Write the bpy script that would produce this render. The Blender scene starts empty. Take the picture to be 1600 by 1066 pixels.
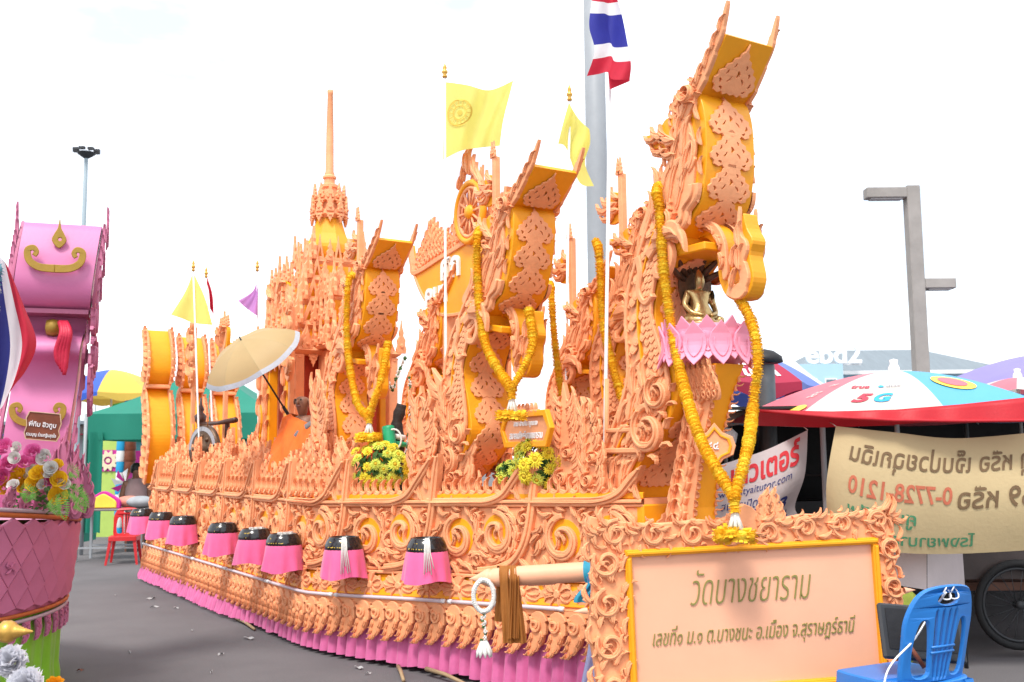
import bpy, math, random
from mathutils import Vector, Matrix, noise
from mathutils.geometry import tessellate_polygon
random.seed(7)
PI = math.pi
V = Vector
scn = bpy.context.scene
COL = scn.collection

# ---------------------------------------------------------------- camera
PITCH = math.atan(180 / 1600.0)
ROLL = 0.010
EYE = V((0, 0, 1.5))
cam_data = bpy.data.cameras.new('camera')
cam_data.sensor_width = 36.0
cam_data.lens = 36.0
cam_data.clip_end = 3000
cam_data.dof.use_dof = True
cam_data.dof.focus_distance = 6.6
cam_data.dof.aperture_fstop = 4.0
cam = bpy.data.objects.new('camera', cam_data)
COL.objects.link(cam)
_fw = V((0, math.cos(PITCH), math.sin(PITCH)))
_up0 = V((0, -math.sin(PITCH), math.cos(PITCH)))
_rt0 = V((1, 0, 0))
RT = _rt0 * math.cos(ROLL) - _up0 * math.sin(ROLL)
UP = _up0 * math.cos(ROLL) + _rt0 * math.sin(ROLL)
_m = Matrix((RT, UP, -_fw)).transposed().to_4x4()
_m.translation = EYE
cam.matrix_world = _m
scn.camera = cam

# ---------------------------------------------------------------- sky: bright overcast
world = bpy.data.worlds.new('World')
scn.world = world
world.use_nodes = True
wt = world.node_tree
wt.nodes.clear()
wo = wt.nodes.new('ShaderNodeOutputWorld')
bg = wt.nodes.new('ShaderNodeBackground')
bg.inputs['Strength'].default_value = 0.1
sky = wt.nodes.new('ShaderNodeTexSky')
sky.sky_type = 'NISHITA'
sky.sun_disc = False
SUN_EL, SUN_AZ = math.radians(58), math.radians(200)     # azimuth clockwise from +Y
sky.sun_elevation = SUN_EL
sky.sun_rotation = SUN_AZ
sky.air_density = 1.0
sky.dust_density = 2.0
tc = wt.nodes.new('ShaderNodeTexCoord')
mp = wt.nodes.new('ShaderNodeMapping')
mp.inputs['Scale'].default_value = (1.0, 1.0, 2.6)
mp.inputs['Location'].default_value = (5.1, 2.7, 1.20)
nz = wt.nodes.new('ShaderNodeTexNoise')
nz.inputs['Scale'].default_value = 2.6
nz.inputs['Detail'].default_value = 7
nz.inputs['Roughness'].default_value = 0.55
ramp = wt.nodes.new('ShaderNodeValToRGB')
ramp.color_ramp.elements[0].position = 0.36
ramp.color_ramp.elements[0].color = (0.40, 0.40, 0.40, 1)
ramp.color_ramp.elements[1].position = 0.58
ramp.color_ramp.elements[1].color = (1, 1, 1, 1)
mix = wt.nodes.new('ShaderNodeMix')
mix.data_type = 'RGBA'
mix.inputs['B'].default_value = (7.6, 7.75, 8.0, 1)
wt.links.new(tc.outputs['Generated'], mp.inputs['Vector'])
wt.links.new(mp.outputs['Vector'], nz.inputs['Vector'])
wt.links.new(nz.outputs['Fac'], ramp.inputs['Fac'])
wt.links.new(ramp.outputs['Color'], mix.inputs['Factor'])
wt.links.new(sky.outputs['Color'], mix.inputs['A'])
wt.links.new(mix.outputs['Result'], bg.inputs['Color'])
wt.links.new(bg.outputs['Background'], wo.inputs['Surface'])

sun_d = bpy.data.lights.new('sun', 'SUN')
sun_d.energy = 1.5
sun_d.angle = math.radians(14)
sun_d.color = (1.0, 0.96, 0.9)
sun = bpy.data.objects.new('sun', sun_d)
COL.objects.link(sun)
_sd = V((math.sin(SUN_AZ) * math.cos(SUN_EL), math.cos(SUN_AZ) * math.cos(SUN_EL), math.sin(SUN_EL)))
sun.rotation_euler = _sd.to_track_quat('Z', 'Y').to_euler()
sun.location = (0, -4, 12)

scn.view_settings.view_transform = 'Standard'
scn.view_settings.look = 'None'
scn.view_settings.gamma = 1
scn.view_settings.exposure = 1.28
scn.view_settings.use_curve_mapping = False

# ---------------------------------------------------------------- helpers
def ray(px, py):
    return _fw + RT * ((px - 800) / 1600) - UP * ((py - 533) / 1600)
def at(px, py, Y):
    r = ray(px, py)
    return EYE + r * (Y / r.y)
def atz(px, py, Z):
    r = ray(px, py)
    return EYE + r * ((Z - 1.5) / r.z)

def tag(o, label=None, cat=None, group=None, kind=None):
    if label: o['label'] = label
    if cat: o['category'] = cat
    if group: o['group'] = group
    if kind: o['kind'] = kind
    return o
def empty(name, M=None, loc=None):
    o = bpy.data.objects.new(name, None)
    COL.objects.link(o)
    o.empty_display_size = 0.1
    if M is not None: o.matrix_world = M
    elif loc is not None: o.location = loc
    return o
def inst(name, me, parent=None, M=None):
    o = bpy.data.objects.new(name, me)
    COL.objects.link(o)
    if parent: o.parent = parent
    if M is not None: o.matrix_local = M
    return o
def copy_tree(o, parent=None):
    c = o.copy()
    COL.objects.link(c)
    c.parent = parent
    c.matrix_parent_inverse = o.matrix_parent_inverse.copy()
    for ch in KIDS.get(o.name, []):
        copy_tree(ch, c)
    return c
KIDS = {}
def index_kids():
    KIDS.clear()
    for o in bpy.data.objects:
        if o.parent: KIDS.setdefault(o.parent.name, []).append(o)
def T(x, y, z): return Matrix.Translation((x, y, z))
def R(a, ax): return Matrix.Rotation(a, 4, ax)
def S(x, y=None, z=None):
    if y is None: y = z = x
    return Matrix.Diagonal((x, y, z, 1))
def frame(o, x, y, z):
    m = Matrix((V(x), V(y), V(z))).transposed().to_4x4()
    m.translation = V(o)
    return m

class MB:
    def __init__(s):
        s.v, s.f, s.m, s.s = [], [], [], []
    def add(s, vs, fs, mi=0, smooth=False):
        o = len(s.v)
        s.v.extend([tuple(p) for p in vs])
        for f in fs:
            s.f.append([i + o for i in f]); s.m.append(mi); s.s.append(smooth)
    def box(s, c, size, M=None, mi=0, bev=0.0):
        x, y, z = [a / 2 for a in size]
        c = V(c)
        if bev <= 0:
            vs = [V((sx * x, sy * y, sz * z)) for sz in (-1, 1) for sy in (-1, 1) for sx in (-1, 1)]
            fs = [(0, 2, 3, 1), (4, 5, 7, 6), (0, 1, 5, 4), (2, 6, 7, 3), (0, 4, 6, 2), (1, 3, 7, 5)]
        else:
            b = bev
            vs, fs = [], []
            rings = [(-z, b), (-z + b, 0), (z - b, 0), (z, b)]
            for zz, i in rings:
                for ax, ay in ((-x + i + (b if i == 0 else 0), -y + i), (x - i - (b if i == 0 else 0), -y + i), (x - i, -y + i + (b if i == 0 else 0)), (x - i, y - i - (b if i == 0 else 0)),
                               (x - i - (b if i == 0 else 0), y - i), (-x + i + (b if i == 0 else 0), y - i), (-x + i, y - i - (b if i == 0 else 0)), (-x + i, -y + i + (b if i == 0 else 0))):
                    vs.append(V((ax, ay, zz)))
            for k in range(3):
                for j in range(8):
                    fs.append((k * 8 + j, k * 8 + (j + 1) % 8, k * 8 + 8 + (j + 1) % 8, k * 8 + 8 + j))
            fs.append(tuple(reversed(range(8)))); fs.append(tuple(range(24, 32)))
        if M is not None: vs = [M @ (p + c) for p in vs]
        else: vs = [p + c for p in vs]
        s.add(vs, fs, mi)
    def tube(s, pts, r, n=8, mi=0, smooth=True, caps=True, closed=False):
        pts = [V(p) for p in pts]
        N = len(pts)
        rs = r if isinstance(r, (list, tuple)) else [r] * N
        vs, fs = [], []
        prev = None
        for i, p in enumerate(pts):
            if closed: t = pts[(i + 1) % N] - pts[i - 1]
            else: t = pts[min(i + 1, N - 1)] - pts[max(i - 1, 0)]
            t.normalize()
            if prev is None:
                a = V((0, 0, 1)) if abs(t.z) < 0.9 else V((1, 0, 0))
                u = t.cross(a).normalized()
            else:
                u = (prev - t * prev.dot(t)).normalized()
            prev = u
            w = t.cross(u)
            for k in range(n):
                a = 2 * PI * k / n
                vs.append(p + (u * math.cos(a) + w * math.sin(a)) * rs[i])
        for i in range(N if closed else N - 1):
            j = (i + 1) % N
            for k in range(n):
                fs.append((i * n + k, i * n + (k + 1) % n, j * n + (k + 1) % n, j * n + k))
        if caps and not closed:
            fs.append(tuple(reversed(range(n)))); fs.append(tuple(range((N - 1) * n, N * n)))
        s.add(vs, fs, mi, smooth)
    def lathe(s, prof, n=16, M=None, mi=0, smooth=True, a0=0.0, a1=2 * PI, sq=False):
        full = abs(a1 - a0 - 2 * PI) < 1e-6
        cols = n if full else n + 1
        vs, fs = [], []
        for r, z in prof:
            for k in range(cols):
                a = a0 + (a1 - a0) * k / n
                p = V((r * math.cos(a), r * math.sin(a), z))
                vs.append(M @ p if M is not None else p)
        for i in range(len(prof) - 1):
            for k in range(n):
                k2 = (k + 1) % cols
                fs.append((i * cols + k, i * cols + k2, (i + 1) * cols + k2, (i + 1) * cols + k))
        s.add(vs, fs, mi, smooth)
    def grid(s, f, nu, nv, mi=0, smooth=True, mf=None):
        vs = [f(i / nu, j / nv) for j in range(nv + 1) for i in range(nu + 1)]
        o = len(s.v)
        s.v.extend([tuple(p) for p in vs])
        for j in range(nv):
            for i in range(nu):
                a = o + j * (nu + 1) + i
                s.f.append([a, a + 1, a + nu + 2, a + nu + 1])
                s.m.append(mf(i / nu, j / nv) if mf else mi); s.s.append(smooth)
    def plate(s, loops, h0, h1, bev=0.004, f=None, mi=0, back=False):
        if f is None: f = lambda x, y, h: V((x, y, h))
        loops = [list(l) for l in loops]
        for k, l in enumerate(loops):
            ar = sum(l[i - 1][0] * l[i][1] - l[i][0] * l[i - 1][1] for i in range(len(l)))
            if (ar > 0) != (k == 0): l.reverse()
        tris = tessellate_polygon([[V((x, y, 0)) for x, y in l] for l in loops])
        allp = [p for l in loops for p in l]
        n = len(allp)
        ins = []
        for l in loops:
            m = len(l)
            for i in range(m):
                a, b, c = V(l[i - 1]), V(l[i]), V(l[(i + 1) % m])
                d1 = (b - a); d2 = (c - b)
                if d1.length > 1e-9: d1.normalize()
                if d2.length > 1e-9: d2.normalize()
                nn = V((-d1.y - d2.y, d1.x + d2.x))
                L = nn.length
                if L > 1e-6: nn = nn / L
                q = b + nn * bev * min(1.5, 2 / max(L, 0.8))
                ins.append((q.x, q.y))
        vs = [f(x, y, h0) for x, y in allp] + [f(x, y, h1 - bev) for x, y in allp] + [f(x, y, h1) for x, y in ins]
        fs = []
        for t in tris:
            a, b, c = [allp[i] for i in t]
            cr = (b[0] - a[0]) * (c[1] - a[1]) - (b[1] - a[1]) * (c[0] - a[0])
            t = tuple(t) if cr > 0 else tuple(reversed(t))
            fs.append(tuple(i + 2 * n for i in t))
            if back: fs.append(tuple(reversed(t)))
        o = 0
        for l in loops:
            m = len(l)
            for i in range(m):
                j = (i + 1) % m
                fs.append((o + i, o + j, n + o + j, n + o + i))
                fs.append((n + o + i, n + o + j, 2 * n + o + j, 2 * n + o + i))
            o += m
        s.add(vs, fs, mi)
    def mesh(s, name, mats):
        me = bpy.data.meshes.new(name)
        me.from_pydata(s.v, [], s.f)
        if not isinstance(mats, (list, tuple)): mats = [mats]
        for m in mats: me.materials.append(m)
        me.polygons.foreach_set('material_index', s.m)
        me.polygons.foreach_set('use_smooth', s.s)
        me.update()
        return me
    def build(s, name, mats, parent=None, M=None):
        return inst(name, s.mesh(name, mats), parent, M)

def cat(pts, n=6, closed=False):
    P = [V(p) for p in pts]
    N = len(P)
    out = []
    for i in range(N if closed else N - 1):
        if closed: p0, p1, p2, p3 = P[i - 1], P[i], P[(i + 1) % N], P[(i + 2) % N]
        else: p0, p1, p2, p3 = P[max(i - 1, 0)], P[i], P[i + 1], P[min(i + 2, N - 1)]
        for k in range(n):
            t = k / n
            out.append(0.5 * ((2 * p1) + (p2 - p0) * t + (2 * p0 - 5 * p1 + 4 * p2 - p3) * t * t + (3 * p1 - p0 - 3 * p2 + p3) * t ** 3))
    if not closed: out.append(P[-1])
    return out
def ribbon(c, wl, wr=None):
    c = [V((p[0], p[1])) for p in c]
    n = len(c)
    wr = wr or wl
    L, Rr = [], []
    for i in range(n):
        t = c[min(i + 1, n - 1)] - c[max(i - 1, 0)]
        if t.length > 1e-9: t.normalize()
        nn = V((-t.y, t.x))
        tt = i / (n - 1)
        a, b = wl(tt), wr(tt)
        L.append(c[i] + nn * a); Rr.append(c[i] - nn * b)
    loop = L + Rr[::-1]
    out = []
    for p in loop:
        if not out or (V(out[-1]) - p).length > 1e-5: out.append((p.x, p.y))
    if (V(out[0]) - V(out[-1])).length < 1e-5: out.pop()
    return out
def resample(path, n):
    P = [V(p) for p in path]
    d = [0]
    for i in range(1, len(P)): d.append(d[-1] + (P[i] - P[i - 1]).length)
    out = []
    j = 0
    for k in range(n):
        t = d[-1] * k / (n - 1)
        while j < len(P) - 2 and d[j + 1] < t: j += 1
        q = (t - d[j]) / max(1e-9, d[j + 1] - d[j])
        out.append(P[j].lerp(P[j + 1], min(1, max(0, q))))
    return out
def lerp(a, b, t): return a + (b - a) * t

# ---------------------------------------------------------------- materials
MATS = {}
def mat(name, col, rough=0.6, var=0.12, scale=9.0, bump=0.15, bscale=60.0, metal=0.0, spec=0.4, orand=0.0, dirt=0.0, dirtcol=(0.2, 0.13, 0.08), trans=0.0, sheen=0.0, stretch=None):
    m = bpy.data.materials.new(name)
    m.use_nodes = True
    nt = m.node_tree
    b = nt.nodes['Principled BSDF']
    b.inputs['Roughness'].default_value = rough
    b.inputs['Metallic'].default_value = metal
    b.inputs['Specular IOR Level'].default_value = spec
    if sheen: b.inputs['Sheen Weight'].default_value = sheen
    t = nt.nodes.new('ShaderNodeTexCoord')
    src = t.outputs['Object']
    if stretch:
        mpn = nt.nodes.new('ShaderNodeMapping'); mpn.inputs['Scale'].default_value = stretch
        nt.links.new(src, mpn.inputs['Vector']); src = mpn.outputs['Vector']
    n = nt.nodes.new('ShaderNodeTexNoise')
    n.inputs['Scale'].default_value = scale; n.inputs['Detail'].default_value = 5; n.inputs['Roughness'].default_value = 0.6
    nt.links.new(src, n.inputs['Vector'])
    r = nt.nodes.new('ShaderNodeMapRange')
    r.inputs['From Min'].default_value = 0.25; r.inputs['From Max'].default_value = 0.75
    r.inputs['To Min'].default_value = 1 - var; r.inputs['To Max'].default_value = 1 + var
    nt.links.new(n.outputs['Fac'], r.inputs['Value'])
    val = r.outputs['Result']
    if orand:
        oi = nt.nodes.new('ShaderNodeObjectInfo')
        r2 = nt.nodes.new('ShaderNodeMapRange')
        r2.inputs['To Min'].default_value = 1 - orand; r2.inputs['To Max'].default_value = 1 + orand
        nt.links.new(oi.outputs['Random'], r2.inputs['Value'])
        mu = nt.nodes.new('ShaderNodeMath'); mu.operation = 'MULTIPLY'
        nt.links.new(val, mu.inputs[0]); nt.links.new(r2.outputs['Result'], mu.inputs[1])
        val = mu.outputs[0]
    vm = nt.nodes.new('ShaderNodeVectorMath'); vm.operation = 'SCALE'
    vm.inputs[0].default_value = col[:3]
    nt.links.new(val, vm.inputs['Scale'])
    cout = vm.outputs['Vector']
    if dirt:
        n3 = nt.nodes.new('ShaderNodeTexNoise')
        n3.inputs['Scale'].default_value = scale * 0.55; n3.inputs['Detail'].default_value = 8; n3.inputs['Roughness'].default_value = 0.7
        nt.links.new(t.outputs['Object'], n3.inputs['Vector'])
        rr = nt.nodes.new('ShaderNodeMapRange')
        rr.inputs['From Min'].default_value = 0.55; rr.inputs['From Max'].default_value = 0.72; rr.inputs['To Max'].default_value = dirt
        nt.links.new(n3.outputs['Fac'], rr.inputs['Value'])
        mx = nt.nodes.new('ShaderNodeMix'); mx.data_type = 'RGBA'
        mx.inputs['B'].default_value = (*dirtcol, 1)
        nt.links.new(rr.outputs['Result'], mx.inputs['Factor']); nt.links.new(cout, mx.inputs['A'])
        cout = mx.outputs['Result']
    nt.links.new(cout, b.inputs['Base Color'])
    if bump:
        n2 = nt.nodes.new('ShaderNodeTexNoise')
        n2.inputs['Scale'].default_value = bscale; n2.inputs['Detail'].default_value = 4
        nt.links.new(src, n2.inputs['Vector'])
        bp = nt.nodes.new('ShaderNodeBump')
        bp.inputs['Strength'].default_value = bump; bp.inputs['Distance'].default_value = 0.01
        nt.links.new(n2.outputs['Fac'], bp.inputs['Height'])
        nt.links.new(bp.outputs['Normal'], b.inputs['Normal'])
    if trans:
        tr = nt.nodes.new('ShaderNodeBsdfTranslucent')
        nt.links.new(cout, tr.inputs['Color'])
        ms = nt.nodes.new('ShaderNodeMixShader'); ms.inputs[0].default_value = trans
        out = nt.nodes['Material Output']
        nt.links.new(b.outputs[0], ms.inputs[1]); nt.links.new(tr.outputs[0], ms.inputs[2]); nt.links.new(ms.outputs[0], out.inputs['Surface'])
    MATS[name] = m
    return m

CORAL = mat('coral paint', (0.82, 0.352, 0.165), 0.58, 0.14, 7, 0.28, 34, orand=0.07, dirt=0.16, dirtcol=(0.42, 0.16, 0.09))
YEL = mat('marigold paint', (0.84, 0.345, 0.008), 0.45, 0.09, 4, 0.10, 30, dirt=0.16, dirtcol=(0.6, 0.25, 0.02))
PINKL = mat('lotus pink paint', (0.86, 0.30, 0.42), 0.5, 0.06, 8, 0.05)
SKIRT = mat('pink satin cloth', (0.66, 0.135, 0.33), 0.55, 0.10, 14, 0.2, 220, spec=0.4, sheen=0.3, trans=0.1)
HOTP = mat('hot pink cloth', (0.85, 0.13, 0.33), 0.6, 0.08, 14, 0.2, 200, orand=0.05, sheen=0.3, trans=0.12)
BOWL = mat('black enamel', (0.012, 0.012, 0.014), 0.16, 0.2, 8, 0.03, spec=0.6)
GOLD = mat('gold paint', (0.62, 0.36, 0.08), 0.35, 0.12, 20, 0.1, 60, metal=0.75)
GOLDT = mat('gold lettering', (0.62, 0.42, 0.05), 0.5, 0.1, 20, 0)
BRASS = mat('old brass', (0.50, 0.36, 0.16), 0.32, 0.25, 30, 0.2, 90, metal=0.85, dirt=0.4, dirtcol=(0.07, 0.045, 0.03))
BRONZE = mat('dark bronze', (0.10, 0.055, 0.03), 0.42, 0.3, 25, 0.3, 60, metal=0.4)
WHITE = mat('white paint', (0.78, 0.78, 0.78), 0.4, 0.05, 6, 0.03)
TUBE = mat('fluorescent tube glass', (0.62, 0.52, 0.55), 0.25, 0.04, 10, 0.0)
WOODD = mat('dark varnished wood', (0.06, 0.022, 0.014), 0.32, 0.3, 12, 0.2, 80, stretch=(1, 1, 6))
WOODR = mat('brown sign wood', (0.17, 0.045, 0.02), 0.45, 0.3, 10, 0.2, 60)
MARI = mat('marigold petals', (0.94, 0.54, 0.015), 0.75, 0.14, 90, 0.4, 200, orand=0.10, trans=0.15)
MARIL = mat('pale marigold petals', (0.95, 0.66, 0.04), 0.75, 0.14, 90, 0.4, 200, orand=0.10, trans=0.15)
WHF = mat('white blossom', (0.80, 0.80, 0.76), 0.7, 0.08, 60, 0.3, 120, trans=0.2)
CHRY = mat('yellow chrysanthemum petals', (0.86, 0.74, 0.05), 0.7, 0.12, 60, 0.2, 120, orand=0.10, trans=0.2)
CHRG = mat('lime chrysanthemum petals', (0.66, 0.72, 0.10), 0.7, 0.12, 60, 0.2, 120, orand=0.1, trans=0.2)
CHRC = mat('flower heart', (0.55, 0.36, 0.02), 0.8, 0.2, 90, 0.3, 150)
LEAFG = mat('green leaves', (0.06, 0.16, 0.035), 0.55, 0.3, 20, 0.2, 60, trans=0.2)
ROBE = mat('saffron robe', (0.80, 0.14, 0.015), 0.75, 0.12, 12, 0.3, 90)
ROBEB = mat('brown monk cloth', (0.30, 0.105, 0.016), 0.8, 0.14, 12, 0.3, 160)
SKIN = mat('tanned skin', (0.22, 0.10, 0.06), 0.5, 0.1, 20, 0.1, 80)
HAIR = mat('black hair', (0.015, 0.012, 0.01), 0.5, 0.2, 40, 0.3, 120)
GREYP = mat('galvanised steel', (0.29, 0.31, 0.33), 0.5, 0.07, 3, 0.06, 30, spec=0.4)
CONC = mat('weathered concrete', (0.30, 0.28, 0.26), 0.85, 0.16, 3, 0.3, 60, dirt=0.35, dirtcol=(0.14, 0.125, 0.11))
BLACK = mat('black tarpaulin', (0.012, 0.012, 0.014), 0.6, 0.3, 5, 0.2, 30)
DARKM = mat('dark metal', (0.03, 0.032, 0.036), 0.5, 0.2, 10, 0.1, 40)
BLUEP = mat('blue moulded plastic', (0.018, 0.18, 0.55), 0.38, 0.06, 8, 0.03, 200, spec=0.5, dirt=0.12, dirtcol=(0.06, 0.18, 0.36))
REDP = mat('red moulded plastic', (0.50, 0.015, 0.02), 0.4, 0.06, 8, 0.03)
# ---------------------------------------------------------------- ground
def asphalt():
    m = mat('asphalt', (0.125, 0.118, 0.122), 0.9, 0.20, 0.7, 0.6, 150, spec=0.25, dirt=0.5, dirtcol=(0.165, 0.158, 0.158))
    nt = m.node_tree
    b = nt.nodes['Principled BSDF']
    src = b.inputs['Base Color'].links[0].from_socket
    t = nt.nodes.new('ShaderNodeTexCoord')
    n = nt.nodes.new('ShaderNodeTexNoise'); n.inputs['Scale'].default_value = 140; n.inputs['Detail'].default_value = 3
    nt.links.new(t.outputs['Object'], n.inputs['Vector'])
    r = nt.nodes.new('ShaderNodeMapRange'); r.inputs['From Min'].default_value = 0.3; r.inputs['From Max'].default_value = 0.7
    r.inputs['To Min'].default_value = 0.72; r.inputs['To Max'].default_value = 1.3
    nt.links.new(n.outputs['Fac'], r.inputs['Value'])
    vm = nt.nodes.new('ShaderNodeVectorMath'); vm.operation = 'SCALE'
    nt.links.new(src, vm.inputs[0]); nt.links.new(r.outputs['Result'], vm.inputs['Scale'])
    nt.links.new(vm.outputs['Vector'], b.inputs['Base Color'])
    return m
g = MB()
def gf(a, b):
    x = -400 + 800 * a; y = -60 + 900 * b
    z = 0.0
    return V((x, y, z))
g.grid(gf, 40, 40, smooth=True)
tag(g.build('ground', asphalt()), kind='structure')

# ---------------------------------------------------------------- carved ornament shapes (unit size, x/y in the board, z proud)
def saw(t, n): return (t * n) % 1.0
def env(t, p=0.7): return max(0.0, math.sin(PI * min(1.0, t ** p)))
def spiral(cx, cy, R0, R1, turns, a0, d=1, n=40):
    return [(cx + lerp(R0, R1, (i / n) ** 0.85) * math.cos(a0 + d * 2 * PI * turns * i / n), cy + lerp(R0, R1, (i / n) ** 0.85) * math.sin(a0 + d * 2 * PI * turns * i / n)) for i in range(n + 1)]
def circ(cx, cy, r, n=14): return [(cx + r * math.cos(2 * PI * i / n), cy + r * math.sin(2 * PI * i / n)) for i in range(n)]
def leaf_loop(c, W, nn=3, p=0.7, right=0.55, k=0.34):
    cc = [(q.x, q.y) for q in resample(cat([(*a, 0) for a in c], 6), 8 * nn + 1)]
    return ribbon(cc, lambda t: W * env(t, p) * (1 - k + k * saw(t * 0.98, nn)), lambda t: W * right * env(t, p))
def addmb(dst, src, M, mi=None):
    o = len(dst.v)
    dst.v.extend([tuple(M @ V(p)) for p in src.v])
    flip = M.determinant() < 0
    for f, m, sm in zip(src.f, src.m, src.s):
        ff = [i + o for i in f]
        if flip: ff.reverse()
        dst.f.append(ff); dst.m.append(m if mi is None else mi); dst.s.append(sm)

def orn_leaf():
    b = MB()
    c = [(0, 0), (.28, .10), (.58, .13), (.84, .04), (1, -.16)]
    b.plate([leaf_loop(c, .22, 3)], 0, .14, .03)
    b.plate([leaf_loop([(.06, .02), (.3, .11), (.58, .14), (.8, .06)], .09, 2, right=.8)], .13, .20, .02)
    return b
def orn_scroll():
    b = MB()
    sp = spiral(0, 0, .5, .19, 1.12, PI * .5)
    b.plate([ribbon(sp, lambda t: .055 + .045 * math.sin(PI * min(1, t * 1.1)))], 0, .17, .025)
    b.plate([ribbon(sp[3:], lambda t: .028)], .16, .22, .015)
    ex, ey = sp[-1]
    b.plate([circ(ex * .80, ey * .80, .085)], 0, .22, .035)
    a_ = math.atan2(ey, ex)
    for (da, r_, s_, rot) in ((.5, .10, .30, 2.4), (-.7, .05, .26, 2.9), (1.9, .12, .24, 2.0)):
        addmb(b, LEAF, T(ex * .55 + r_ * math.cos(a_ + da), ey * .55 + r_ * math.sin(a_ + da), 0) @ R(a_ + rot, 'Z') @ S(s_, s_, 1.0))
    for a in (0.1, .75, 1.4, 2.05, 2.7, 3.4, 4.1):
        x, y = .60 * math.cos(PI * .5 + a * 1.15), .60 * math.sin(PI * .5 + a * 1.15)
        M = T(x * .86, y * .86, 0) @ R(PI * .5 + a * 1.15 + 1.1, 'Z') @ S(.27, .32, .8)
        addmb(b, LEAF, M)
    return b
def orn_flame():
    b = MB()
    c = [(0, 0), (.06, .22), (.02, .48), (-.03, .72), (.10, 1.0)]
    b.plate([leaf_loop(c, .25, 4, .5, .85, .30)], -.03, .06, .014, back=True)
    sp = spiral(.05, .17, .13, .04, 1.2, PI * .5)
    b.plate([ribbon(sp, lambda t: .026)], .05, .12, .012)
    for (x, y, a, sc) in ((-.16, .14, 1.75, .26), (.17, .2, 1.25, .26), (-.13, .34, 1.8, .26), (.13, .4, 1.35, .26), (-.09, .55, 1.75, .24), (.07, .6, 1.5, .24), (0, .78, 1.35, .2)):
        addmb(b, LEAF, T(x, y, .045) @ R(a, 'Z') @ S(sc, sc if x < 0 else -sc, .35))
    return b
def orn_fringe():
    b = MB()
    c = [(.10, .08), (.17, -.2), (.15, -.5), (.0, -.78), (-.22, -1.0)]
    b.plate([leaf_loop(c, .27, 5, .45, .95, .22)], -.03, .08, .015, back=True)
    sp = spiral(.08, -.24, .17, .05, 1.3, PI * .2, -1)
    b.plate([ribbon(sp, lambda t: .032)], .07, .14, .012)
    for (x, y, a, sc) in ((.27, -.35, -1.9, .34), (-.03, -.42, -2.1, .3), (.19, -.6, -2.1, .32), (-.08, -.62, -2.2, .28), (.04, -.78, -2.3, .26), (-.12, -.84, -2.4, .2), (-.08, -.05, -1.2, .22)):
        addmb(b, LEAF, T(x, y, .065) @ R(a, 'Z') @ S(sc, sc, .45))
    return b
def orn_comma():
    b = MB()
    c = [(-.35, .12), (.0, .02), (.28, .18), (.25, .5), (.32, .78), (.55, 1.0)]
    cc = resample(cat([(*a, 0) for a in c], 6), 26)
    b.plate([ribbon(cc, lambda t: .16 * (1 - t) ** .6 + .004, lambda t: .16 * (1 - t) ** .6 + .004)], -.05, .13, .025, back=True)
    b.plate([ribbon(cc[2:-5], lambda t: .06 * (1 - t * .7))], .12, .2, .02)
    return b
def orn_rosette():
    b = MB()
    b.plate([[(.5 * math.cos(a) * (1 + .10 * math.cos(6 * a)), .26 * math.sin(a) * (1 + .16 * math.cos(8 * a))) for a in [2 * PI * i / 48 for i in range(48)]], circ(-.1, .0, .045, 8)], 0, .045, .01)
    for k in range(10):
        a = 2 * PI * k / 10
        addmb(b, LEAF, T(.13 * math.cos(a), .07 * math.sin(a), .04) @ R(math.atan2(.5 * math.sin(a), math.cos(a)), 'Z') @ S(.30, .20 * (1 if math.sin(a) > 0 else -1), .3))
    b.plate([circ(0, 0, .10, 12)], .04, .11, .03)
    return b
def orn_spade(slots=True):
    # broad leaf ornament with cut slots, height 1, width ~.95, pointed at the top
    b = MB()
    half = [(0, 1.0), (.03, .86), (.09, .78), (.10, .72), (.19, .68), (.21, .60), (.31, .55), (.32, .47), (.42, .42), (.42, .33), (.475, .27), (.46, .17), (.40, .13), (.41, .06), (.30, .02), (.22, .06), (.17, .0), (.08, .04), (0, .01)]
    loop = half + [(-x, y) for x, y in half[1:-1][::-1]]
    holes = []
    def slot(x, y, a, l, w):
        pts = []
        for i in range(8):
            t = 2 * PI * i / 8
            px, py = l * math.cos(t), w * math.sin(t) + .6 * w * math.cos(2 * t)
            pts.append((x + px * math.cos(a) - py * math.sin(a), y + px * math.sin(a) + py * math.cos(a)))
        return pts
    if slots:
        for sx in (-1, 1):
            for (x, y, a, l, w) in ((.33, .24, 1.25, .055, .022), (.25, .42, 1.9, .05, .018), (.13, .56, 1.9, .05, .015), (.14, .28, 2.2, .07, .014), (.26, .11, .5, .045, .018)):
                holes.append(slot(sx * x, y, a if sx > 0 else PI - a, l, w))
        holes.append(slot(0, .40, PI / 2, .07, .03))
    b.plate([loop] + holes, 0, .05, .012)
    return b
def orn_scale():
    b = MB()
    half = [(0, -.62), (.16, -.50), (.36, -.30), (.48, -.02), (.46, .25), (.34, .42)]
    loop = half + [(-x, y) for x, y in half[1:][::-1]]
    f = lambda x, y, h: V((x, y, h + (.30 - y) * .30))
    b.plate([loop], -.1, .12, .05, f)
    in_ = [(x * .5, y * .55 - .05) for x, y in loop]
    b.plate([in_], .1, .17, .03, f)
    return b
def orn_eave():
    # slim upright antefix
    b = MB()
    half = [(.0, 1.0), (.03, .78), (.09, .62), (.07, .52), (.16, .40), (.14, .26), (.2, .12), (.17, 0)]
    b.plate([half + [(-x, y) for x, y in half[1:][::-1]]], -.04, .05, .012, back=True)
    b.plate([circ(0, .22, .07, 8)], .04, .1, .02)
    return b
LEAF = orn_leaf()
ORN = {'leaf': LEAF}
ORN['scroll'] = orn_scroll(); ORN['flame'] = orn_flame(); ORN['fringe'] = orn_fringe(); ORN['comma'] = orn_comma()
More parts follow.
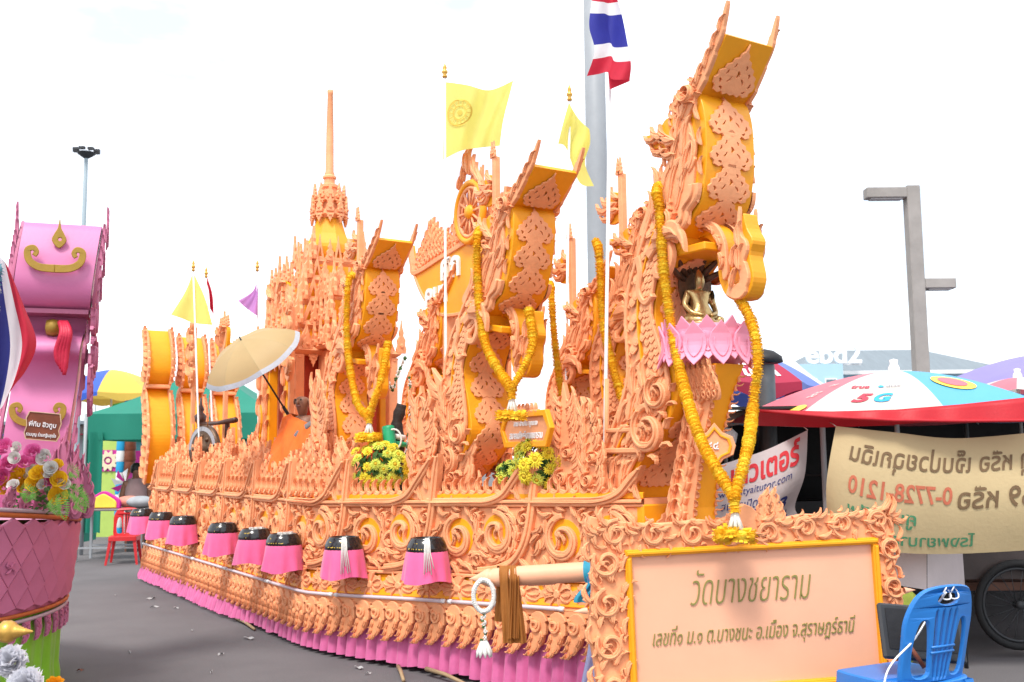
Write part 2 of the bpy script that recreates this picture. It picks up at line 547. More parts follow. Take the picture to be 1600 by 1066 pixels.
ORN['rosette'] = orn_rosette(); ORN['spade'] = orn_spade(); ORN['scale'] = orn_scale(); ORN['eave'] = orn_eave()
OM = {k: b.mesh('carved ' + k, CORAL) for k, b in ORN.items()}

# ---------------------------------------------------------------- the boat-shaped float (x forward, y to the far side, z up)
DX = V((.525, -.85, 0)).normalized()
NX = V((-DX.y, DX.x, 0))
BM = frame((-.44, 8.43, 0), DX, NX, (0, 0, 1))
boat = empty('boat_float', BM)
tag(boat, 'long coral and yellow carved boat float with pink pleated skirt', 'parade float')
_hp = cat([(-8.0, -1.06, 0), (-3, -1.06, 0), (-.9, -1.06, 0), (-.42, -1.045, 0), (.06, -.93, 0), (.56, -.765, 0), (1.09, -.605, 0), (1.7, -.445, 0), (2.3, -.28, 0), (2.6, -.18, 0)], 10)
_i0 = min(range(len(_hp)), key=lambda i: abs(_hp[i].x + .45))
_hs = [0.0] * len(_hp)
for i in range(_i0 + 1, len(_hp)): _hs[i] = _hs[i - 1] + (_hp[i] - _hp[i - 1]).length
for i in range(_i0 - 1, -1, -1): _hs[i] = _hs[i + 1] - (_hp[i + 1] - _hp[i]).length
SMAX = _hs[-1]
SMIN = -5.75
def hull(s):
    i = 0
    while i < len(_hs) - 2 and _hs[i + 1] < s: i += 1
    t = (s - _hs[i]) / (_hs[i + 1] - _hs[i])
    p = _hp[i].lerp(_hp[i + 1], t)
    j0, j1 = max(0, i - 1), min(len(_hp) - 1, i + 2)
    d = (_hp[j1] - _hp[j0]).normalized()
    return p, V((d.y, -d.x, 0)), d
def sheer(s, z): return max(0, s) * (.042 - .026 * (z - .45)) if z > .05 else 0
def hout(z):
    if z < .44: return .05
    if z < .62: return lerp(.06, .0, (z - .44) / .18)
    return 0
def HP(s, z, h=0):
    p, n, d = hull(s)
    q = p + n * (hout(z) + h)
    return V((q.x, q.y, z + sheer(s, z)))
def HM(s, z, ang=0.0, sc=1.0, sz=None, h=0.0, flip=1, lean=0.0):
    p, n, d = hull(s)
    m = frame(HP(s, z, h), d, (0, 0, 1), n)
    return m @ R(lean, 'X') @ R(ang, 'Z') @ S(sc * flip, sc, sz if sz else sc)
def strip(b, z0, z1, h0, h1, s0=SMIN, s1=None, n=None, mi=0, far=False, bev=.006):
    # a moulding bar running along the hull side
    s1 = SMAX if s1 is None else s1
    n = n or max(4, int((s1 - s0) / .12))
    prof = [(z0, h0), (z0, h1 - bev), (z0 + bev, h1), (z1 - bev, h1), (z1, h1 - bev), (z1, h0)]
    def f(a, c):
        s = lerp(s0, s1, a)
        k = min(5, int(round(c * 5)))
        q = HP(s, prof[k][0], prof[k][1])
        return V((q.x, -q.y, q.z)) if far else q
    b.grid(f, n, 5, mi, smooth=False)

hb = MB()
zl = [.30, .44, .62, .9, 1.17]
for far in (False, True):
    def f(a, c):
        s = lerp(SMIN, SMAX, a)
        q = HP(s, zl[min(4, int(round(c * 4)))], -.012)
        return V((q.x, -q.y, q.z)) if far else q
    hb.grid(f, 90, 4, smooth=False)
def fdeck(a, c):
    q = HP(lerp(SMIN, SMAX, a), 1.17, -.012)
    return V((q.x, lerp(q.y, -q.y, c), q.z))
hb.grid(fdeck, 90, 2, smooth=False)
p0 = HP(SMIN, .3); p1 = HP(SMIN, 1.17)
hb.add([p0, (p0.x, -p0.y, p0.z), (p1.x, -p1.y, p1.z), p1], [(0, 1, 2, 3)])
p0 = HP(SMAX, .3); p1 = HP(SMAX, 1.17)
hb.add([p0, (p0.x, -p0.y, p0.z), (p1.x, -p1.y, p1.z), p1], [(3, 2, 1, 0)])
hb.build('hull', CORAL, boat)
fb = MB(); strip(fb, .462, .615, -.008, .004); strip(fb, .462, .615, -.008, .004, far=True); fb.build('frieze', YEL, boat)
for (z0, z1, h1) in ((.40, .445, .03), (.622, .645, .035), (.65, .672, .02), (1.115, 1.135, .02), (1.14, 1.165, .035)):
    for far in (False, True):
        mb = MB(); strip(mb, z0, z1, -.01, h1, far=far); mb.build('moulding', CORAL, boat)
for far in (False, True):
    lb = MB(); strip(lb, 1.168, 1.21, -.03, .012, far=far); lb.build('ledge', YEL, boat)
# stub beams and a wheel bed under the deck
ub = MB()
for v in (-.5, .5): ub.box((-2.4, v, .27), (6.0, .12, .16))
ub.build('chassis', DARKM, boat)
for u in (-4.2, .4):
    for v in (-.62, .62):
        w = MB()
        w.lathe([(.10, -.08), (.25, -.08), (.27, -.06), (.27, .06), (.25, .08), (.10, .08)], 20, T(u, v * (.75 if u > 0 else 1), .275) @ R(PI / 2, 'X'))
        w.build('wheel', DARKM, boat)

# pleated skirt
for far in (False, True):
    k = MB()
    def fs(a, c):
        s = lerp(SMIN, SMAX - .02, a)
        z = lerp(.40, .035, c)
        ph = s * 2 * PI / .105 + .8 * math.sin(s * 3.1) + 1.5 * noise.noise(V((s * 2, 0, 3)))
        am = lerp(.006, .024, c) * (1 + .5 * noise.noise(V((s * 1.3, 1, 0))))
        sharp = math.sin(ph) + .3 * math.sin(2 * ph + 1)
        loose = max(0, min(1, (-1.2 - s) / 1.0)) * c
        if s < -.9: am += .03 * loose * (1 + noise.noise(V((s * 6, c * 4, 2))))
        zz = z + (.02 * noise.noise(V((s * 5, 7, 0))) + .05 * loose * max(0, noise.noise(V((s * 2.3, 3, 9))))) * c * c
        q = HP(s, .3, -.02 + am * sharp + .03 * c + .05 * loose)
        q.z = zz + sheer(s, .3) * (1 - c)
        return V((q.x, -q.y, q.z)) if far else q
    k.grid(fs, 1100 if not far else 200, 9, smooth=True)
    k.build('skirt', SKIRT, boat)
# a fallen tuft of the skirt and the sticks that peep out under it
tb = MB()
sticks = [((.62, -.84, .03), (1.0, -.98, .015)), ((.9, -.76, .05), (1.35, -.70, .02)), ((-2.3, -1.12, .02), (-1.6, -1.17, .02))]
for a, c in sticks:
    tb = MB(); tb.tube([V(a), (V(a) + V(c)) / 2 + V((0, 0, .012)), V(c)], [.016, .014, .012], 7)
    tb.build('bamboo_prop', mat('bamboo', (.32, .22, .12), .6, .2, 10), boat)

# light tubes on the ledge
for (s0, s1) in ((-5.7, -4.55), (-4.5, -3.35), (-3.3, -2.15), (-2.1, -.9), (-.85, .35), (.42, 1.55), (1.62, 2.62)):
    lt = MB()
    lt.tube([HP(lerp(s0, s1, i / 8), .455, .035) for i in range(9)], .0135, 8)
    o = lt.build('light_tube', TUBE, boat)
    for e in (s0, s1):
        c = MB(); c.tube([HP(e - .018, .455, .035), HP(e + .018, .455, .035)], .0155, 8); c.build('end_cap', WHITE, o)

# hanging fringe leaves
s = SMIN + .08
while s < SMAX - .1:
    inst('fringe_leaf', OM['fringe'], boat, HM(s, .41, random.uniform(-.05, .05), .265, .24, h=.03))
    inst('fringe_bead', OM['comma'], boat, HM(s - .07, .385, PI + .2, .06, .07, h=.03))
    s += .155
# frieze rosettes
s = SMIN + .2
k = 0
while s < SMAX - .1:
    inst('rosette', OM['rosette'], boat, HM(s, .54, 0, .36 if k % 2 == 0 else .26, .26, h=.006, lean=-.1) @ S(1, .80 if k % 2 == 0 else 1.2, 1))
    s += .30; k += 1

# side panels bounded by swept S mouldings
JP = [(.06, 1.50), (.03, 1.36), (.005, 1.20), (-.02, 1.03), (-.07, .87), (-.17, .745), (-.33, .685), (-.5, .665)]
TP = [(-1.0, 1.15), (-.6, 1.15), (-.4, 1.155), (-.26, 1.20), (-.17, 1.29), (-.09, 1.38), (.0, 1.48)]
_jc = cat([(*p, 0) for p in JP], 5)
_tc = cat([(*p, 0) for p in TP], 5)
def Jx(z):
    for a, c in zip(_jc, _jc[1:]):
        if c.y <= z <= a.y: return a.x + (c.x - a.x) * (a.y - z) / max(1e-6, a.y - c.y)
    return _jc[0].x if z > _jc[0].y else _jc[-1].x
PW = .95
PB = [-5.27 + PW * i for i in range(0, 10)]           # right-hand boundaries
stuffmb = MB()
for ip, sb in enumerate(PB):
    if sb > SMAX + .3: break
    near = sb > -2.6
    pan = MB()
    x1 = min(sb, SMAX)
    strip(pan, .675, 1.112, -.008, .004, max(SMIN, sb - PW), x1 - .004, 8)
    po = pan.build('side_panel', CORAL, boat)
    ms = min(1.0, 1)
    fr = MB()
    def fH(x, y, h): return HP(min(SMAX + .05, sb + x), y, h)
    cut = lambda c: [q for q in c if SMIN < sb + q.x < SMAX + .02]
    j, t = cut(_jc), cut(_tc)
    if len(j) > 4 and len(t) > 4:
        fr.plate([ribbon(j, lambda t: .030 * min(1, t * 6 + .1))], -.02, .040, .006, fH, back=True)
        fr.plate([ribbon(j[1:], lambda t: .010)], .039, .055, .004, fH)
        fr.plate([ribbon(t, lambda t: .030 * min(1, (1 - t) * 6 + .1))], -.02, .042, .006, fH, back=True)
        fr.plate([ribbon(t[:-1], lambda t: .009)], .041, .056, .004, fH)
        web = [q for q in t if q.x > -.30] + [q for q in j if q.y > 1.13]
        if len(web) > 8:
            fr.plate([[(q.x, q.y) for q in web]], -.025, .012, .004, fH, back=True)
        fr.build('swept_moulding', CORAL, boat)
        for (x, y, a, sc) in ((-.11, 1.16, 1.9, .12), (-.06, 1.24, 1.7, .11), (-.03, 1.32, 1.6, .09), (-.16, 1.21, 2.0, .08)):
            if sb + x < SMAX: inst('scroll_leaf', OM['leaf'], po, HM(sb + x, y, a, sc, .14, h=.01))
    # scrolls
    occ = []
    pieces = []
    rnd = random.Random(ip)
    for (x, z, rr, fl) in ((-.70, .90, .165, 1), (-.33, .93, .165, -1), (-.075, 1.04, .062, 1), (-.515, .745, .06, -1), (-.52, 1.05, .06, 1)):
        pieces.append(('scroll', sb + x, z, rnd.uniform(-.2, .2), rr * 2 * .9, fl))
        occ.append((x, z, rr * 1.05))
        if near and rr > .1 and sb + x + rr < SMAX:
            d = MB(); d.plate([circ(sb + x, z, rr * .82, 20)], .0, .007, .001, HP); d.build('roundel', YEL, po)
    for x0, z0, rr, fl in ((-.70, .90, .165, 1), (-.33, .93, .165, -1)):
        for kk in range(11):
            a = 2 * PI * kk / 11 + .3
            x, z = x0 + 1.16 * rr * math.cos(a), z0 + 1.16 * rr * math.sin(a)
            if z < .69 or z > 1.09: continue
            xr = Jx(z) - .05; xl = Jx(z) - PW + .05
            if not xl < x < xr: continue
            pieces.append(('leaf', sb + x, z, a + fl * 1.0, .135, fl)); occ.append((x, z, .04))
    for kk in range(700):
        z = rnd.uniform(.70, 1.09); x = rnd.uniform(Jx(z) - PW + .05, Jx(z) - .055)
        rr = .030
        if all((x - a) ** 2 + (z - c) ** 2 > (rr + q * .86) ** 2 for a, c, q in occ):
            occ.append((x, z, rr * 1.25))
            a = 2.0 + 1.0 * math.sin(x * 9 + z * 7) + rnd.uniform(-.25, .25)
            pieces.append(('leaf', sb + x + .03, z - .035, a, .125, rnd.choice((-1, 1))))
    for (kd, s_, z_, a_, sc_, fl) in pieces:
        if s_ > SMAX - .02 or s_ < SMIN: continue
        M = HM(s_, z_, a_, sc_, .17 if kd == 'leaf' else .16, h=.003 + rnd.uniform(0, .005), flip=fl)
        if near: inst('scroll' if kd == 'scroll' else 'scroll_leaf', OM[kd], po, M)
        else: addmb(stuffmb, ORN[kd], M)
tag(stuffmb.build('scroll_carving', CORAL, boat), kind='stuff')
# low crest of commas on the ledge (bow half)
s = .45
while s < SMAX - .05:
    inst('crest_comma', OM['comma'], boat, HM(s, 1.205, random.uniform(-.06, .06), .115, .16, h=-.02))
    s += .082
# flame fence (stern half)
for row, (h, n0, pit, hh) in enumerate(((-.035, SMIN + .1, .135, .30), (-.14, SMIN + .15, .15, .40), (-.26, SMIN + .1, .17, .48))):
    s = n0
    while s < (.25 if row == 0 else .2):
        big = 1.0 + .25 * math.sin(s * 3.3) ** 2
        inst('flame_leaf', OM['flame'], boat, HM(s, 1.19, random.uniform(-.08, .08), hh * big * random.uniform(.9, 1.05), .3, h=h, flip=random.choice((-1, 1))))
        if row < 2: inst('crest_comma', OM['comma'], boat, HM(s + .05, 1.2, .1, .13, .16, h=h + .05))
        s += pit
# ---------------------------------------------------------------- carved naga figures
W2 = .175
FRONT = [(.0, .0), (.10, .20), (.29, .37), (.44, .54), (.49, .70), (.41, .90), (.31, 1.10), (.34, 1.30), (.42, 1.42), (.55, 1.52)]
BACK = [(-.30, .0), (-.20, .27), (-.03, .54), (.08, .76), (.085, .95), (.075, 1.15), (.12, 1.36), (.22, 1.54), (.32, 1.73), (.41, 1.91), (.45, 2.03), (.52, 2.16), (.59, 2.30), (.67, 2.42)]
SNOUT = [(.55, 1.58), (.64, 1.66), (.73, 1.76), (.775, 1.91), (.79, 2.08), (.785, 2.25), (.755, 2.37), (.70, 2.45)]
fc = [(p.x, p.y) for p in cat([(*p, 0) for p in FRONT], 6)]
bc = [(p.x, p.y) for p in cat([(*p, 0) for p in BACK], 6)]
sc_ = [(p.x, p.y) for p in cat([(*p, 0) for p in SNOUT], 6)]
def side_f(sd): return lambda x, y, h: V((x, sd * (W2 + h), y))
def extr(b, loop, w, mi=0, v0=0.0):
    # solid board: profile in x/z, thickness 2w along y
    b.plate([loop], -w, w, .004, lambda x, y, h: V((x, v0 - h, y)), mi, back=True)
def path_map(path):
    P = [V(p) for p in path]
    d = [0]
    for i in range(1, len(P)): d.append(d[-1] + (P[i] - P[i - 1]).length)
    def f(s):
        j = 0
        while j < len(P) - 2 and d[j + 1] < s: j += 1
        t = (s - d[j]) / max(1e-9, d[j + 1] - d[j])
        p = P[j].lerp(P[j + 1], t)
        a, b = P[max(0, j - 1)], P[min(len(P) - 1, j + 2)]
        g = (b - a).normalized()
        return p, g
    return f, d[-1]
def spade_on(path, s0, size, width, wave=0):
    # leaf bent over a curved belly plate
    f, L = path_map(path)
    b = MB()
    half = [(0, 1.0), (.03, .86), (.09, .80), (.10, .73), (.19, .69), (.21, .61), (.31, .56), (.32, .48), (.42, .43), (.42, .34), (.475, .28), (.46, .18), (.40, .13), (.40, .06), (.30, .02), (.22, .06), (.17, .0), (.08, .04), (0, .01)]
    loop = half + [(-x, y) for x, y in half[1:-1][::-1]]
    holes = []
    def slot(x, y, a, l, w):
        pts = []
        for i in range(8):
            t = 2 * PI * i / 8
            px, py = l * math.cos(t), w * math.sin(t) + .6 * w * math.cos(2 * t)
            pts.append((x + px * math.cos(a) - py * math.sin(a), y + px * math.sin(a) + py * math.cos(a)))
        return pts
    for sx in (-1, 1):
        for (x, y, a, l, w) in ((.34, .25, 1.25, .055, .024), (.25, .43, 1.9, .05, .02), (.13, .57, 1.9, .05, .017), (.15, .30, 2.2, .07, .016), (.27, .12, .5, .045, .02)):
            holes.append(slot(sx * x, y, a if sx > 0 else PI - a, l, w))
    holes.append(slot(0, .42, PI / 2, .07, .032))
    def m(x, y, h):
        p, g = f(s0 + y * size)
        n = V((g.y, -g.x))
        q = p + n * h
        return V((q.x, x * width, q.y))
    # densify the bend by cutting through intermediate points of the outline
    b.plate([loop] + holes, .001 + wave, .015 + wave, .004, m)
    return b

JOUT = [(.40, 1.52), (.47, 1.63), (.60, 1.67), (.71, 1.62), (.77, 1.52), (.785, 1.40), (.80, 1.29), (.84, 1.265), (.885, 1.30), (.895, 1.42), (.92, 1.48), (.90, 1.54), (.92, 1.66), (.945, 1.57), (.985, 1.49), (.96, 1.41), (.98, 1.28), (.94, 1.19), (.86, 1.165), (.77, 1.20), (.715, 1.30), (.70, 1.44), (.66, 1.54), (.58, 1.585), (.49, 1.54)]
JSIDE = [(.42, 1.55), (.49, 1.65), (.60, 1.685), (.72, 1.635), (.785, 1.53), (.80, 1.42), (.80, 1.32), (.765, 1.30), (.755, 1.42), (.735, 1.51), (.68, 1.585), (.60, 1.625), (.50, 1.60)]

def make_naga():
    root = empty('naga_figure')
    # --- neck and head core
    loop = bc + [(.69, 2.44)] + sc_[::-1] + fc[::-1]
    nb = MB(); extr(nb, loop, W2)
    neck = nb.build('neck', YEL, root)
    # --- scaled side boards
    fr_, Lf = path_map(fc); br_, Lb = path_map(bc[:60])
    for sd in (-1, 1):
        sb = MB()
        nF = resample([(*p, 0) for p in fc[2:-3]], 24)
        nB = resample([(*p, 0) for p in bc[1:56]], 24)
        inner = [(lerp(b.x, f.x, .86), lerp(b.y, f.y, .86)) for b, f in zip(nB, nF)]
        outer = [(b.x - .015, b.y) for b in nB]
        ff = side_f(sd)
        sb.plate([inner + outer[::-1]], 0, .014, .004, ff)
        board = sb.build('side_board', CORAL, neck)
        # rims
        rm = MB()
        rm.plate([ribbon(inner, lambda t: .013)], .012, .030, .004, ff)
        mid = [(lerp(b.x, f.x, .30), lerp(b.y, f.y, .30)) for b, f in zip(nB, nF)]
        rm.plate([ribbon(outer, lambda t: .012)], .012, .034, .004, ff)
        rm.build('rim', CORAL, neck)
        ym = MB(); ym.plate([ribbon(mid, lambda t: .006)], .013, .034, .002, ff); ym.build('rib', YEL, neck)
        # scales
        rows = 27
        for i in range(rows):
            t = (i + .5) / rows
            k = t * 23
            a = int(k); q = k - a
            f0 = nF[a].lerp(nF[min(23, a + 1)], q); b0 = nB[a].lerp(nB[min(23, a + 1)], q)
            g = ((nF[min(23, a + 1)] + nB[min(23, a + 1)]) - (nF[a] + nB[a])).normalized()
            if t < .10: continue
            wd = (f0 - b0).length
            cols = [(.06 + .19 * (j + (.25 if i % 2 else .75)) / 1.0) for j in range(1)] + [.36 + .46 * (j + (.25 if i % 2 else .75)) / 4 for j in range(4)]
            for w in cols:
                p = b0.lerp(f0, w)
                szw = wd * (.13 if w > .3 else .17)
                if sd == 1 and (w < .3 or i % 2): continue
                xd = V((g.y, -g.x, 0))
                X = V((xd.x, 0, xd.y)); Y = V((g.x, 0, g.y)); Z = V((0, sd, 0))
                if sd > 0: X = -X
                inst('scale', OM['scale'], neck, frame((p.x, sd * (W2 + .016), p.y), X * szw * 1.02, Y * .062, Z * .05))
        # base carving
        for z0, z1, u0, u1 in ((.02, .05, -.44, .02), (.30, .335, -.34, .20), (.43, .46, -.30, .30)):
            bb = MB(); bb.plate([[(u0 + .16, z0), (u1, z0), (u1 + .02, z1), (u0 + .16, z1)]], .0, .05, .008, ff)
            bb.build('base_moulding', CORAL, root)
        for (x, y, a, s_) in ((-.16, .06, 1.3, .24), (-.08, .07, 1.4, .23), (.0, .08, 1.2, .2), (-.06, .33, .9, .2), (.06, .34, .8, .2), (.14, .36, .9, .18), (-.02, .47, .9, .22), (.08, .48, 1.1, .26), (.18, .50, 1.2, .26), (.28, .52, 1.4, .24), (.14, .64, 1.5, .24), (.24, .68, 1.6, .22)):
            inst('base_leaf', OM['leaf'], root, frame((x, sd * (W2 + .012), y), (1, 0, 0), (0, 0, 1), (0, -1, 0)) @ R(a, 'Z') @ S(s_, s_, .2) if sd < 0 else frame((x, sd * (W2 + .012), y), (1, 0, 0), (0, 0, 1), (0, 1, 0)) @ R(a, 'Z') @ S(s_, s_, .2))
        for (x, y, s_) in ((.26, .44, .30), (.36, .66, .22)):
            inst('base_scroll', OM['scroll'], root, frame((x, sd * (W2 + .012), y), (1, 0, 0), (0, 0, 1), (0, sd, 0)) @ S(s_, s_, .25))
        # spine fringe
        spn = resample([(*p, 0) for p in bc[14:]], 27)
        for i, p in enumerate(spn[:-2]):
            g = (spn[i + 1] - p).normalized()
            X = V((g.x, 0, g.y)); Y = V((-g.y, 0, g.x)); Z = X.cross(Y)
            inst('spine_leaf', OM['leaf'], neck, frame((p.x + .01, sd * (W2 + .012) , p.y), X, Y, Z) @ R(.42, 'Z') @ S(.105, .10, .08))
        # --- head carving
        head = MB()
        hl = [(.20, 1.66), (.34, 1.60), (.47, 1.60), (.56, 1.67), (.66, 1.78), (.70, 1.92), (.71, 2.08), (.68, 2.22), (.64, 2.30), (.56, 2.22), (.47, 2.05), (.36, 1.92), (.26, 1.78)]
        head.plate([[(p.x, p.y) for p in cat([(*p, 0) for p in hl], 5, True)]], 0, .018, .004, ff)
        hd = head.build('head_board', CORAL, root)
        wv = [(.50, 1.56), (.54, 1.63), (.61, 1.66), (.63, 1.73), (.70, 1.79), (.715, 1.86)]
        wm = MB(); wv = cat([(*p, 0) for p in wv], 6)
        wm.plate([ribbon([(p.x, p.y) for p in wv], lambda t: .042)], .01, .045, .008, ff)
        wm.plate([ribbon([(p.x + .002, p.y) for p in wv[1:-1]], lambda t: .012)], .044, .062, .004, ff)
        wm.build('lip_moulding', CORAL, hd)
        for (x, y, a, s_, fl) in ((.55, 1.74, 1.15, .34, 1), (.47, 1.76, 1.2, .36, 1), (.40, 1.80, 1.0, .34, 1), (.60, 1.84, 1.3, .34, 1), (.52, 1.98, 1.2, .30, 1), (.62, 2.04, 1.35, .28, 1), (.45, 1.66, 1.5, .24, -1), (.34, 1.72, 1.2, .26, 1), (.28, 1.70, 1.4, .24, -1), (.36, 1.86, 1.6, .22, -1), (.66, 1.94, 1.4, .26, -1), (.57, 2.14, 1.3, .22, 1)):
            Zd = V((0, sd, 0)); X = V((1, 0, 0)) ; Y = V((0, 0, 1))
            inst('head_leaf', OM['leaf'], hd, frame((x, sd * (W2 + .014), y), X, Y, Zd) @ R(a, 'Z') @ S(s_ * .92, s_ * fl * .62, .11))
        inst('eye', OM['scroll'], hd, frame((.44, sd * (W2 + .014), 1.70), (1, 0, 0), (0, 0, 1), (0, sd, 0)) @ R(2.2, 'Z') @ S(.17, .17, .22))
        # cheek curls beside the mouth
        ck = MB()
        c1 = cat([(.30, 1.50, 0), (.38, 1.56, 0), (.47, 1.55, 0), (.50, 1.47, 0), (.46, 1.38, 0), (.38, 1.37, 0), (.36, 1.43, 0)], 6)
        ck.plate([ribbon([(p.x, p.y) for p in c1], lambda t: .032 * (1 - .4 * t))], .01, .05, .008, ff)
        c2 = cat([(.20, 1.52, 0), (.22, 1.42, 0), (.20, 1.30, 0), (.26, 1.22, 0), (.33, 1.26, 0)], 6)
        ck.plate([ribbon([(p.x, p.y) for p in c2], lambda t: .026 * (1 - .4 * t))], .01, .045, .008, ff)
        ck.build('cheek_curl', CORAL, hd)
        inst('cheek_leaf', OM['leaf'], hd, frame((.36, sd * (W2 + .03), 1.58), (1, 0, 0), (0, 0, 1), (0, sd, 0)) @ R(-.15, 'Z') @ S(.30, .42, .25))
        # ear: yellow hook with coral overlay, reaching backwards
        er = MB()
        el = [(.62, 2.20), (.57, 2.29), (.47, 2.33), (.38, 2.27), (.26, 2.27), (.33, 2.18), (.43, 2.15), (.50, 2.05), (.58, 2.10)]
        el = [(p.x, p.y) for p in cat([(*p, 0) for p in el], 5, True)]
        er.plate([el], -.02, .012, .004, ff, back=True)
        eo = er.build('ear', YEL, root)
        for (x, y, a, s_) in ((.57, 2.16, 2.5, .20), (.50, 2.21, 2.7, .18), (.42, 2.23, 3.0, .14), (.50, 2.13, 2.9, .17), (.56, 2.08, 2.7, .16)):
            inst('ear_leaf', OM['leaf'], eo, frame((x, sd * (W2 + .012), y), (1, 0, 0), (0, 0, 1), (0, sd, 0)) @ R(a, 'Z') @ S(s_, s_, .2))
        for (x, y, s_) in ((.56, 2.24, .22), (.60, 2.27, .2)):
            inst('ear_flame', OM['flame'], eo, frame((x, sd * (W2 + .0), y), (1, 0, 0), (0, 0, 1), (0, sd, 0)) @ R(.1, 'Z') @ S(s_ * 1.1, s_, .2))
        # crest side board: tall flame
        cb = MB()
        cl = [(.62, 2.28), (.71, 2.40), (.80, 2.49), (.88, 2.60), (.95, 2.70), (1.01, 2.86)]
        cc = resample(cat([(*p, 0) for p in cl], 6), 41)
        cb.plate([ribbon([(p.x, p.y) for p in cc], lambda t: .085 * (1 - t) ** .8 * (.62 + .38 * saw(t, 6)) + .003, lambda t: .045 * (1 - t) ** .6 * (.75 + .25 * saw(t, 5)) + .003)], -.004, .022, .004, ff, back=True)
        co = cb.build('crest_board', CORAL, root)
        for i in range(6):
            t = i / 6.5
            p = cc[int(t * 40)]
            inst('crest_leaf', OM['leaf'], co, frame((p.x, sd * (W2 + .018), p.y), (1, 0, 0), (0, 0, 1), (0, sd, 0)) @ R(.95 + .04 * i, 'Z') @ S(.19 * (1 - t * .6), .17 * (1 - t * .6), .11))
        inst('crest_knot', OM['scroll'], co, frame((.68, sd * (W2 + .0), 2.42), (1, 0, 0), (0, 0, 1), (0, sd, 0)) @ R(1, 'Z') @ S(.13, .13, .3))
        # edge frill hanging along the snout front
        for i in range(5):
            p = sc_[8 + i * 6]
            inst('snout_frill', OM['leaf'], hd, frame((p[0] - .02, sd * (W2 + .012), p[1] - .06), (1, 0, 0), (0, 0, 1), (0, sd, 0)) @ R(1.35 + .12 * i, 'Z') @ S(.11, .09, .1))
    # --- crest plate leaning forward between the two boards
    cp = MB()
    cp.plate([[(.725, 2.40), (.81, 2.455), (.975, 2.675), (.95, 2.695), (.785, 2.495), (.71, 2.45)]], -W2 + .002, W2 - .002, .003, lambda x, y, h: V((x, -h, y)), back=True)
    cpo = cp.build('crest_plate', YEL, root)
    spade_on([(.812, 2.452), (.978, 2.672)], -.05, .31, .31).build('leaf_ornament', CORAL, cpo)
    # --- leaves on the snout front and on the belly
    rev = sc_
    f, L = path_map(rev)
    for s0, sz in ((.08, .24), (.27, .25), (.46, .25), (.65, .25)):
        if s0 + sz < L + .05: spade_on(rev, s0, sz * 1.1, .325, .004 * (int(s0 * 10) % 2)).build('leaf_ornament', CORAL, neck)
    f, L = path_map(fc)
    s0 = .10
    while s0 < L - .2:
        spade_on(fc, s0, .29, .30, .004 * (int(round(s0 / .205)) % 2)).build('leaf_ornament', CORAL, neck)
        s0 += .205
    # --- lower jaw and tongue
    jb = MB()
    jl = [(p.x, p.y) for p in cat([(*p, 0) for p in JOUT], 4, True)]
    extr(jb, jl, .048)
    jaw = jb.build('lower_jaw', YEL, root)
    for sd in (-1, 1):
        js = MB()
        ff = lambda x, y, h: V((x, sd * (.048 + h), y))
        jj = [(p.x, p.y) for p in cat([(*p, 0) for p in JSIDE], 4, True)]
        js.plate([jj], 0, .022, .005, ff)
        lipc = cat([(.80, 1.24, 0), (.88, 1.21, 0), (.93, 1.28, 0), (.91, 1.38, 0), (.94, 1.46, 0), (.90, 1.55, 0), (.91, 1.70, 0)], 5)
        js.plate([ribbon([(p.x, p.y) for p in lipc], lambda t: .05 * (1 - t) ** .7 * (.7 + .3 * saw(t, 4)) + .002)], 0, .022, .004, ff, back=True)
        jo = js.build('jaw_board', CORAL, jaw)
        for (x, y, a, s_) in ((.50, 1.61, .1, .16), (.62, 1.64, -.5, .15), (.72, 1.57, -1.1, .14), (.76, 1.46, -1.5, .14), (.84, 1.24, 1.1, .18), (.91, 1.33, 1.5, .2), (.92, 1.46, 1.6, .2), (.86, 1.35, 1.3, .2)):
            inst('jaw_leaf', OM['leaf'], jo, frame((x, sd * (.068), y), (1, 0, 0), (0, 0, 1), (0, sd, 0)) @ R(a, 'Z') @ S(s_ * .75, s_ * .6, .15))
    tg = MB()
    tg.box((.53, 0, 1.495), (.42, .335, .05), bev=.008)
    tg.build('tongue', YEL, root)
    # --- plinth
    pb = MB(); pb.box((-.10, 0, -.02), (.40, .39, .05), bev=.008); pb.build('plinth', CORAL, root)
    return root

naga0 = make_naga()
index_kids()
NAGAS = [
    # u, v, z, scale, shear of head, label
    (2.44, 0.0, 1.22, (1.0, 1.05, .965), 'tallest carved naga at the bow, behind the lotus pedestal'),
    (.56, -.38, 1.16, (1.0, .95, .915), 'carved naga with marigold garland behind the coral text plaque'),
    (-1.40, -.57, 1.17, (.98, .85, .86), 'shortest carved naga with marigold garland, beside the carved spire tower'),
    (1.42, .44, 1.20, (1.0, .95, .80), 'carved naga with its head hidden behind the tallest naga'),
    (.50, .62, 1.20, (.80, .85, .66), 'small carved naga glimpsed between the two flagpoles of yellow flags'),
    (-1.75, .42, 1.20, (.9, .92, .76), 'carved naga with green white garland behind the yellow flower bouquet'),
]
NG = []
for i, (u, v, z, sc, lab) in enumerate(NAGAS):
    o = naga0 if i == 0 else copy_tree(naga0)
    o.matrix_world = BM @ T(u, v, z) @ R((0, .21, .20, .02, .1, .15)[i], 'Y') @ S(*sc)
    tag(o, lab, 'naga carving', 'carved nagas standing on the boat float')
    NG.append(o)
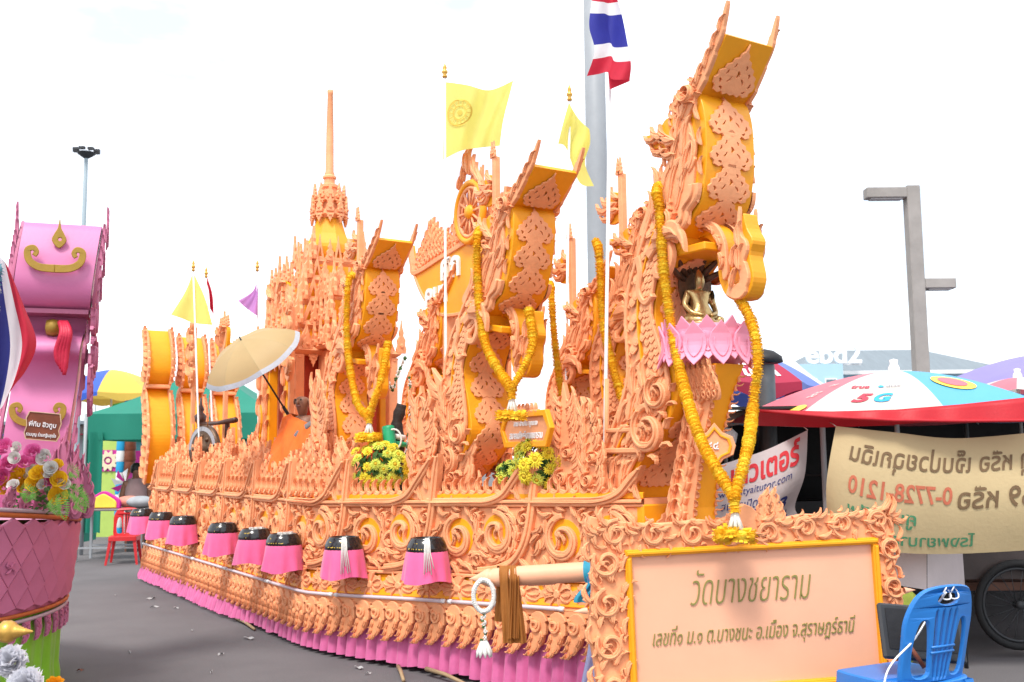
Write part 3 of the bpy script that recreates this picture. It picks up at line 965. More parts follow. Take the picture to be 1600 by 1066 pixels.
# yellow bow block below the front naga
bw = MB()
bw.box((2.30, 0, .95), (.62, .40, .52), bev=.01)
bow = bw.build('bow_block', YEL, boat)
for (y, z) in ((-.02, .72), (.0, .95)):
    b = spade_on([(2.612, .70), (2.612, 1.25)], .0 if z < .8 else .24, .30, .34); b.build('leaf_ornament', CORAL, bow)
for z in (.75, .98):
    for x in (2.08, 2.3, 2.5):
        inst('block_leaf', OM['flame'], bow, frame((x, -.203, z - .05), (1, 0, 0), (0, 0, 1), (0, -1, 0)) @ S(.24, .24, .2))
# ---------------------------------------------------------------- more helpers
def bw_(u, v, z): return BM @ V((u, v, z))
BMI = BM.inverted()
def atv(px, py, v):
    r = ray(px, py)
    e = BMI @ EYE
    d = (BMI.to_3x3() @ r)
    return e + d * ((v - e.y) / d.y)
_fcache = {}
def text_mb(body, extrude=.02, bold=0.0, shear=0.0, squeeze=1.0):
    cu = bpy.data.curves.new('lettering', 'FONT')
    cu.body = body; cu.extrude = extrude; cu.offset = bold; cu.shear = shear
    cu.align_x = 'CENTER'; cu.size = 1.0; cu.resolution_u = 3
    ob = bpy.data.objects.new('lettering', cu)
    COL.objects.link(ob)
    dg = bpy.context.evaluated_depsgraph_get()
    me = bpy.data.meshes.new_from_object(ob.evaluated_get(dg))
    b = MB()
    b.v = [(v.co.x * squeeze, v.co.y, v.co.z) for v in me.vertices]
    b.f = [list(p.vertices) for p in me.polygons]
    b.m = [0] * len(b.f); b.s = [False] * len(b.f)
    bpy.data.meshes.remove(me)
    bpy.data.objects.remove(ob)
    bpy.data.curves.remove(cu)
    return b
def fit(b, w=None, h=None):
    # centre the lettering and scale it to a width (or height); returns the MB
    xs = [p[0] for p in b.v]; ys = [p[1] for p in b.v]
    if not xs: return b
    cx, cy = (min(xs) + max(xs)) / 2, (min(ys) + max(ys)) / 2
    sx = (w / (max(xs) - min(xs))) if w else None
    sy = (h / (max(ys) - min(ys))) if h else None
    sx = sx or sy; sy = sy or sx
    b.v = [((x - cx) * sx, (y - cy) * sy, z) for x, y, z in b.v]
    return b
def warp(b, f):
    b.v = [tuple(f(*p)) for p in b.v]
    return b
def skin_mesh(name, verts, edges, radii, mats, root=0, sub=2):
    me = bpy.data.meshes.new(name)
    me.from_pydata([tuple(v) for v in verts], edges, [])
    ob = bpy.data.objects.new(name, me)
    COL.objects.link(ob)
    sk = ob.modifiers.new('skin', 'SKIN')
    sk.use_smooth_shade = True
    for i, r in enumerate(radii):
        d = me.skin_vertices[0].data[i]
        d.radius = r if isinstance(r, (tuple, list)) else (r, r)
        d.use_root = (i == root)
    ss = ob.modifiers.new('sub', 'SUBSURF'); ss.levels = sub; ss.render_levels = sub
    dg = bpy.context.evaluated_depsgraph_get()
    out = bpy.data.meshes.new_from_object(ob.evaluated_get(dg))
    out.materials.clear()
    out.materials.append(mats)
    for p in out.polygons: p.use_smooth = True
    bpy.data.objects.remove(ob); bpy.data.meshes.remove(me)
    return out

# ---------------------------------------------------------------- stern tails
def make_tail():
    root = empty('stern_tail')
    low = cat([(.05, 0, 0), (.16, .35, 0), (.20, .62, 0), (.10, .95, 0), (-.10, 1.27, 0)], 6)
    up = cat([(-.02, 1.27, 0), (.10, 1.42, 0), (.10, 1.62, 0), (.02, 1.82, 0), (-.12, 2.0, 0)], 6)
    for nm, c, w in (('lower_plate', low, .27), ('upper_plate', up, .27)):
        b = MB()
        front = [(p.x, p.y) for p in c]
        back = [(p.x - .07, p.y + .01) for p in c]
        b.plate([front + back[::-1]], -w / 2, w / 2, .004, lambda x, y, h: V((x, -h, y)), back=True)
        po = b.build(nm, YEL, root)
        for sd in (-1, 1):
            e = MB()
            cc = resample(c, 40)
            e.plate([ribbon([(p.x, p.y) for p in cc], lambda t: .13 * (.5 + .5 * saw(t, 7)) , lambda t: .07 * (.6 + .4 * saw(t, 9)))], 0, .025, .005, lambda x, y, h: V((x, sd * (w / 2 + h), y)), back=True)
            eo = e.build('edge_board', CORAL, po)
            for i in range(8):
                p = cc[2 + i * 4]
                inst('edge_leaf', OM['leaf'], eo, frame((p.x, sd * (w / 2 + .022), p.y), (1, 0, 0), (0, 0, 1), (0, sd, 0)) @ R(1.9, 'Z') @ S(.2, .2, .25))
    b = MB(); b.box((-.04, 0, 1.25), (.2, .31, .05), bev=.01); b.build('ledge_bar', CORAL, root)
    return root
tail0 = make_tail()
index_kids()
for i, (u, v, lab, sc) in enumerate(((-6.40, -.98, 'yellow curled stern tail, outermost, in front of the green tent', 1.0), (-6.48, -.52, 'yellow curled stern tail between the outermost tail and the carved standard', .97), (-6.5, -.08, 'yellow curled stern tail mostly hidden behind the slim carved standard', .95))):
    o = tail0 if i == 0 else copy_tree(tail0)
    o.matrix_world = BM @ T(u, v, 1.2) @ S(1, 1, sc)
    tag(o, lab, 'stern carving', 'stern tails of the boat float')

# ---------------------------------------------------------------- posts with carved standards
def standard(u, v, z0, z1, kind, label, w=.05):
    r = empty('carved_standard', BM @ T(u, v, 0))
    b = MB(); b.box((0, 0, (z0 + z1) / 2), (w, w, z1 - z0), bev=.006); b.build('post', CORAL, r)
    for d in (-.6, .6):
        inst('finial', OM['eave'], r, frame((d * w * .5, -w * .5, z1 - .01), (1, 0, 0), (0, 0, 1), (0, -1, 0)) @ S(.12, .13, .2))
    if kind == 'hook':
        e = MB()
        el = [(0, .02), (-.10, .10), (-.22, .10), (-.30, .0), (-.40, -.04), (-.30, -.12), (-.24, -.2), (-.12, -.22), (0, -.16)]
        el = [(p.x, p.y) for p in cat([(*p, 0) for p in el], 4, True)]
        sc = .75
        e.plate([[(x * sc, y * sc) for x, y in el]], -.02, .0, .004, lambda x, y, h: V((x, -h, z1 - .2 + y)), back=True)
        o = e.build('hook_board', YEL, r)
        for (x, y, a, s_) in ((-.03, -.1, 2.6, .2), (-.05, -.02, 2.9, .22), (-.16, -.06, 2.9, .2), (-.12, -.12, 3.2, .17), (-.03, .02, 2.4, .14)):
            inst('hook_leaf', OM['leaf'], o, frame((x * sc, -.004, z1 - .2 + y * sc), (1, 0, 0), (0, 0, 1), (0, -1, 0)) @ R(a, 'Z') @ S(s_ * sc * 1.3, s_ * sc * 1.3, .2))
    elif kind == 'spear':
        e = MB()
        c = resample(cat([(0, 0, 0), (.0, .3, 0), (-.01, .6, 0), (.01, .95, 0)], 6), 33)
        e.plate([ribbon([(p.x, p.y) for p in c], lambda t: .13 * env(t, .55) * (.7 + .3 * saw(t, 4)) + .004)], -.015, .015, .004, lambda x, y, h: V((x, -h - .03, z1 - .75 + y)), back=True)
        o = e.build('flame_board', CORAL, r)
        for i in range(7):
            inst('standard_leaf', OM['leaf'], o, frame(((-.05 if i % 2 else .05) * (1 - i / 9), -.045, z1 - .70 + i * .10), (1, 0, 0), (0, 0, 1), (0, -1, 0)) @ R(1.57 + (.35 if i % 2 else -.35), 'Z') @ S(.2, .2 * (1 if i % 2 else -1), .2))
    elif kind == 'shield':
        for nm, k, m, h0, h1 in (('shield_rim', 1.0, YEL, -.02, .02), ('shield_field', .82, CORAL, .018, .03)):
            e = MB()
            el = [(0, .02), (.16, .06), (.30, .0), (.29, -.22), (.2, -.42), (.0, -.55), (-.2, -.42), (-.29, -.22), (-.30, .0), (-.16, .06)]
            el = [(p.x * k * w * 13, p.y * k * w * 13 - .02) for p in cat([(*p, 0) for p in el], 4, True)]
            e.plate([el], h0, h1, .004, lambda x, y, h: V((x, -h - .03, z1 - .02 + y)), back=True)
            o = e.build(nm, m, r)
        for (x, y, a, s_) in ((0, -.34, 1.57, .3), (-.1, -.28, 2.0, .25), (.1, -.28, 1.1, .25), (-.1, -.1, 2.4, .2), (.1, -.1, .7, .2), (0, -.14, 1.57, .18)):
            q = w * 13
            inst('shield_leaf', OM['leaf'], o, frame((x * q, -.06, z1 - .02 + y * q), (1, 0, 0), (0, 0, 1), (0, -1, 0)) @ R(a, 'Z') @ S(s_ * q, s_ * q, .25))
        for k in range(5):
            inst('shield_crest', OM['eave'], o, frame(((k - 2) * .12 * w * 13, -.03, z1 + .0), (1, 0, 0), (0, 0, 1), (0, -1, 0)) @ S(.25 * w * 13, (.30 if k == 2 else .2) * w * 13, .3))
    tag(r, label, 'carved post', 'carved standards on the boat float')
    return r
standard(-1.37, -.3, 1.2, 3.72, 'hook', 'coral post with hooked carving just behind the shortest naga head')
standard(.79, -.1, 1.2, 3.80, 'hook', 'coral post with hooked carving beside the wheel crest')
standard(1.46, .6, 1.2, 3.60, 'hook', 'coral post with hooked carving between the big grey pole and tallest naga')
standard(.54, .78, 1.2, 3.30, 'hook', 'coral post with hooked carving behind the second yellow flag pole')
standard(-5.3, -.80, 1.2, 3.12, 'spear', 'slim coral standard with flame-shaped head beside the stern tails')
standard(-4.62, -.60, 1.2, 3.05, 'shield', 'coral standard with small shield below the yellow flag at stern', .05)
standard(-3.55, -.30, 1.2, 3.42, 'shield', 'coral standard with large crested shield above the beige umbrella', .085)
standard(-2.30, -.62, 1.2, 3.0, 'spear', 'coral standard with flame-shaped head right above the beige umbrella handle')
standard(-2.05, -.25, 1.2, 2.75, 'spear', 'coral standard with flame-shaped head beside the seated monk')

# ---------------------------------------------------------------- spire tower (mondop)
tw = empty('spire_tower', BM @ T(-3.05, .05, 1.2))
tag(tw, 'tall tiered coral and yellow tower with long slim spire', 'spire tower')
def sqr(b, hw0, z0, hw1, z1, mi=0): b.lathe([(0, z0), (hw0 * 1.4142, z0), (hw1 * 1.4142, z1), (0, z1)], 4, None, mi, False, PI / 4, PI / 4 + 2 * PI)
b = MB(); sqr(b, .62, 0, .62, .10); b.build('tower_base', CORAL, tw)
red = mat('plain red cloth', (.42, .05, .02), .7, .1, 6)  # one even red for the tower's inner wall
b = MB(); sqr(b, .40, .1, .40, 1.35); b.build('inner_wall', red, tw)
for sx in (-1, 1):
    for sy in (-1, 1):
        for off in (0, .24):
            c = MB(); c.box((sx * (.52 - off), sy * .52, .72), (.10, .10, 1.25), bev=.008)
            co = c.build('column', CORAL if off == 0 else YEL, tw)
            if sy < 0:
                for k in range(4): inst('column_leaf', OM['leaf'], co, frame((sx * (.52 - off), -.575, .2 + k * .28), (1, 0, 0), (0, 0, 1), (0, -1, 0)) @ R(1.4, 'Z') @ S(.24, .24, .2))
tiers = [(.60, 1.35, .50), (.52, 1.62, .43), (.44, 1.88, .36), (.36, 2.12, .29), (.29, 2.34, .23)]
for i, (hw, z, nh) in enumerate(tiers):
    b = MB(); sqr(b, hw * .92, z, hw, z + .04); sqr(b, hw, z + .04, hw * .96, z + .075); to = b.build('eave', CORAL, tw)
    b = MB(); sqr(b, nh, z + .07, nh * .97, (tiers[i + 1][1] if i < 4 else 2.56)); b.build('storey', YEL, tw)
    n = max(3, int(hw * 2 / .15))
    for sd, (nx, ny) in enumerate(((0, -1), (1, 0))):
        for k in range(n + 1):
            q = -hw + 2 * hw * k / n
            big = k in (0, n)
            M = frame((q, -hw * .97, z + .05), (1, 0, 0), (0, 0, 1), (0, -1, 0)) if sd == 0 else frame((hw * .97, q, z + .05), (0, 1, 0), (0, 0, 1), (1, 0, 0))
            inst('antefix', OM['eave'], to, M @ S(.30 if big else .26, .36 if big else .24, .3))
            if k < n:
                q2 = q + hw / n
                M2 = frame((q2, -hw * .93, z), (1, 0, 0), (0, 0, -1), (0, -1, 0)) if sd == 0 else frame((hw * .93, q2, z), (0, -1, 0), (0, 0, -1), (1, 0, 0))
                inst('drop_leaf', OM['eave'], to, M2 @ S(.26, .13, .2))
    for sx in (-1, 0, 1):
        # little gables and slanted bars on each storey
        g = MB(); g.plate([[(-.16, 0), (.16, 0), (.02, .26), (0, .34), (-.02, .26)], [(-.07, .04), (.07, .04), (0, .17)]], 0, .025, .004, lambda x, y, h: V((sx * nh * .9 + x * nh * 1.3, -nh - .0 - h - .03, z + .06 + y * .8)), back=True)
        g.build('gable', CORAL, tw)
        g = MB(); g.plate([[(-.16, 0), (.16, 0), (.02, .26), (0, .34), (-.02, .26)], [(-.07, .04), (.07, .04), (0, .17)]], 0, .025, .004, lambda x, y, h: V((nh + h + .03, sx * nh * .9 + x * nh * 1.3, z + .06 + y * .8)), back=True)
        g.build('gable', CORAL, tw)
# side porches
for (ox, lab) in ((-.86, 0), (.70, 0)):
    for k, (hw, z) in enumerate(((.26, 1.40), (.20, 1.66), (.14, 1.90))):
        b = MB(); b.lathe([(0, z), (hw * 1.3, z), (hw * 1.4142, z + .03), (hw * 1.3, z + .06), (hw * .9, z + .07), (hw * .85, z + .26)], 4, T(ox * .9, -.1, 0), 0, False, PI / 4, PI / 4 + 2 * PI)
        po = b.build('porch_roof', CORAL if k % 2 == 0 else YEL, tw)
        for sd in range(4):
            for q in (-1, -.33, .33, 1):
                a = sd * PI / 2
                M = T(ox * .9, -.1, 0) @ R(a, 'Z') @ frame((q * hw, -hw, z + .04), (1, 0, 0), (0, 0, 1), (0, -1, 0))
                inst('antefix', OM['eave'], po, M @ S(.28, .36 if abs(q) == 1 else .25, .3))
    b = MB(); b.box((ox * .9, -.1, .7), (.36, .36, 1.4), bev=.01); b.build('porch_pier', CORAL, tw)
b = MB(); b.lathe([(.27, 2.50), (.25, 2.60), (.20, 2.72), (.155, 2.86), (.14, 2.94), (0, 2.95)], 8, None, 0, False); b.build('bell', YEL, tw)
b = MB(); b.lathe([(.15, 2.90), (.19, 2.94), (.19, 2.98), (.14, 3.0), (.13, 3.08), (.165, 3.10), (.165, 3.14), (.09, 3.16), (.08, 3.25), (.10, 3.26), (.10, 3.29), (.06, 3.31), (.06, 3.36), (.075, 3.37), (.075, 3.39), (.05, 3.41), (0, 3.42)], 12, None, 0, False); co = b.build('crown_ring', CORAL, tw)
for zz, rr, s_ in ((2.96, .19, .2), (3.12, .165, .17)):
    for k in range(10):
        a = 2 * PI * k / 10
        inst('crown_spike', OM['eave'], co, R(a, 'Z') @ frame((0, -rr, zz), (1, 0, 0), (0, 0, 1), (0, -1, 0)) @ S(.22, s_, .3))
        inst('crown_spike', OM['eave'], co, R(a, 'Z') @ frame((0, -rr, zz - .02), (1, 0, 0), (0, 0, -1), (0, -1, 0)) @ S(.22, s_ * .5, .3))
b = MB(); b.lathe([(.052, 3.40), (.055, 3.42), (.045, 3.45), (.040, 3.9), (.030, 4.33), (.033, 4.335), (.034, 4.38), (.0, 4.39)], 10, None, 0, True); b.build('spire', CORAL, tw)

# ---------------------------------------------------------------- boat-shaped name board with the wheel crest
bo = empty('wheel_crest_board', BM @ T(-.65, .30, 0))
tag(bo, 'yellow boat-shaped board with white letters and carved wheel crest', 'crest board')
pts = [(-.84, 3.56), (-.78, 3.36), (-.70, 3.26), (-.1, 3.33), (.6, 3.42), (.9, 3.50), (1.0, 3.72), (1.03, 3.4), (.95, 3.05), (.75, 2.84), (.3, 2.76), (-.2, 2.80), (-.52, 3.0), (-.74, 3.28)]
loop = [(p.x, p.y) for p in cat([(*p, 0) for p in pts], 4, True)]
b = MB(); b.plate([loop], -.03, .03, .005, lambda x, y, h: V((x, -h, y)), back=True); hb_ = b.build('board', YEL, bo)
b = MB(); b.plate([ribbon([(p.x, p.y) for p in cat([(*p, 0) for p in pts[:7]], 5)], lambda t: .022)], .0, .05, .005, lambda x, y, h: V((x, -h, y)), back=True); b.build('rim', CORAL, bo)
b = MB(); b.plate([ribbon([(p.x, p.y) for p in cat([(*p, 0) for p in pts[7:] + pts[:1]], 5)], lambda t: .015)], .0, .045, .005, lambda x, y, h: V((x, -h, y)), back=True); b.build('rim', CORAL, bo)
for body, x, z, h in (('ศก', .02, 3.20, .20), ('คนา', -.26, 2.98, .17)):
    t = fit(text_mb(body, .03, .03), None, h)
    warp(t, lambda a, c, d: (x + a, -.035 - d * .5, z + c))
    t.build('lettering', WHITE, bo)
for i in range(9):
    x = -.66 + i * .07
    inst('crest_flame', OM['flame'], bo, frame((x, -.0, 3.27 + i * .012), (1, 0, 0), (0, 0, 1), (0, -1, 0)) @ S(.26, .22 + .22 * math.exp(-((i - 3.5) / 2.2) ** 2), .3))
for i in range(6):
    inst('crest_flame', OM['flame'], bo, frame((.0 + i * .16, .03, 3.35), (1, 0, 0), (0, 0, 1), (0, -1, 0)) @ S(.3, .75 - .16 * abs(i - 2.6), .3))
b = MB(); b.tube([(.42 + .235 * math.cos(a), -.06, 3.62 + .26 * math.sin(a)) for a in [2 * PI * k / 32 for k in range(32)]], .03, 8, closed=True)
wh = b.build('wheel_rim', YEL, bo)
b = MB(); b.tube([(.42 + .195 * math.cos(a), -.06, 3.62 + .215 * math.sin(a)) for a in [2 * PI * k / 32 for k in range(32)]], .018, 8, closed=True); b.build('wheel_ring', CORAL, wh)
for k in range(12):
    a = 2 * PI * k / 12
    b = MB(); b.tube([(.42 + .05 * math.cos(a), -.06, 3.62 + .05 * math.sin(a)), (.42 + .19 * math.cos(a), -.06, 3.62 + .21 * math.sin(a))], [.009, .015], 6); b.build('spoke', CORAL, wh)
b = MB(); b.lathe([(0, .03), (.05, .025), (.065, .0), (.065, -.03), (0, -.03)], 16, frame((.42, -.065, 3.62), (1, 0, 0), (0, 0, 1), (0, -1, 0))); b.build('hub', YEL, wh)
for (x, z, a, s_) in ((.30, 3.92, 1.2, .2), (.42, 3.95, 1.57, .25), (.54, 3.92, 1.9, .2), (.22, 3.86, .9, .18), (.36, 4.0, 1.5, .2), (.62, 3.85, 2.1, .2)):
    inst('wheel_leaf', OM['leaf'], wh, frame((x, -.04, z), (1, 0, 0), (0, 0, 1), (0, -1, 0)) @ R(a, 'Z') @ S(s_, s_, .25))
for x in (-.1, .9):
    b = MB(); b.box((x, .0, 2.0), (.07, .07, 1.62)); b.build('post', CORAL, bo)

# ---------------------------------------------------------------- tall carved flame boards along the near gunwale
def flame_board(u, v, z, h, w, lean, label, rot=0, plain=False):
    r = empty('flame_board', BM @ T(u, v, z) @ R(rot, 'Z'))
    c = resample(cat([(0, 0, 0), (lean * .2, .3 * h, 0), (lean * .35, .65 * h, 0), (lean, h, 0)], 6), 33)
    b = MB(); b.plate([ribbon([(p.x, p.y) for p in c], lambda t: w * (env(t * .9 + .1, .5)) * (.74 + .26 * saw(t, 4)) + .003, lambda t: w * .8 * env(t * .9 + .1, .5) + .003)], -.02, .02, .005, lambda x, y, h_: V((x, -h_, y)), back=True)
    bd = b.build('back_board', CORAL, r)
    rnd = random.Random(int(u * 100))
    for i in range(24):
        t = .04 + .80 * i / 24
        p = c[int(t * 32)]
        ww = w * env(t * .9 + .1, .5)
        sd = -1 if i % 2 else 1
        inst('flame_leaf', OM['leaf'], bd, frame((p.x + sd * ww * .42, -.018, p.y), (1, 0, 0), (0, 0, 1), (0, -1, 0)) @ R(1.5 + sd * -.35 + rnd.uniform(-.45, .45), 'Z') @ S(.22 * h, .22 * h * -sd, .13))
    for (t, s_) in ((.16, .55), (.40, .4)):
        p = c[int(t * 32)]
        inst('flame_scroll', OM['scroll'], bd, frame((p.x + (.25 if t > .3 else -.2) * w, -.02, p.y), (1, 0, 0), (0, 0, 1), (0, -1, 0)) @ S(s_ * w * 1.6, s_ * w * 1.6, .2))
    tag(r, label, 'carving', 'tall flame boards along the gunwale')
    return r
flame_board(-.74, -.90, 1.2, 1.05, .15, -.12, 'tall carved flame board in front of the seated monk')
flame_board(.70, -.68, 1.2, .82, .15, -.02, 'tall carved flame board between the chrysanthemum bouquet and second naga', .3)
flame_board(1.0, -.52, 1.2, .95, .17, -.30, 'carved flame board with a long horn at the foot of second naga', .3)
flame_board(1.99, -.30, 1.25, .72, .13, -.02, 'carved flame board covering the dark stump, beside the coral text plaque', .25)
flame_board(2.25, -.27, 1.25, .62, .12, -.12, 'carved flame board at the foot of the tall flag pole', .1)
flame_board(-3.05, -.98, 1.2, .62, .12, .05, 'carved flame board rising above the flame fence below the beige umbrella')
flame_board(-4.3, -.98, 1.2, .55, .12, .05, 'carved flame board rising beside the gong')

# ---------------------------------------------------------------- marigold garlands
def disc_mesh(m, seed=1):
    rnd = random.Random(seed)
    b = MB()
    b.lathe([(0, -.5), (.7, -.42), (.82, 0), (.7, .42), (0, .5)], 10)
    for ring, (rr, z, tilt) in enumerate(((.78, -.25, -.4), (.86, .05, 0), (.76, .3, .4))):
        n = 11
        for k in range(n):
            a = 2 * PI * (k + .5 * ring) / n + rnd.uniform(-.1, .1)
            l = .30 * rnd.uniform(.7, 1.2)
            c, s_ = math.cos(a), math.sin(a)
            t = V((-s_, c, 0)) * .26
            o = V((c * rr, s_ * rr, z))
            e = V((c * (rr + l), s_ * (rr + l), z + tilt * .5 + rnd.uniform(-.12, .12)))
            b.add([o - t * .8, o + t * .8, e + t, e - t], [(0, 1, 2, 3)])
    return b.mesh('marigold', m)
MG = [disc_mesh(MARI, 1), disc_mesh(MARIL, 2), disc_mesh(MARI, 3)]
def garland(name, strands, label, r=.032, pitch=.025, tassel=None, group='marigold garlands on the nagas'):
    root = empty(name, loc=strands[0][-1])
    rnd = random.Random(3)
    for st in strands:
        P = cat(st, 10)
        L = sum((P[i + 1] - P[i]).length for i in range(len(P) - 1))
        n = max(3, int(L / pitch))
        Q = resample(P, n)
        cord = MB(); cord.tube([q - root.location for q in resample(P, 24)], r * .4, 6); cord.build('cord', MARI, root)
        for i, q in enumerate(Q):
            g = (Q[min(n - 1, i + 1)] - Q[max(0, i - 1)])
            rot = g.to_track_quat('Z', 'X').to_matrix().to_4x4()
            k = r * rnd.uniform(.9, 1.08)
            o = inst('marigold', MG[rnd.randrange(3)], root, T(*(q - root.location)) @ rot @ R(rnd.uniform(0, 6), 'Z') @ R(rnd.uniform(-.15, .15), 'X') @ S(k, k, pitch * 1.25))
    if tassel:
        p = tassel
        for k in range(7):
            a = 2 * PI * k / 7
            d = V((.022 * math.cos(a), .022 * math.sin(a), 0))
            b = MB(); b.tube([p - root.location + d * .4, p + d * .8 + V((0, 0, -.045)) - root.location, p + d * 1.5 + V((0, 0, -.10)) - root.location], [.006, .009, .011], 6); b.build('white_tassel', WHF, root)
        for k in range(9):
            a = 2 * PI * k / 9
            d = V((.07 * math.cos(a), .05 * math.sin(a), -.112 - .008 * (k % 3)))
            if k == 0: d = V((0, 0, -.12))
            inst('marigold', MG[k % 3], root, T(*(p + d - root.location)) @ R(rnd.uniform(-.5, .5), 'X') @ S(.042, .042, .05))
    tag(root, label, 'garland', group)
    return root
N1 = lambda x, v, z: bw_(2.4 + x, v, 1.2 + z)
jn = at(1147, 778, 5.12)
garland('marigold_garland', [[N1(.42, -.12, 1.90), N1(.47, -.25, 1.84), N1(.50, -.255, 1.70), N1(.53, -.26, 1.3), N1(.62, -.26, .84), at(1092, 680, 5.36), jn],
        [N1(.86, -.02, 1.19), N1(.98, -.03, 1.0), N1(1.03, -.05, .8), N1(.99, -.06, .54), at(1168, 700, 5.22), jn], [jn, jn + V((0, -.01, -.06))]],
        'long marigold garland hanging from the tallest naga down to the name board', r=.029, tassel=jn + V((0, -.01, -.06)))
q = bw_(1.80, -.60, 1.93)
garland('marigold_garland', [[bw_(1.30, -.48, 3.0), bw_(1.38, -.60, 3.04), bw_(1.37, -.60, 2.7), bw_(1.47, -.60, 2.25), q], [bw_(1.78, -.45, 2.45), bw_(1.86, -.48, 2.2), q], [q, q + V((0, 0, -.05))]],
        'marigold garland hanging on second naga above the coral text plaque', .030, tassel=q + V((0, 0, -.05)))
q = bw_(.0, -.80, 1.83)
garland('marigold_garland', [[bw_(-.44, -.72, 3.0), bw_(-.44, -.8, 2.95), bw_(-.45, -.8, 2.42), bw_(-.25, -.8, 1.95), q], [bw_(-.05, -.62, 2.4), bw_(.08, -.74, 2.1), q], [q, q + V((0, 0, -.05))]],
        'marigold garland hanging on shortest naga above the chrysanthemum bouquet', .029, tassel=q + V((0, 0, -.05)))
garland('marigold_garland', [[bw_(1.66, .20, 3.0), bw_(1.72, .18, 2.89), bw_(1.74, .18, 2.5), bw_(1.78, .18, 2.3), bw_(1.90, .18, 1.97), bw_(2.05, .18, 1.7)]],
        'marigold garland strand left of the tallest naga, behind the tall flag pole', .029)
garland('marigold_garland', [[bw_(1.10, .18, 2.78), bw_(1.14, .16, 2.72), bw_(1.17, .16, 2.4), bw_(1.22, .16, 2.1), bw_(1.3, .16, 1.8)]],
        'marigold garland strand between the two nagas behind the text plaque', .028)

# ---------------------------------------------------------------- lotus pedestal, statue and number plaque
lp = empty('lotus_pedestal', BM @ T(2.98, 0, 1.2))
tag(lp, 'pink lotus petal pedestal on a carved coral column before the tallest naga', 'pedestal')
b = MB()
prof = [(-.18, -.35, .13), (-.14, 0, .11), (-.05, .35, .09), (.04, .62, .10), (.07, .80, .15)]
vs = []
for (x, z, hw) in prof:
    vs += [(x - hw, -hw * .9, z), (x + hw, -hw * .9, z), (x + hw, hw * .5, z), (x - hw, hw * .5, z)]
fs = []
for i in range(len(prof) - 1):
    for k in range(4): fs.append((i * 4 + k, i * 4 + (k + 1) % 4, i * 4 + 4 + (k + 1) % 4, i * 4 + 4 + k))
fs += [(3, 2, 1, 0), tuple(range((len(prof) - 1) * 4, len(prof) * 4))]
b.add(vs, fs); col = b.build('column', YEL, lp)
def colx(z):
    for a, c in zip(prof, prof[1:]):
        if a[1] <= z <= c[1]:
            t = (z - a[1]) / (c[1] - a[1]); return lerp(a[0], c[0], t), lerp(a[2], c[2], t)
    return prof[-1][0], prof[-1][2]
b = MB()
zz = [-.34 + 1.13 * i / 14 for i in range(15)]
b.plate([[(colx(z)[0] - colx(z)[1] * .98, z) for z in zz] + [(colx(z)[0] + colx(z)[1] * .98, z) for z in zz[::-1]]], 0, .012, .003, lambda x, y, h: V((x, -colx(y)[1] * .9 - h, y)))
cs = b.build('column_side', CORAL, col)
for i in range(13):
    z = -.33 + i * .083
    for q in (-.5, .35):
        x = colx(z)[0] + q * colx(z)[1]
        inst('column_leaf', OM['leaf'], cs, frame((x, -colx(z)[1] * .9 - .01, z), (1, 0, 0), (0, 0, 1), (0, -1, 0)) @ R(1.57 + q * .5, 'Z') @ S(.14, .14 * (1 if q < 0 else -1), .2))
for sy in (-1, 1):
    for i in range(22):
        z = -.33 + i * .05
        x, hw = colx(z)
        inst('edge_leaf', OM['comma'], cs, frame((x + hw, hw * (.5 if sy > 0 else -.9), z), (0, 0, 1), (.7, sy * .7, 0), (.7, -sy * .7, 0)) @ S(.05, .05, .08))
for i in range(7):
    inst('capital_leaf', OM['flame'], cs, frame((-.06 + i * .042, -.11 - .0, .60), (1, 0, 0), (0, -.25, .97), (0, -.97, -.25)) @ S(.14, .24, .2))
b = MB(); b.lathe([(0, .80), (.16, .80), (.235, .86), (.245, .98), (.235, 1.03), (0, 1.035)], 24, T(.0, 0, 0)); b.build('lotus_core', PINKL, lp)
def petal():
    b = MB()
    half = [(0, .5), (.12, .36), (.23, .22), (.27, .04), (.27, -.04), (.23, -.22), (.14, -.36), (0, -.5)]
    loop = half + [(-x, y) for x, y in half[1:-1][::-1]]
    f = lambda x, y, h: V((x, y, h - .9 * x * x + .35 * y * y))
    b.plate([loop], -.03, .03, .01, f, back=True)
    b.plate([ribbon([(p.x, p.y) for p in cat([(-.16, .12, 0), (-.15, -.1, 0), (0, -.3, 0), (.15, -.1, 0), (.16, .12, 0)], 4)], lambda t: .012)], .028, .045, .005, f)
    return b.mesh('lotus petal', PINKL)
pm = petal()
for ring, (rr, zc, n, s_) in enumerate(((.262, .915, 11, .25), (.246, .935, 11, .25))):
    for k in range(n):
        a = 2 * PI * (k + .5 * ring) / n
        inst('petal', pm, lp, R(a, 'Z') @ frame((0, -rr, zc + ring * .012), (1, 0, 0), (0, .05, 1), (0, -1, .05)) @ S(.25 if ring == 0 else .25, s_, .2))
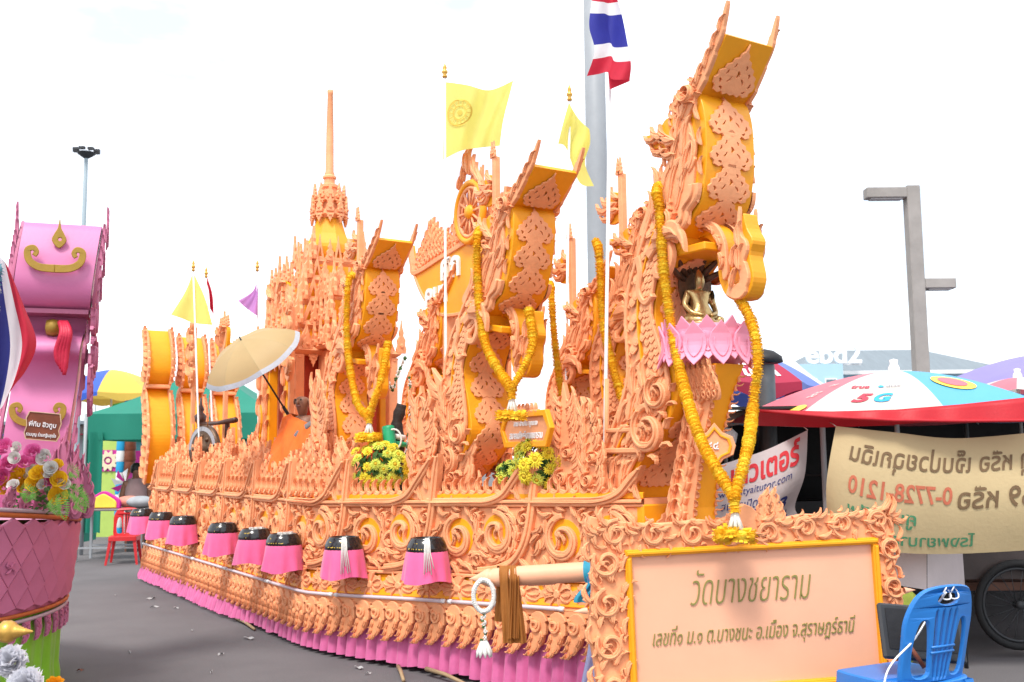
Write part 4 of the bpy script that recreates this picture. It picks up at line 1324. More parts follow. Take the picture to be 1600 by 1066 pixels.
# seated statue with hood
st = empty('buddha_statue', BM @ T(2.93, 0, 2.235) @ R(-.25, 'Z') @ S(1.12))
tag(st, 'small brass seated statue with dark serpent hood on the pink lotus', 'statue')
sv = [(0, 0, .05), (0, 0, .12), (0, 0, .175), (0, .0, .20), (.01, 0, .225), (.012, 0, .255), (0, 0, .285), (0, 0, .31),
      (-.01, -.06, .18), (-.005, -.085, .12), (.05, -.07, .07), (.085, -.02, .055), (-.01, .06, .18), (-.005, .085, .12), (.05, .07, .07), (.085, .02, .055),
      (.04, -.10, .03), (.10, -.05, .025), (.11, .03, .02), (.04, .10, .03), (.10, .06, .03)]
se = [(0, 1), (1, 2), (2, 3), (3, 4), (4, 5), (5, 6), (6, 7), (2, 8), (8, 9), (9, 10), (10, 11), (2, 12), (12, 13), (13, 14), (14, 15), (0, 16), (16, 17), (17, 18), (0, 19), (19, 20)]
sr = [(.06, .05), (.042, .036), (.05, .034), (.02, .02), (.026, .026), (.030, .029), (.02, .02), (.005, .005), .024, .017, .014, .011, .024, .017, .014, .011, .030, .024, .016, .030, .022]
inst('body', skin_mesh('statue body', sv, se, sr, BRASS), st)
b = MB(); b.lathe([(0, 0), (.11, 0), (.12, .01), (.10, .025), (0, .03)], 20, T(.03, 0, 0)); b.build('seat', BRASS, st)
hd = MB()
hl = [(0, .02), (.05, .06), (.085, .14), (.095, .22), (.075, .29), (.03, .33), (-.03, .33), (-.075, .29), (-.095, .22), (-.085, .14), (-.05, .06)]
hd.plate([[(p.x, p.y) for p in cat([(*p, 0) for p in hl], 4, True)]], -.012, .012, .005, lambda x, y, h: V((-.05 - h * .6 + .3 * x * x, x, y + .02)), back=True)
ho = hd.build('hood', BRONZE, st)
for k in range(7):
    a = PI / 2 + (k - 3) * .42
    c, s_ = math.cos(a), math.sin(a)
    b = MB(); b.tube([(-.05, .06 * c, .24 + .06 * s_), (-.035, .11 * c, .25 + .11 * s_), (-.0, .15 * c, .26 + .15 * s_), (.03, .185 * c, .275 + .185 * s_)], [.018, .017, .012, .002], 7)
    b.build('hood_head', BRONZE, ho)
# diamond plaque with Thai number
pq = empty('number_plaque', frame(at(1117, 697, 5.75), (.98, -.17, 0), (0, 0, 1), (-.17, -.98, 0)))
tag(pq, 'coral diamond plaque with white number on the column beside the name board', 'plaque')
def dia(k): return [(k * x, k * y) for x, y in ((0, .13), (.045, .075), (.10, .05), (.115, 0), (.10, -.05), (.045, -.075), (0, -.13), (-.045, -.075), (-.10, -.05), (-.115, 0), (-.10, .05), (-.045, .075))]
b = MB(); b.plate([dia(1.0)], -.02, .008, .004, back=True); b.build('backing', CORAL, pq)
b = MB(); b.plate([dia(.82), dia(.68)], .007, .018, .003); b.build('inner_frame', YEL, pq)
t = fit(text_mb('๔๔', .06, .012), None, .040); warp(t, lambda x, y, z: (x - .012, y + .002, .010 + .06 * (z + .06))); t.build('lettering', WHITE, pq)
b = MB(); b.tube([(0, 0, -.02), (-.05, 0, -.15)], .012, 6); b.build('bracket', CORAL, pq)

# ---------------------------------------------------------------- text plaque on a stem
_q = atv(822, 671, -.43)
pl = empty('text_plaque', BM @ T(_q.x, _q.y, _q.z - .475) @ R(-.12, 'Z'))
tag(pl, 'coral plaque with yellow frame and white Thai lettering among chrysanthemums', 'plaque')
hx = lambda k, e: [(-.28 * k - e, .095 * k), (-.30 * k, .115 * k + e * .3), (.30 * k, .115 * k + e * .3), (.28 * k + e, .095 * k), (.35 * k + e, 0), (.28 * k + e, -.095 * k), (.30 * k, -.115 * k - e * .3), (-.30 * k, -.115 * k - e * .3), (-.28 * k - e, -.095 * k), (-.35 * k - e, 0)]
fq = lambda x, y, h: V((x, -h, y + .475))
hexa = lambda w, h, c: [(-w, c), (-w + c, h), (w - c, h), (w, c), (w, -c), (w - c, -h), (-w + c, -h), (-w, -c)]
hx2 = lambda k: [(-.30, .10), (.30, .10), (.365, .0), (.30, -.10), (-.30, -.10), (-.365, 0)]
b = MB(); b.plate([[(x, y) for x, y in hx2(1)]], -.02, .0, .003, fq, back=True); b.build('panel', CORAL, pl)
b = MB(); b.plate([[(x * 1.05, y * 1.18) for x, y in hx2(1)], [(x * .93, y * .78) for x, y in hx2(1)]], -.015, .018, .005, fq, back=True); b.build('border', YEL, pl)
for body, dz, w_ in (('สาย บ้านใน ทุกทาง', .038, .36), ('สมาคมศิษย์บางชยาราม', -.036, .50)):
    t = fit(text_mb(body, .05, .012), w_, .052); warp(t, lambda x, y, z: (x, -.002 - .05 * (z + .05), y + dz + .475)); t.build('lettering', WHITE, pl)
b = MB(); b.tube([(0, 0, .36), (0, 0, -.1)], .018, 8); b.build('stem', CORAL, pl)
for k, (x, a) in enumerate(((-.16, .5), (-.06, .9), (.06, 2.2), (.16, 2.6))):
    inst('bracket_leaf', OM['leaf'], pl, frame((x, -.0, .30), (1, 0, 0), (0, 0, 1), (0, -1, 0)) @ R(a, 'Z') @ S(.14, .14, .2))
for x in (-.05, .06):
    b = MB(); b.lathe([(0, -.01), (.03, -.008), (.034, 0), (.03, .008), (0, .01)], 12, frame((x, -.02, .315), (1, 0, 0), (0, 0, 1), (0, -1, 0))); b.build('boss', YEL, pl)
for i in range(7):
    inst('top_leaf', OM['comma'], pl, frame((-.18 + i * .06, -.0, .585), (1, 0, 0), (0, 0, 1), (0, -1, 0)) @ S(.06 if i < 4 else -.06, .06, .1))
# ---------------------------------------------------------------- alms bowls in pink skirts
def proj_x(P):
    d = P - EYE
    return 800 + 1600 * d.dot(RT) / d.dot(_fw)
def s_at(px, z, h):
    lo, hi = SMIN - .3, SMAX
    for _ in range(40):
        m = (lo + hi) / 2
        if proj_x(BM @ HP(m, z, h)) < px: lo = m
        else: hi = m
    return (lo + hi) / 2
bowl_b = MB()
bowl_b.lathe([(0, 0), (.085, 0), (.125, .03), (.142, .07), (.140, .10), (.125, .135), (.112, .15), (.112, .158), (.098, .158), (.096, .15), (.10, .13), (.0, .125)], 28)
bowl_me = bowl_b.mesh('alms bowl', BOWL)
def bowl_skirt(seed):
    rnd = random.Random(seed)
    b = MB()
    ph = [rnd.uniform(0, 6) for _ in range(4)]
    def f(a, c):
        t = 2 * PI * a
        fold = .5 * math.sin(7 * t + ph[0]) + .35 * math.sin(11 * t + ph[1]) + .3 * math.sin(4 * t + ph[2])
        r = lerp(.140, .172, c ** .8) + .016 * c * fold
        z = lerp(.072, -.135, c) + .012 * c * math.sin(3 * t + ph[3])
        return V((r * math.cos(t), r * math.sin(t), z))
    b.grid(f, 84, 7, smooth=True)
    return b
# front to back: names of the days
DAYS = [(667, 'อาทิตย์', 'black alms bowl nearest the name board, with white strings'), (537, 'จันทร์', 'black alms bowl with white strings, second from the name board'), (443, 'อังคาร', 'black alms bowl in pink skirt, third from the name board'), (398, 'พุธ', 'black alms bowl in pink skirt, fourth from the name board'),
        (348, 'พฤหัส', 'black alms bowl in pink skirt, fourth from the stern'), (286, 'ศุกร์', 'black alms bowl in pink skirt, third from the stern'), (252, 'เสาร์', 'black alms bowl in pink skirt, second from the stern'), (222, 'ราหู', 'black alms bowl in pink skirt, closest to the metal table')]
for i, (px, day, lab) in enumerate(DAYS):
    h = .165
    s_ = s_at(px, .75, h)
    p, n, d = hull(max(s_, SMIN))
    pos = HP(s_, .74, h)
    if s_ < SMIN: pos = HP(SMIN, .74, h) + V((s_ - SMIN, 0, 0))
    r = empty('alms_bowl', BM @ T(*pos))
    inst('bowl', bowl_me, r)
    bowl_skirt(i).build('cloth_skirt', HOTP, r)
    # lettering on the camera side
    ad = (BMI.to_3x3() @ (EYE - BM @ pos)); ang = math.atan2(ad.y, ad.x) - .55
    t = fit(text_mb(day, .0), None, .045)
    def fw(x, y, z):
        zz = .108 + y
        rr = lerp(.1425, .124, max(0, min(1, (zz - .085) / .055)))
        a = ang + x / .135
        return (rr * math.cos(a), rr * math.sin(a), zz)
    warp(t, fw); t.build('lettering', GOLDT, r)
    b = MB(); b.tube([(0, 0, -.02), (.0, .14, -.05)], .02, 6); b.build('bracket', DARKM, r)
    if i < 2:
        for k in range(5):
            a = ang + .45 + .06 * k
            L = random.uniform(.10, .17)
            b = MB(); b.tube([(.10 * math.cos(a), .10 * math.sin(a), .162), (.135 * math.cos(a), .135 * math.sin(a), .135), (.158 * math.cos(a), .158 * math.sin(a), .07), ((.185) * math.cos(a + .03 * k), (.185) * math.sin(a + .03 * k), .07 - L)], .004, 5)
            b.build('white_string', WHF, r)
    if i in (2, 3):
        for k in range(3):
            b = MB(); b.box((.06 * math.cos(ang + .5 * k), .06 * math.sin(ang + .5 * k), .162), (.04, .03, .02), R(.3 * k, 'Z')); b.build('folded_note', WHF, r)
    tag(r, lab, 'alms bowl', 'alms bowls along the hull')

# ---------------------------------------------------------------- cloth patches
def coons(b, top, bot, lef, rig, Yf, nu=24, nv=24, mi=0, mf=None):
    tc_, bc_, lc, rc = [resample(cat([(*p, 0) for p in c], 6), 40) for c in (top, bot, lef, rig)]
    g = lambda c, t: c[min(39, int(t * 39))].lerp(c[min(39, int(t * 39) + 1)], t * 39 - int(t * 39))
    def px(a, c):
        A, B, L, Rr = g(tc_, a), g(bc_, a), g(lc, c), g(rc, c)
        p = A * (1 - c) + B * c + L * (1 - a) + Rr * a - (tc_[0] * (1 - a) * (1 - c) + tc_[-1] * a * (1 - c) + bc_[0] * (1 - a) * c + bc_[-1] * a * c)
        return p
    def f(a, c):
        p = px(a, c)
        return at(p.x, p.y, Yf(a, c))
    if b is not None: b.grid(f, nu, nv, mi, True, mf)
    return f
FLY = mat('sheer yellow flag cloth', (.88, .82, .22), .7, .06, 6, .2, 300, trans=.6)
FLR = mat('red flag cloth', (.55, .02, .05), .7, .08, 6, .2, 300, trans=.3)
FLW = mat('white flag cloth', (.80, .80, .82), .7, .04, 6, .2, 300, trans=.4)
FLB = mat('blue flag cloth', (.03, .035, .30), .7, .08, 6, .2, 300, trans=.3)
FLV = mat('violet flag cloth', (.62, .30, .66), .7, .08, 6, .2, 300, trans=.5)
ORB = mat('printed ochre', (.62, .42, .06), .7, .1, 20, 0)
def flagpole(name, px0, py0, px1, py1, Y, r, label, top='gold'):
    a, c = at(px0, py0, Y), at(px1, py1, Y)
    c = V((a.x + (c.x - a.x), Y, c.z)); 
    base = V((c.x, c.y, min(c.z, 1.2)))
    ro = empty(name, loc=base)
    b = MB(); b.tube([a - base, c - base, V((0, 0, 0))], r, 8); b.build('pole', WHITE, ro)
    if top == 'gold':
        b = MB(); b.lathe([(0, 0), (r * 1.6, 0), (r * 2.2, .015), (r * 1.2, .03), (r * 2.4, .045), (r * 2.4, .06), (r * 1.2, .075), (r * 1.8, .09), (.004, .13), (0, .135)], 10, T(*(a - base))); b.build('finial', GOLD, ro)
    return ro, base
# big pale yellow flag
ro, base = flagpole('flag_on_pole', 695, 122, 697, 760, 8.6, .011, '')
tag(ro, 'large pale yellow flag with wheel emblem, flying to the side', 'flag', 'flags on the float')
b = MB()
ff = coons(b, [(694, 128), (730, 133), (765, 141), (802, 126)], [(692, 250), (720, 236), (750, 231), (781, 228)], [(694, 128), (693, 190), (692, 250)], [(802, 126), (796, 150), (786, 190), (781, 228)], lambda a, c: 8.6 - .12 * math.sin(a * 7) * a - .05 * math.sin(a * 17 + c * 3) * a, 40, 24)
o = b.build('flag_cloth', FLY, ro, T(*(-base)))
e = MB()
def em(x, y, h): return ff(.26 + x, .42 + y) + V((0, -.012, 0))
def dense(l, n=3):
    out = []
    for i in range(len(l)):
        for k in range(n): out.append((lerp(l[i][0], l[(i + 1) % len(l)][0], k / n), lerp(l[i][1], l[(i + 1) % len(l)][1], k / n)))
    return out
e.plate([circ(0, 0, .20, 40), circ(0, 0, .175, 40)], 0, .001, .0001, em)
e.plate([circ(0, 0, .11, 30), circ(0, 0, .09, 30)], 0, .001, .0001, em)
e.plate([circ(0, 0, .04, 14)], 0, .001, .0001, em)
for k in range(14):
    a = 2 * PI * k / 14
    e.plate([[(.11 * math.cos(a - .06), .11 * math.sin(a - .06)), (.175 * math.cos(a - .03), .175 * math.sin(a - .03)), (.175 * math.cos(a + .03), .175 * math.sin(a + .03)), (.11 * math.cos(a + .06), .11 * math.sin(a + .06))]], 0, .001, .0001, em)
e.build('wheel_emblem', ORB, o)
# second yellow flag, drooping
ro, base = flagpole('flag_on_pole', 890, 158, 884, 640, 7.9, .010, '')
tag(ro, 'pale yellow flag drooping beside the big grey pole', 'flag', 'flags on the float')
b = MB()
coons(b, [(889, 160), (895, 172), (906, 188), (921, 202)], [(872, 225), (885, 232), (905, 285), (928, 291)], [(889, 160), (880, 192), (872, 225)], [(921, 202), (922, 225), (914, 255), (928, 291)], lambda a, c: 7.9 - .06 * math.sin(a * 9 + c * 2), 24, 20)
b.build('flag_cloth', FLY, ro, T(*(-base)))
# national flag on the tall thin pole
ro, base = flagpole('flag_on_pole', 956, -60, 945, 700, 6.75, .0125, '', None)
tag(ro, 'red white and blue striped flag in front of the big grey pole', 'flag', 'flags on the float')
b = MB(); b.tube([V((0, 0, 0)), at(948, 592, 6.75) - base], .018, 8); b.build('pole_socket', CORAL, ro)
b = MB()
st_ = [(0.0, 0), (.14, 1), (.28, 2), (.64, 1), (.80, 0)]
def mfl(a, c):
    m = 0
    for t, k in st_:
        if c >= t: m = k
    return m
coons(b, [(928, -18), (945, -14), (960, -16)], [(917, 119), (935, 116), (950, 113), (956, 124), (984, 124)], [(928, -18), (922, 20), (921, 45), (929, 80), (917, 119)], [(960, -16), (972, 25), (980, 66), (986, 100), (984, 124)], lambda a, c: 6.60 - .05 * math.sin(a * 6 + c * 3) * (.4 + a) , 30, 50, mf=mfl)
coons(b, [(950, 112), (968, 108), (985, 106)], [(953, 140), (970, 133), (984, 127)], [(950, 112), (953, 140)], [(985, 106), (984, 127)], lambda a, c: 6.64, 8, 6, 0)
b.build('flag_cloth', [FLR, FLW, FLB], ro, T(*(-base)))
# flags at the stern
for (p0, p1, Y, top, bot, lef, rig, m, lab) in (
    ((302, 424), (312, 720), 11.8, [(302, 424), (303, 428), (305, 432)], [(267, 492), (285, 498), (303, 505), (332, 508)], [(302, 424), (290, 455), (267, 492)], [(305, 432), (320, 465), (332, 508)], FLY, 'yellow flag hanging in a triangle above the stern'),
    ((322, 434), (334, 720), 12.3, [(320, 432), (324, 434)], [(328, 482), (334, 492)], [(320, 432), (326, 455), (328, 482)], [(324, 434), (332, 460), (334, 492)], FLR, 'narrow dark red flag hanging behind the yellow stern flag'),
    ((402, 424), (404, 720), 11.8, [(402, 434), (403, 435)], [(372, 470), (385, 482), (402, 494)], [(402, 434), (395, 455), (372, 470)], [(403, 435), (403, 460), (402, 494)], FLV, 'small violet flag beside the large crested shield')):
    ro, base = flagpole('flag_on_pole', *p0, *p1, Y, .010, '')
    tag(ro, lab, 'flag', 'flags on the float')
    b = MB(); coons(b, top, bot, lef, rig, lambda a, c: Y - .05 * math.sin(a * 8 + 1) * c, 16, 14); b.build('flag_cloth', m, ro, T(*(-base)))

# ---------------------------------------------------------------- chrysanthemum bouquets
def mum(m1, seed):
    rnd = random.Random(seed)
    b = MB()
    for (n, r0, r1, z1, w) in ((18, .2, 1.0, .12, .13), (16, .16, .82, .34, .13), (12, .12, .56, .46, .12)):
        for k in range(n):
            a = 2 * PI * k / n + rnd.uniform(-.1, .1)
            c, s_ = math.cos(a), math.sin(a)
            t = V((-s_, c, 0)) * w
            rr = r1 * rnd.uniform(.88, 1.08)
            m_ = V((c * lerp(r0, rr, .55), s_ * lerp(r0, rr, .55), z1 * 1.1))
            e = V((c * rr, s_ * rr, z1 + rnd.uniform(-.12, .08)))
            o = V((c * r0, s_ * r0, .1))
            b.add([o, m_ + t, e, m_ - t], [(0, 3, 2, 1)], 0, False)
    b.lathe([(.26, .36), (.22, .46), (.0, .52)], 8, None, 1)
    return b.mesh('chrysanthemum', [m1, CHRC])
MUM = [mum(CHRG, 1), mum(CHRY, 2), mum(CHRG, 3), mum(CHRY, 4)]
def leafy(b, c, r, n, seed, l=.06):
    rnd = random.Random(seed)
    for _ in range(n):
        d = V((rnd.gauss(0, 1), rnd.gauss(0, 1), rnd.gauss(0, 1))).normalized()
        p = c + V((d.x * r[0], d.y * r[1], d.z * r[2])) * rnd.uniform(.5, 1.0)
        t = V((rnd.gauss(0, 1), rnd.gauss(0, 1), rnd.gauss(0, 1))).normalized()
        u = d.cross(t).normalized() * l * .35
        t = d.cross(u).normalized() * l
        b.add([p, p + t * .5 + u, p + t * 1.2 + d * l * .3, p + t * .5 - u], [(0, 1, 2, 3)])
def bouquet(C, r, n, label, kinds, size=.055, seed=5):
    ro = empty('flower_bouquet', loc=C)
    b = MB(); leafy(b, V((0, 0, 0)), (r[0] * .95, r[1] * .9, r[2] * .95), 160, seed); b.build('foliage', LEAFG, ro)
    rnd = random.Random(seed)
    pts = []
    tries = 0
    while len(pts) < n and tries < 4000:
        tries += 1
        d = V((rnd.gauss(0, 1), rnd.gauss(0, 1), rnd.gauss(0, 1))).normalized()
        if d.y > .35: continue
        p = V((d.x * r[0], d.y * r[1], d.z * r[2])) * rnd.uniform(.92, 1.08)
        if all((p - q[0]).length > size * 1.25 for q in pts): pts.append((p, d))
    for p, d in pts:
        d2 = (d + V((0, -.5, .35))).normalized()
        rot = d2.to_track_quat('Z', 'Y').to_matrix().to_4x4()
        k = size * rnd.uniform(.8, 1.15)
        inst('flower', MUM[rnd.choice(kinds)], ro, T(*p) @ rot @ R(rnd.uniform(0, 6), 'Z') @ S(k))
    b = MB(); b.tube([(0, 0, -r[2] * .3), (0, .05, -r[2] - .12)], [.03, .02], 8); b.build('stems', LEAFG, ro)
    tag(ro, label, 'bouquet', 'chrysanthemum bouquets on the float')
bouquet(bw_(.06, -.74, 1.43), (.22, .13, .17), 34, 'yellow chrysanthemum bouquet below the shortest naga', (0, 0, 1, 1, 2), .052, 5)
bouquet(BM @ atv(850, 720, -.36), (.17, .11, .16), 24, 'yellow chrysanthemum bouquet behind the coral text plaque', (1, 3, 1, 0), .056, 9)
bouquet(BM @ atv(797, 740, -.40), (.08, .07, .06), 7, 'small lime chrysanthemum bunch below the coral text plaque', (0, 2), .05, 11)

# ---------------------------------------------------------------- dark wooden prow stumps with cloth bands
GRS = mat('green satin', (.01, .30, .13), .4, .1, 8, .2, 90)
def stump(C, h, lean, label, bands):
    ro = empty('wooden_stump', loc=C)
    b = MB()
    P = cat([(0, 0, -.2), (0, 0, 0), (lean * .3, 0, h * .4), (lean * .2, 0, h * .7), (lean, 0, h)], 6)
    n = len(P)
    b.tube(P, [(.075 * (1 - .5 * (i / n)) + .02 * noise.noise(V((i * .6, C.x, 0)))) for i in range(n)], 10); b.build('stump', mat('old dark timber', (.028, .02, .017), .75, .4, 12, .6, 40), ro)
    for (t, m, r_) in bands:
        p = P[int(t * (n - 1))]
        b = MB(); b.lathe([(.05 * r_, -.022), (.072 * r_, -.02), (.078 * r_, 0), (.072 * r_, .02), (.05 * r_, .022)], 14, T(*p) @ R(.15, 'Y')); b.build('cloth_band', m, ro)
    tag(ro, label, 'timber', 'timber stumps wrapped in cloth')
    return ro
ro = stump(bw_(-.05, -.55, 1.4), .52, .05, 'dark timber stump with green scarf above the yellow flowers', [(.5, GRS, 1.0), (.6, WHF, .9)])
b = MB(); b.tube(cat([(-.05, -.09, .34), (-.03, -.12, .2), (-.01, -.12, .05), (.03, -.1, -.1)], 5), [.05] * 15 + [.03], 8); b.build('scarf', GRS, ro)
b = MB(); b.tube([(.0 + .06 * math.cos(a), -.13, .24 + .08 * math.sin(a)) for a in [2 * PI * k / 20 for k in range(20)]], .008, 6, closed=True); b.build('flower_ring', WHF, ro)
stump(bw_(1.80, -.18, 1.35), .52, .06, 'dark timber stump with striped bands beside the text plaque', [(.62, WHF, 1.0), (.66, GRS, 1.0), (.5, WHF, .9)])
# jasmine garlands on the far naga
def jasmine(P, label, leafy_=True, r=.02):
    ro = empty('jasmine_garland', loc=P[0])
    Q = resample(cat(P, 8), int(sum((P[i + 1] - P[i]).length for i in range(len(P) - 1)) / .03))
    rnd = random.Random(2)
    for k, q in enumerate(Q):
        b_ = JB if (k % 3 or not leafy_) else JG
        inst('bud_cluster' if b_ is JB else 'leaf_cluster', b_, ro, T(*(q - P[0])) @ R(rnd.uniform(0, 6), 'Z') @ R(rnd.uniform(0, 6), 'X') @ S(r * rnd.uniform(.8, 1.2)))
    b = MB(); b.tube([q - P[0] for q in Q], r * .35, 5); b.build('cord', LEAFG, ro)
    tag(ro, label, 'garland')
    return ro
def cluster(m, seed):
    rnd = random.Random(seed); b = MB()
    for _ in range(9):
        d = V((rnd.gauss(0, 1), rnd.gauss(0, 1), rnd.gauss(0, 1))).normalized()
        rot = d.to_track_quat('Z', 'Y').to_matrix().to_4x4()
        b.lathe([(0, .1), (.32, .35), (.38, .6), (.2, .9), (0, 1.05)], 6, rot)
    return b.mesh('cluster', m)
JB, JG = cluster(WHF, 1), cluster(LEAFG, 2)
jasmine([at(600, 560, 8.6), at(606, 590, 8.55), at(613, 610, 8.55), at(620, 590, 8.55), at(632, 560, 8.6)], 'green and white garland looped below the head of the far naga')
jasmine([at(640, 590, 8.5), at(642, 640, 8.5), at(637, 690, 8.5), at(632, 715, 8.5)], 'green and white garland hanging straight beside the bouquet')

# ---------------------------------------------------------------- gong, umbrella and monk
gg = empty('gong_stand', BM @ T(-4.75, -.74, 1.2))
tag(gg, 'dark wooden gong stand with turned post and crossbar at the stern', 'gong stand')
b = MB(); b.lathe([(0, 0), (.035, 0), (.03, .3), (.04, .5), (.03, .7), (.065, .76), (.075, .82), (.03, .87), (.045, .90), (.02, .96), (.012, 1.04), (0, 1.05)], 12, T(-.42, 0, 0)); b.build('turned_post', WOODD, gg)
b = MB(); b.lathe([(0, 0), (.035, 0), (.03, .7), (.03, .75), (0, .76)], 12, T(.30, .12, 0)); b.build('turned_post', WOODD, gg)
b = MB(); b.tube([(-.42, 0, .72), (-.1, .03, .72), (.1, .06, .72), (.62, .12, .74)], [.03, .028, .024, .034], 8); b.build('crossbar', WOODD, gg)
go = empty('gong', BM @ T(-4.55, -.88, 1.62) @ R(.35, 'Z'))
tag(go, 'dark round gong with raised bosses and pale lettered ring', 'gong')
Mg = frame((0, 0, 0), (1, 0, 0), (0, 0, 1), (0, -1, 0))
b = MB(); b.lathe([(0, .05), (.07, .045), (.085, .01), (.20, .0), (.27, -.01), (.275, -.06), (.25, -.08)], 32, Mg); b.build('disc', BRONZE, go)
GREYT = mat('pale grey lettering band', (.32, .32, .34), .6, .2, 40, .1)
b = MB(); b.lathe([(.205, .002), (.255, -.003)], 32, Mg @ R(.2, 'Z'), 0, True, 0, PI * .95); b.build('lettered_band', GREYT, go)
for k in range(8):
    a = 2 * PI * k / 8
    b = MB(); b.lathe([(.03, 0), (.025, .02), (0, .028)], 10, Mg @ T(.145 * math.cos(a), .145 * math.sin(a), 0)); b.build('boss', BRONZE, go)
b = MB(); b.tube([(-.1, 0, .25), (-.1, 0, .34)], .006, 5); b.tube([(.1, 0, .25), (.1, 0, .34)], .006, 5); b.build('cord', ROBEB, go)
# ornamental yellow and coral brackets
for (px, py, v_, lab) in ((300, 690, -.8, 'small yellow edged flame ornament beside the gong post'), (405, 665, -.75, 'small yellow edged flame ornament between gong and monk')):
    p = atv(px, py, v_)
    ro = empty('flame_ornament', BM @ T(p.x, p.y, 1.2))
    hh = p.z - 1.2
    for nm, k, m, h0 in (('back_board', 1.0, YEL, 0), ('front_board', .72, CORAL, .015)):
        b = MB(); c = resample(cat([(-.1, 0, 0), (0, .2, 0), (-.12, .45, 0), (.15, .75, 0), (.1, .95, 0)], 5), 33)
        b.plate([ribbon([(q.x * .5, q.y * (hh + .25)) for q in c], lambda t: .10 * k * env(t * .9 + .08, .6) * (.7 + .3 * saw(t, 3)) + .003)], h0, h0 + .018, .004, lambda x, y, h: V((x, -h, y)), back=True)
        b.build(nm, m, ro)
    tag(ro, lab, 'carving')
# beige umbrella
uc = at(396, 562, 9.4)
ax = V((-.40, -.50, .77)).normalized()
um = empty('parasol', T(*uc) @ ax.to_track_quat('Z', 'X').to_matrix().to_4x4())
tag(um, 'open beige umbrella with silver trim above the boat deck', 'umbrella')
BEI = mat('beige umbrella cloth', (.46, .34, .16), .55, .05, 4, .1, 200, trans=.25)
SIL = mat('silver trim', (.40, .42, .46), .4, .1, 30, .1, 100, metal=.2)
RU = .49
for k in range(8):
    a0, a1 = 2 * PI * k / 8 + .2, 2 * PI * (k + 1) / 8 + .2
    def f(a, c, lo=0.0, hi=.9):
        t = lerp(lo, hi, c)
        an = lerp(a0, a1, a)
        sag = 1 - .06 * math.sin(PI * a) * t
        return V((RU * sag * math.sin(t * 1.12) / math.sin(1.12) * math.cos(an), RU * sag * math.sin(t * 1.12) / math.sin(1.12) * math.sin(an), RU * .80 * (math.cos(t * 1.12) - .44) + .02 * math.sin(PI * a) * -t))
    b = MB(); b.grid(lambda a, c: f(a, c), 6, 10); g_ = b.build('canopy_panel', BEI, um)
    b = MB(); b.grid(lambda a, c: f(a, c, .9, 1.0), 6, 2); b.build('trim', SIL, g_)
    b = MB(); b.tube([f(0, c / 8, 0, 1.0) + V((0, 0, -.008)) for c in range(9)], .004, 5); b.build('rib', DARKM, um)
b = MB(); b.tube([(0, 0, RU * .35 + .09), (0, 0, RU * .34), (0, 0, -.55)], [.006, .009, .009], 7); b.build('shaft', DARKM, um)
b = MB(); b.tube([(0, 0, -.55), (.0, 0, -.68), (.02, 0, -.72)], .016, 8); b.build('handle', BLACK, um)

# monk
mk = empty('person', BM @ T(-1.60, -.74, 1.36) @ R(-.9, 'Z') @ S(.95))
tag(mk, 'shaven-headed person in orange robe seated behind the carved flame board', 'person')
mv = [(0, 0, .12), (0, 0, .30), (0, 0, .48), (.015, 0, .555), (.04, 0, .625), (.035, 0, .685), (.02, 0, .74), (-.01, -.17, .48), (.02, -.23, .30), (.15, -.14, .22), (.19, -.05, .20), (-.01, .17, .48), (.02, .23, .30), (.15, .14, .22), (.19, .05, .20), (.1, -.20, .10), (.22, -.08, .08), (.1, .20, .10), (.22, .08, .08)]
me_ = [(0, 1), (1, 2), (2, 3), (3, 4), (4, 5), (5, 6), (2, 7), (7, 8), (8, 9), (9, 10), (2, 11), (11, 12), (12, 13), (13, 14), (0, 15), (15, 16), (0, 17), (17, 18)]
mr = [(.17, .13), (.15, .11), (.13, .09), (.040, .040), (.058, .062), (.082, .080), (.066, .066), .06, .046, .036, .03, .06, .046, .036, .03, .07, .05, .07, .05]
inst('body', skin_mesh('person body', mv, me_, mr, SKIN), mk)
for sy in (-1, 1):
    b = MB(); b.lathe([(0, -.012), (.016, -.008), (.022, .0), (.014, .006), (0, .008)], 8, T(.04, sy * .086, .69) @ R(sy * -PI / 2, 'X') @ S(.8, 1.4, 1)); b.build('ear', SKIN, mk)
    b = MB(); b.lathe([(0, -.006), (.011, 0), (0, .006)], 8, T(.115, sy * .030, .705) @ R(PI / 2, 'Y')); b.build('eye', HAIR, mk)
b = MB(); b.lathe([(0, .03), (.012, .0), (.014, -.02), (0, -.026)], 8, T(.125, 0, .685)); b.build('nose', SKIN, mk)
b = MB(); b.tube([(.112, -.025, .645), (.122, 0, .643), (.112, .025, .645)], .007, 6); b.build('mouth', mat('lips', (.16, .06, .05), .5), mk)
b = MB()
def rf(a, c):
    t = 2 * PI * a
    z = lerp(.02, .52, c)
    rx, ry = lerp(.26, .12, c ** 1.6) , lerp(.34, .19, c ** 1.6)
    w = 1 + .07 * math.sin(9 * t + 6 * c) + .04 * math.sin(17 * t - 5 * c)
    if c > .93: rx *= .75; ry *= .75
    return V((rx * w * math.cos(t) + .05 * (1 - c), ry * w * math.sin(t), z - .06 * (math.sin(t) if c > .9 else 0)))
b.grid(rf, 60, 14); b.build('robe', ROBE, mk)
b = MB(); b.tube(cat([(.02, .18, .52), (.13, .08, .42), (.16, -.06, .30), (.1, -.2, .2)], 6), [.035] * 19, 8); b.build('sash', mat('grey sash', (.16, .16, .17), .8, .1, 30), mk)
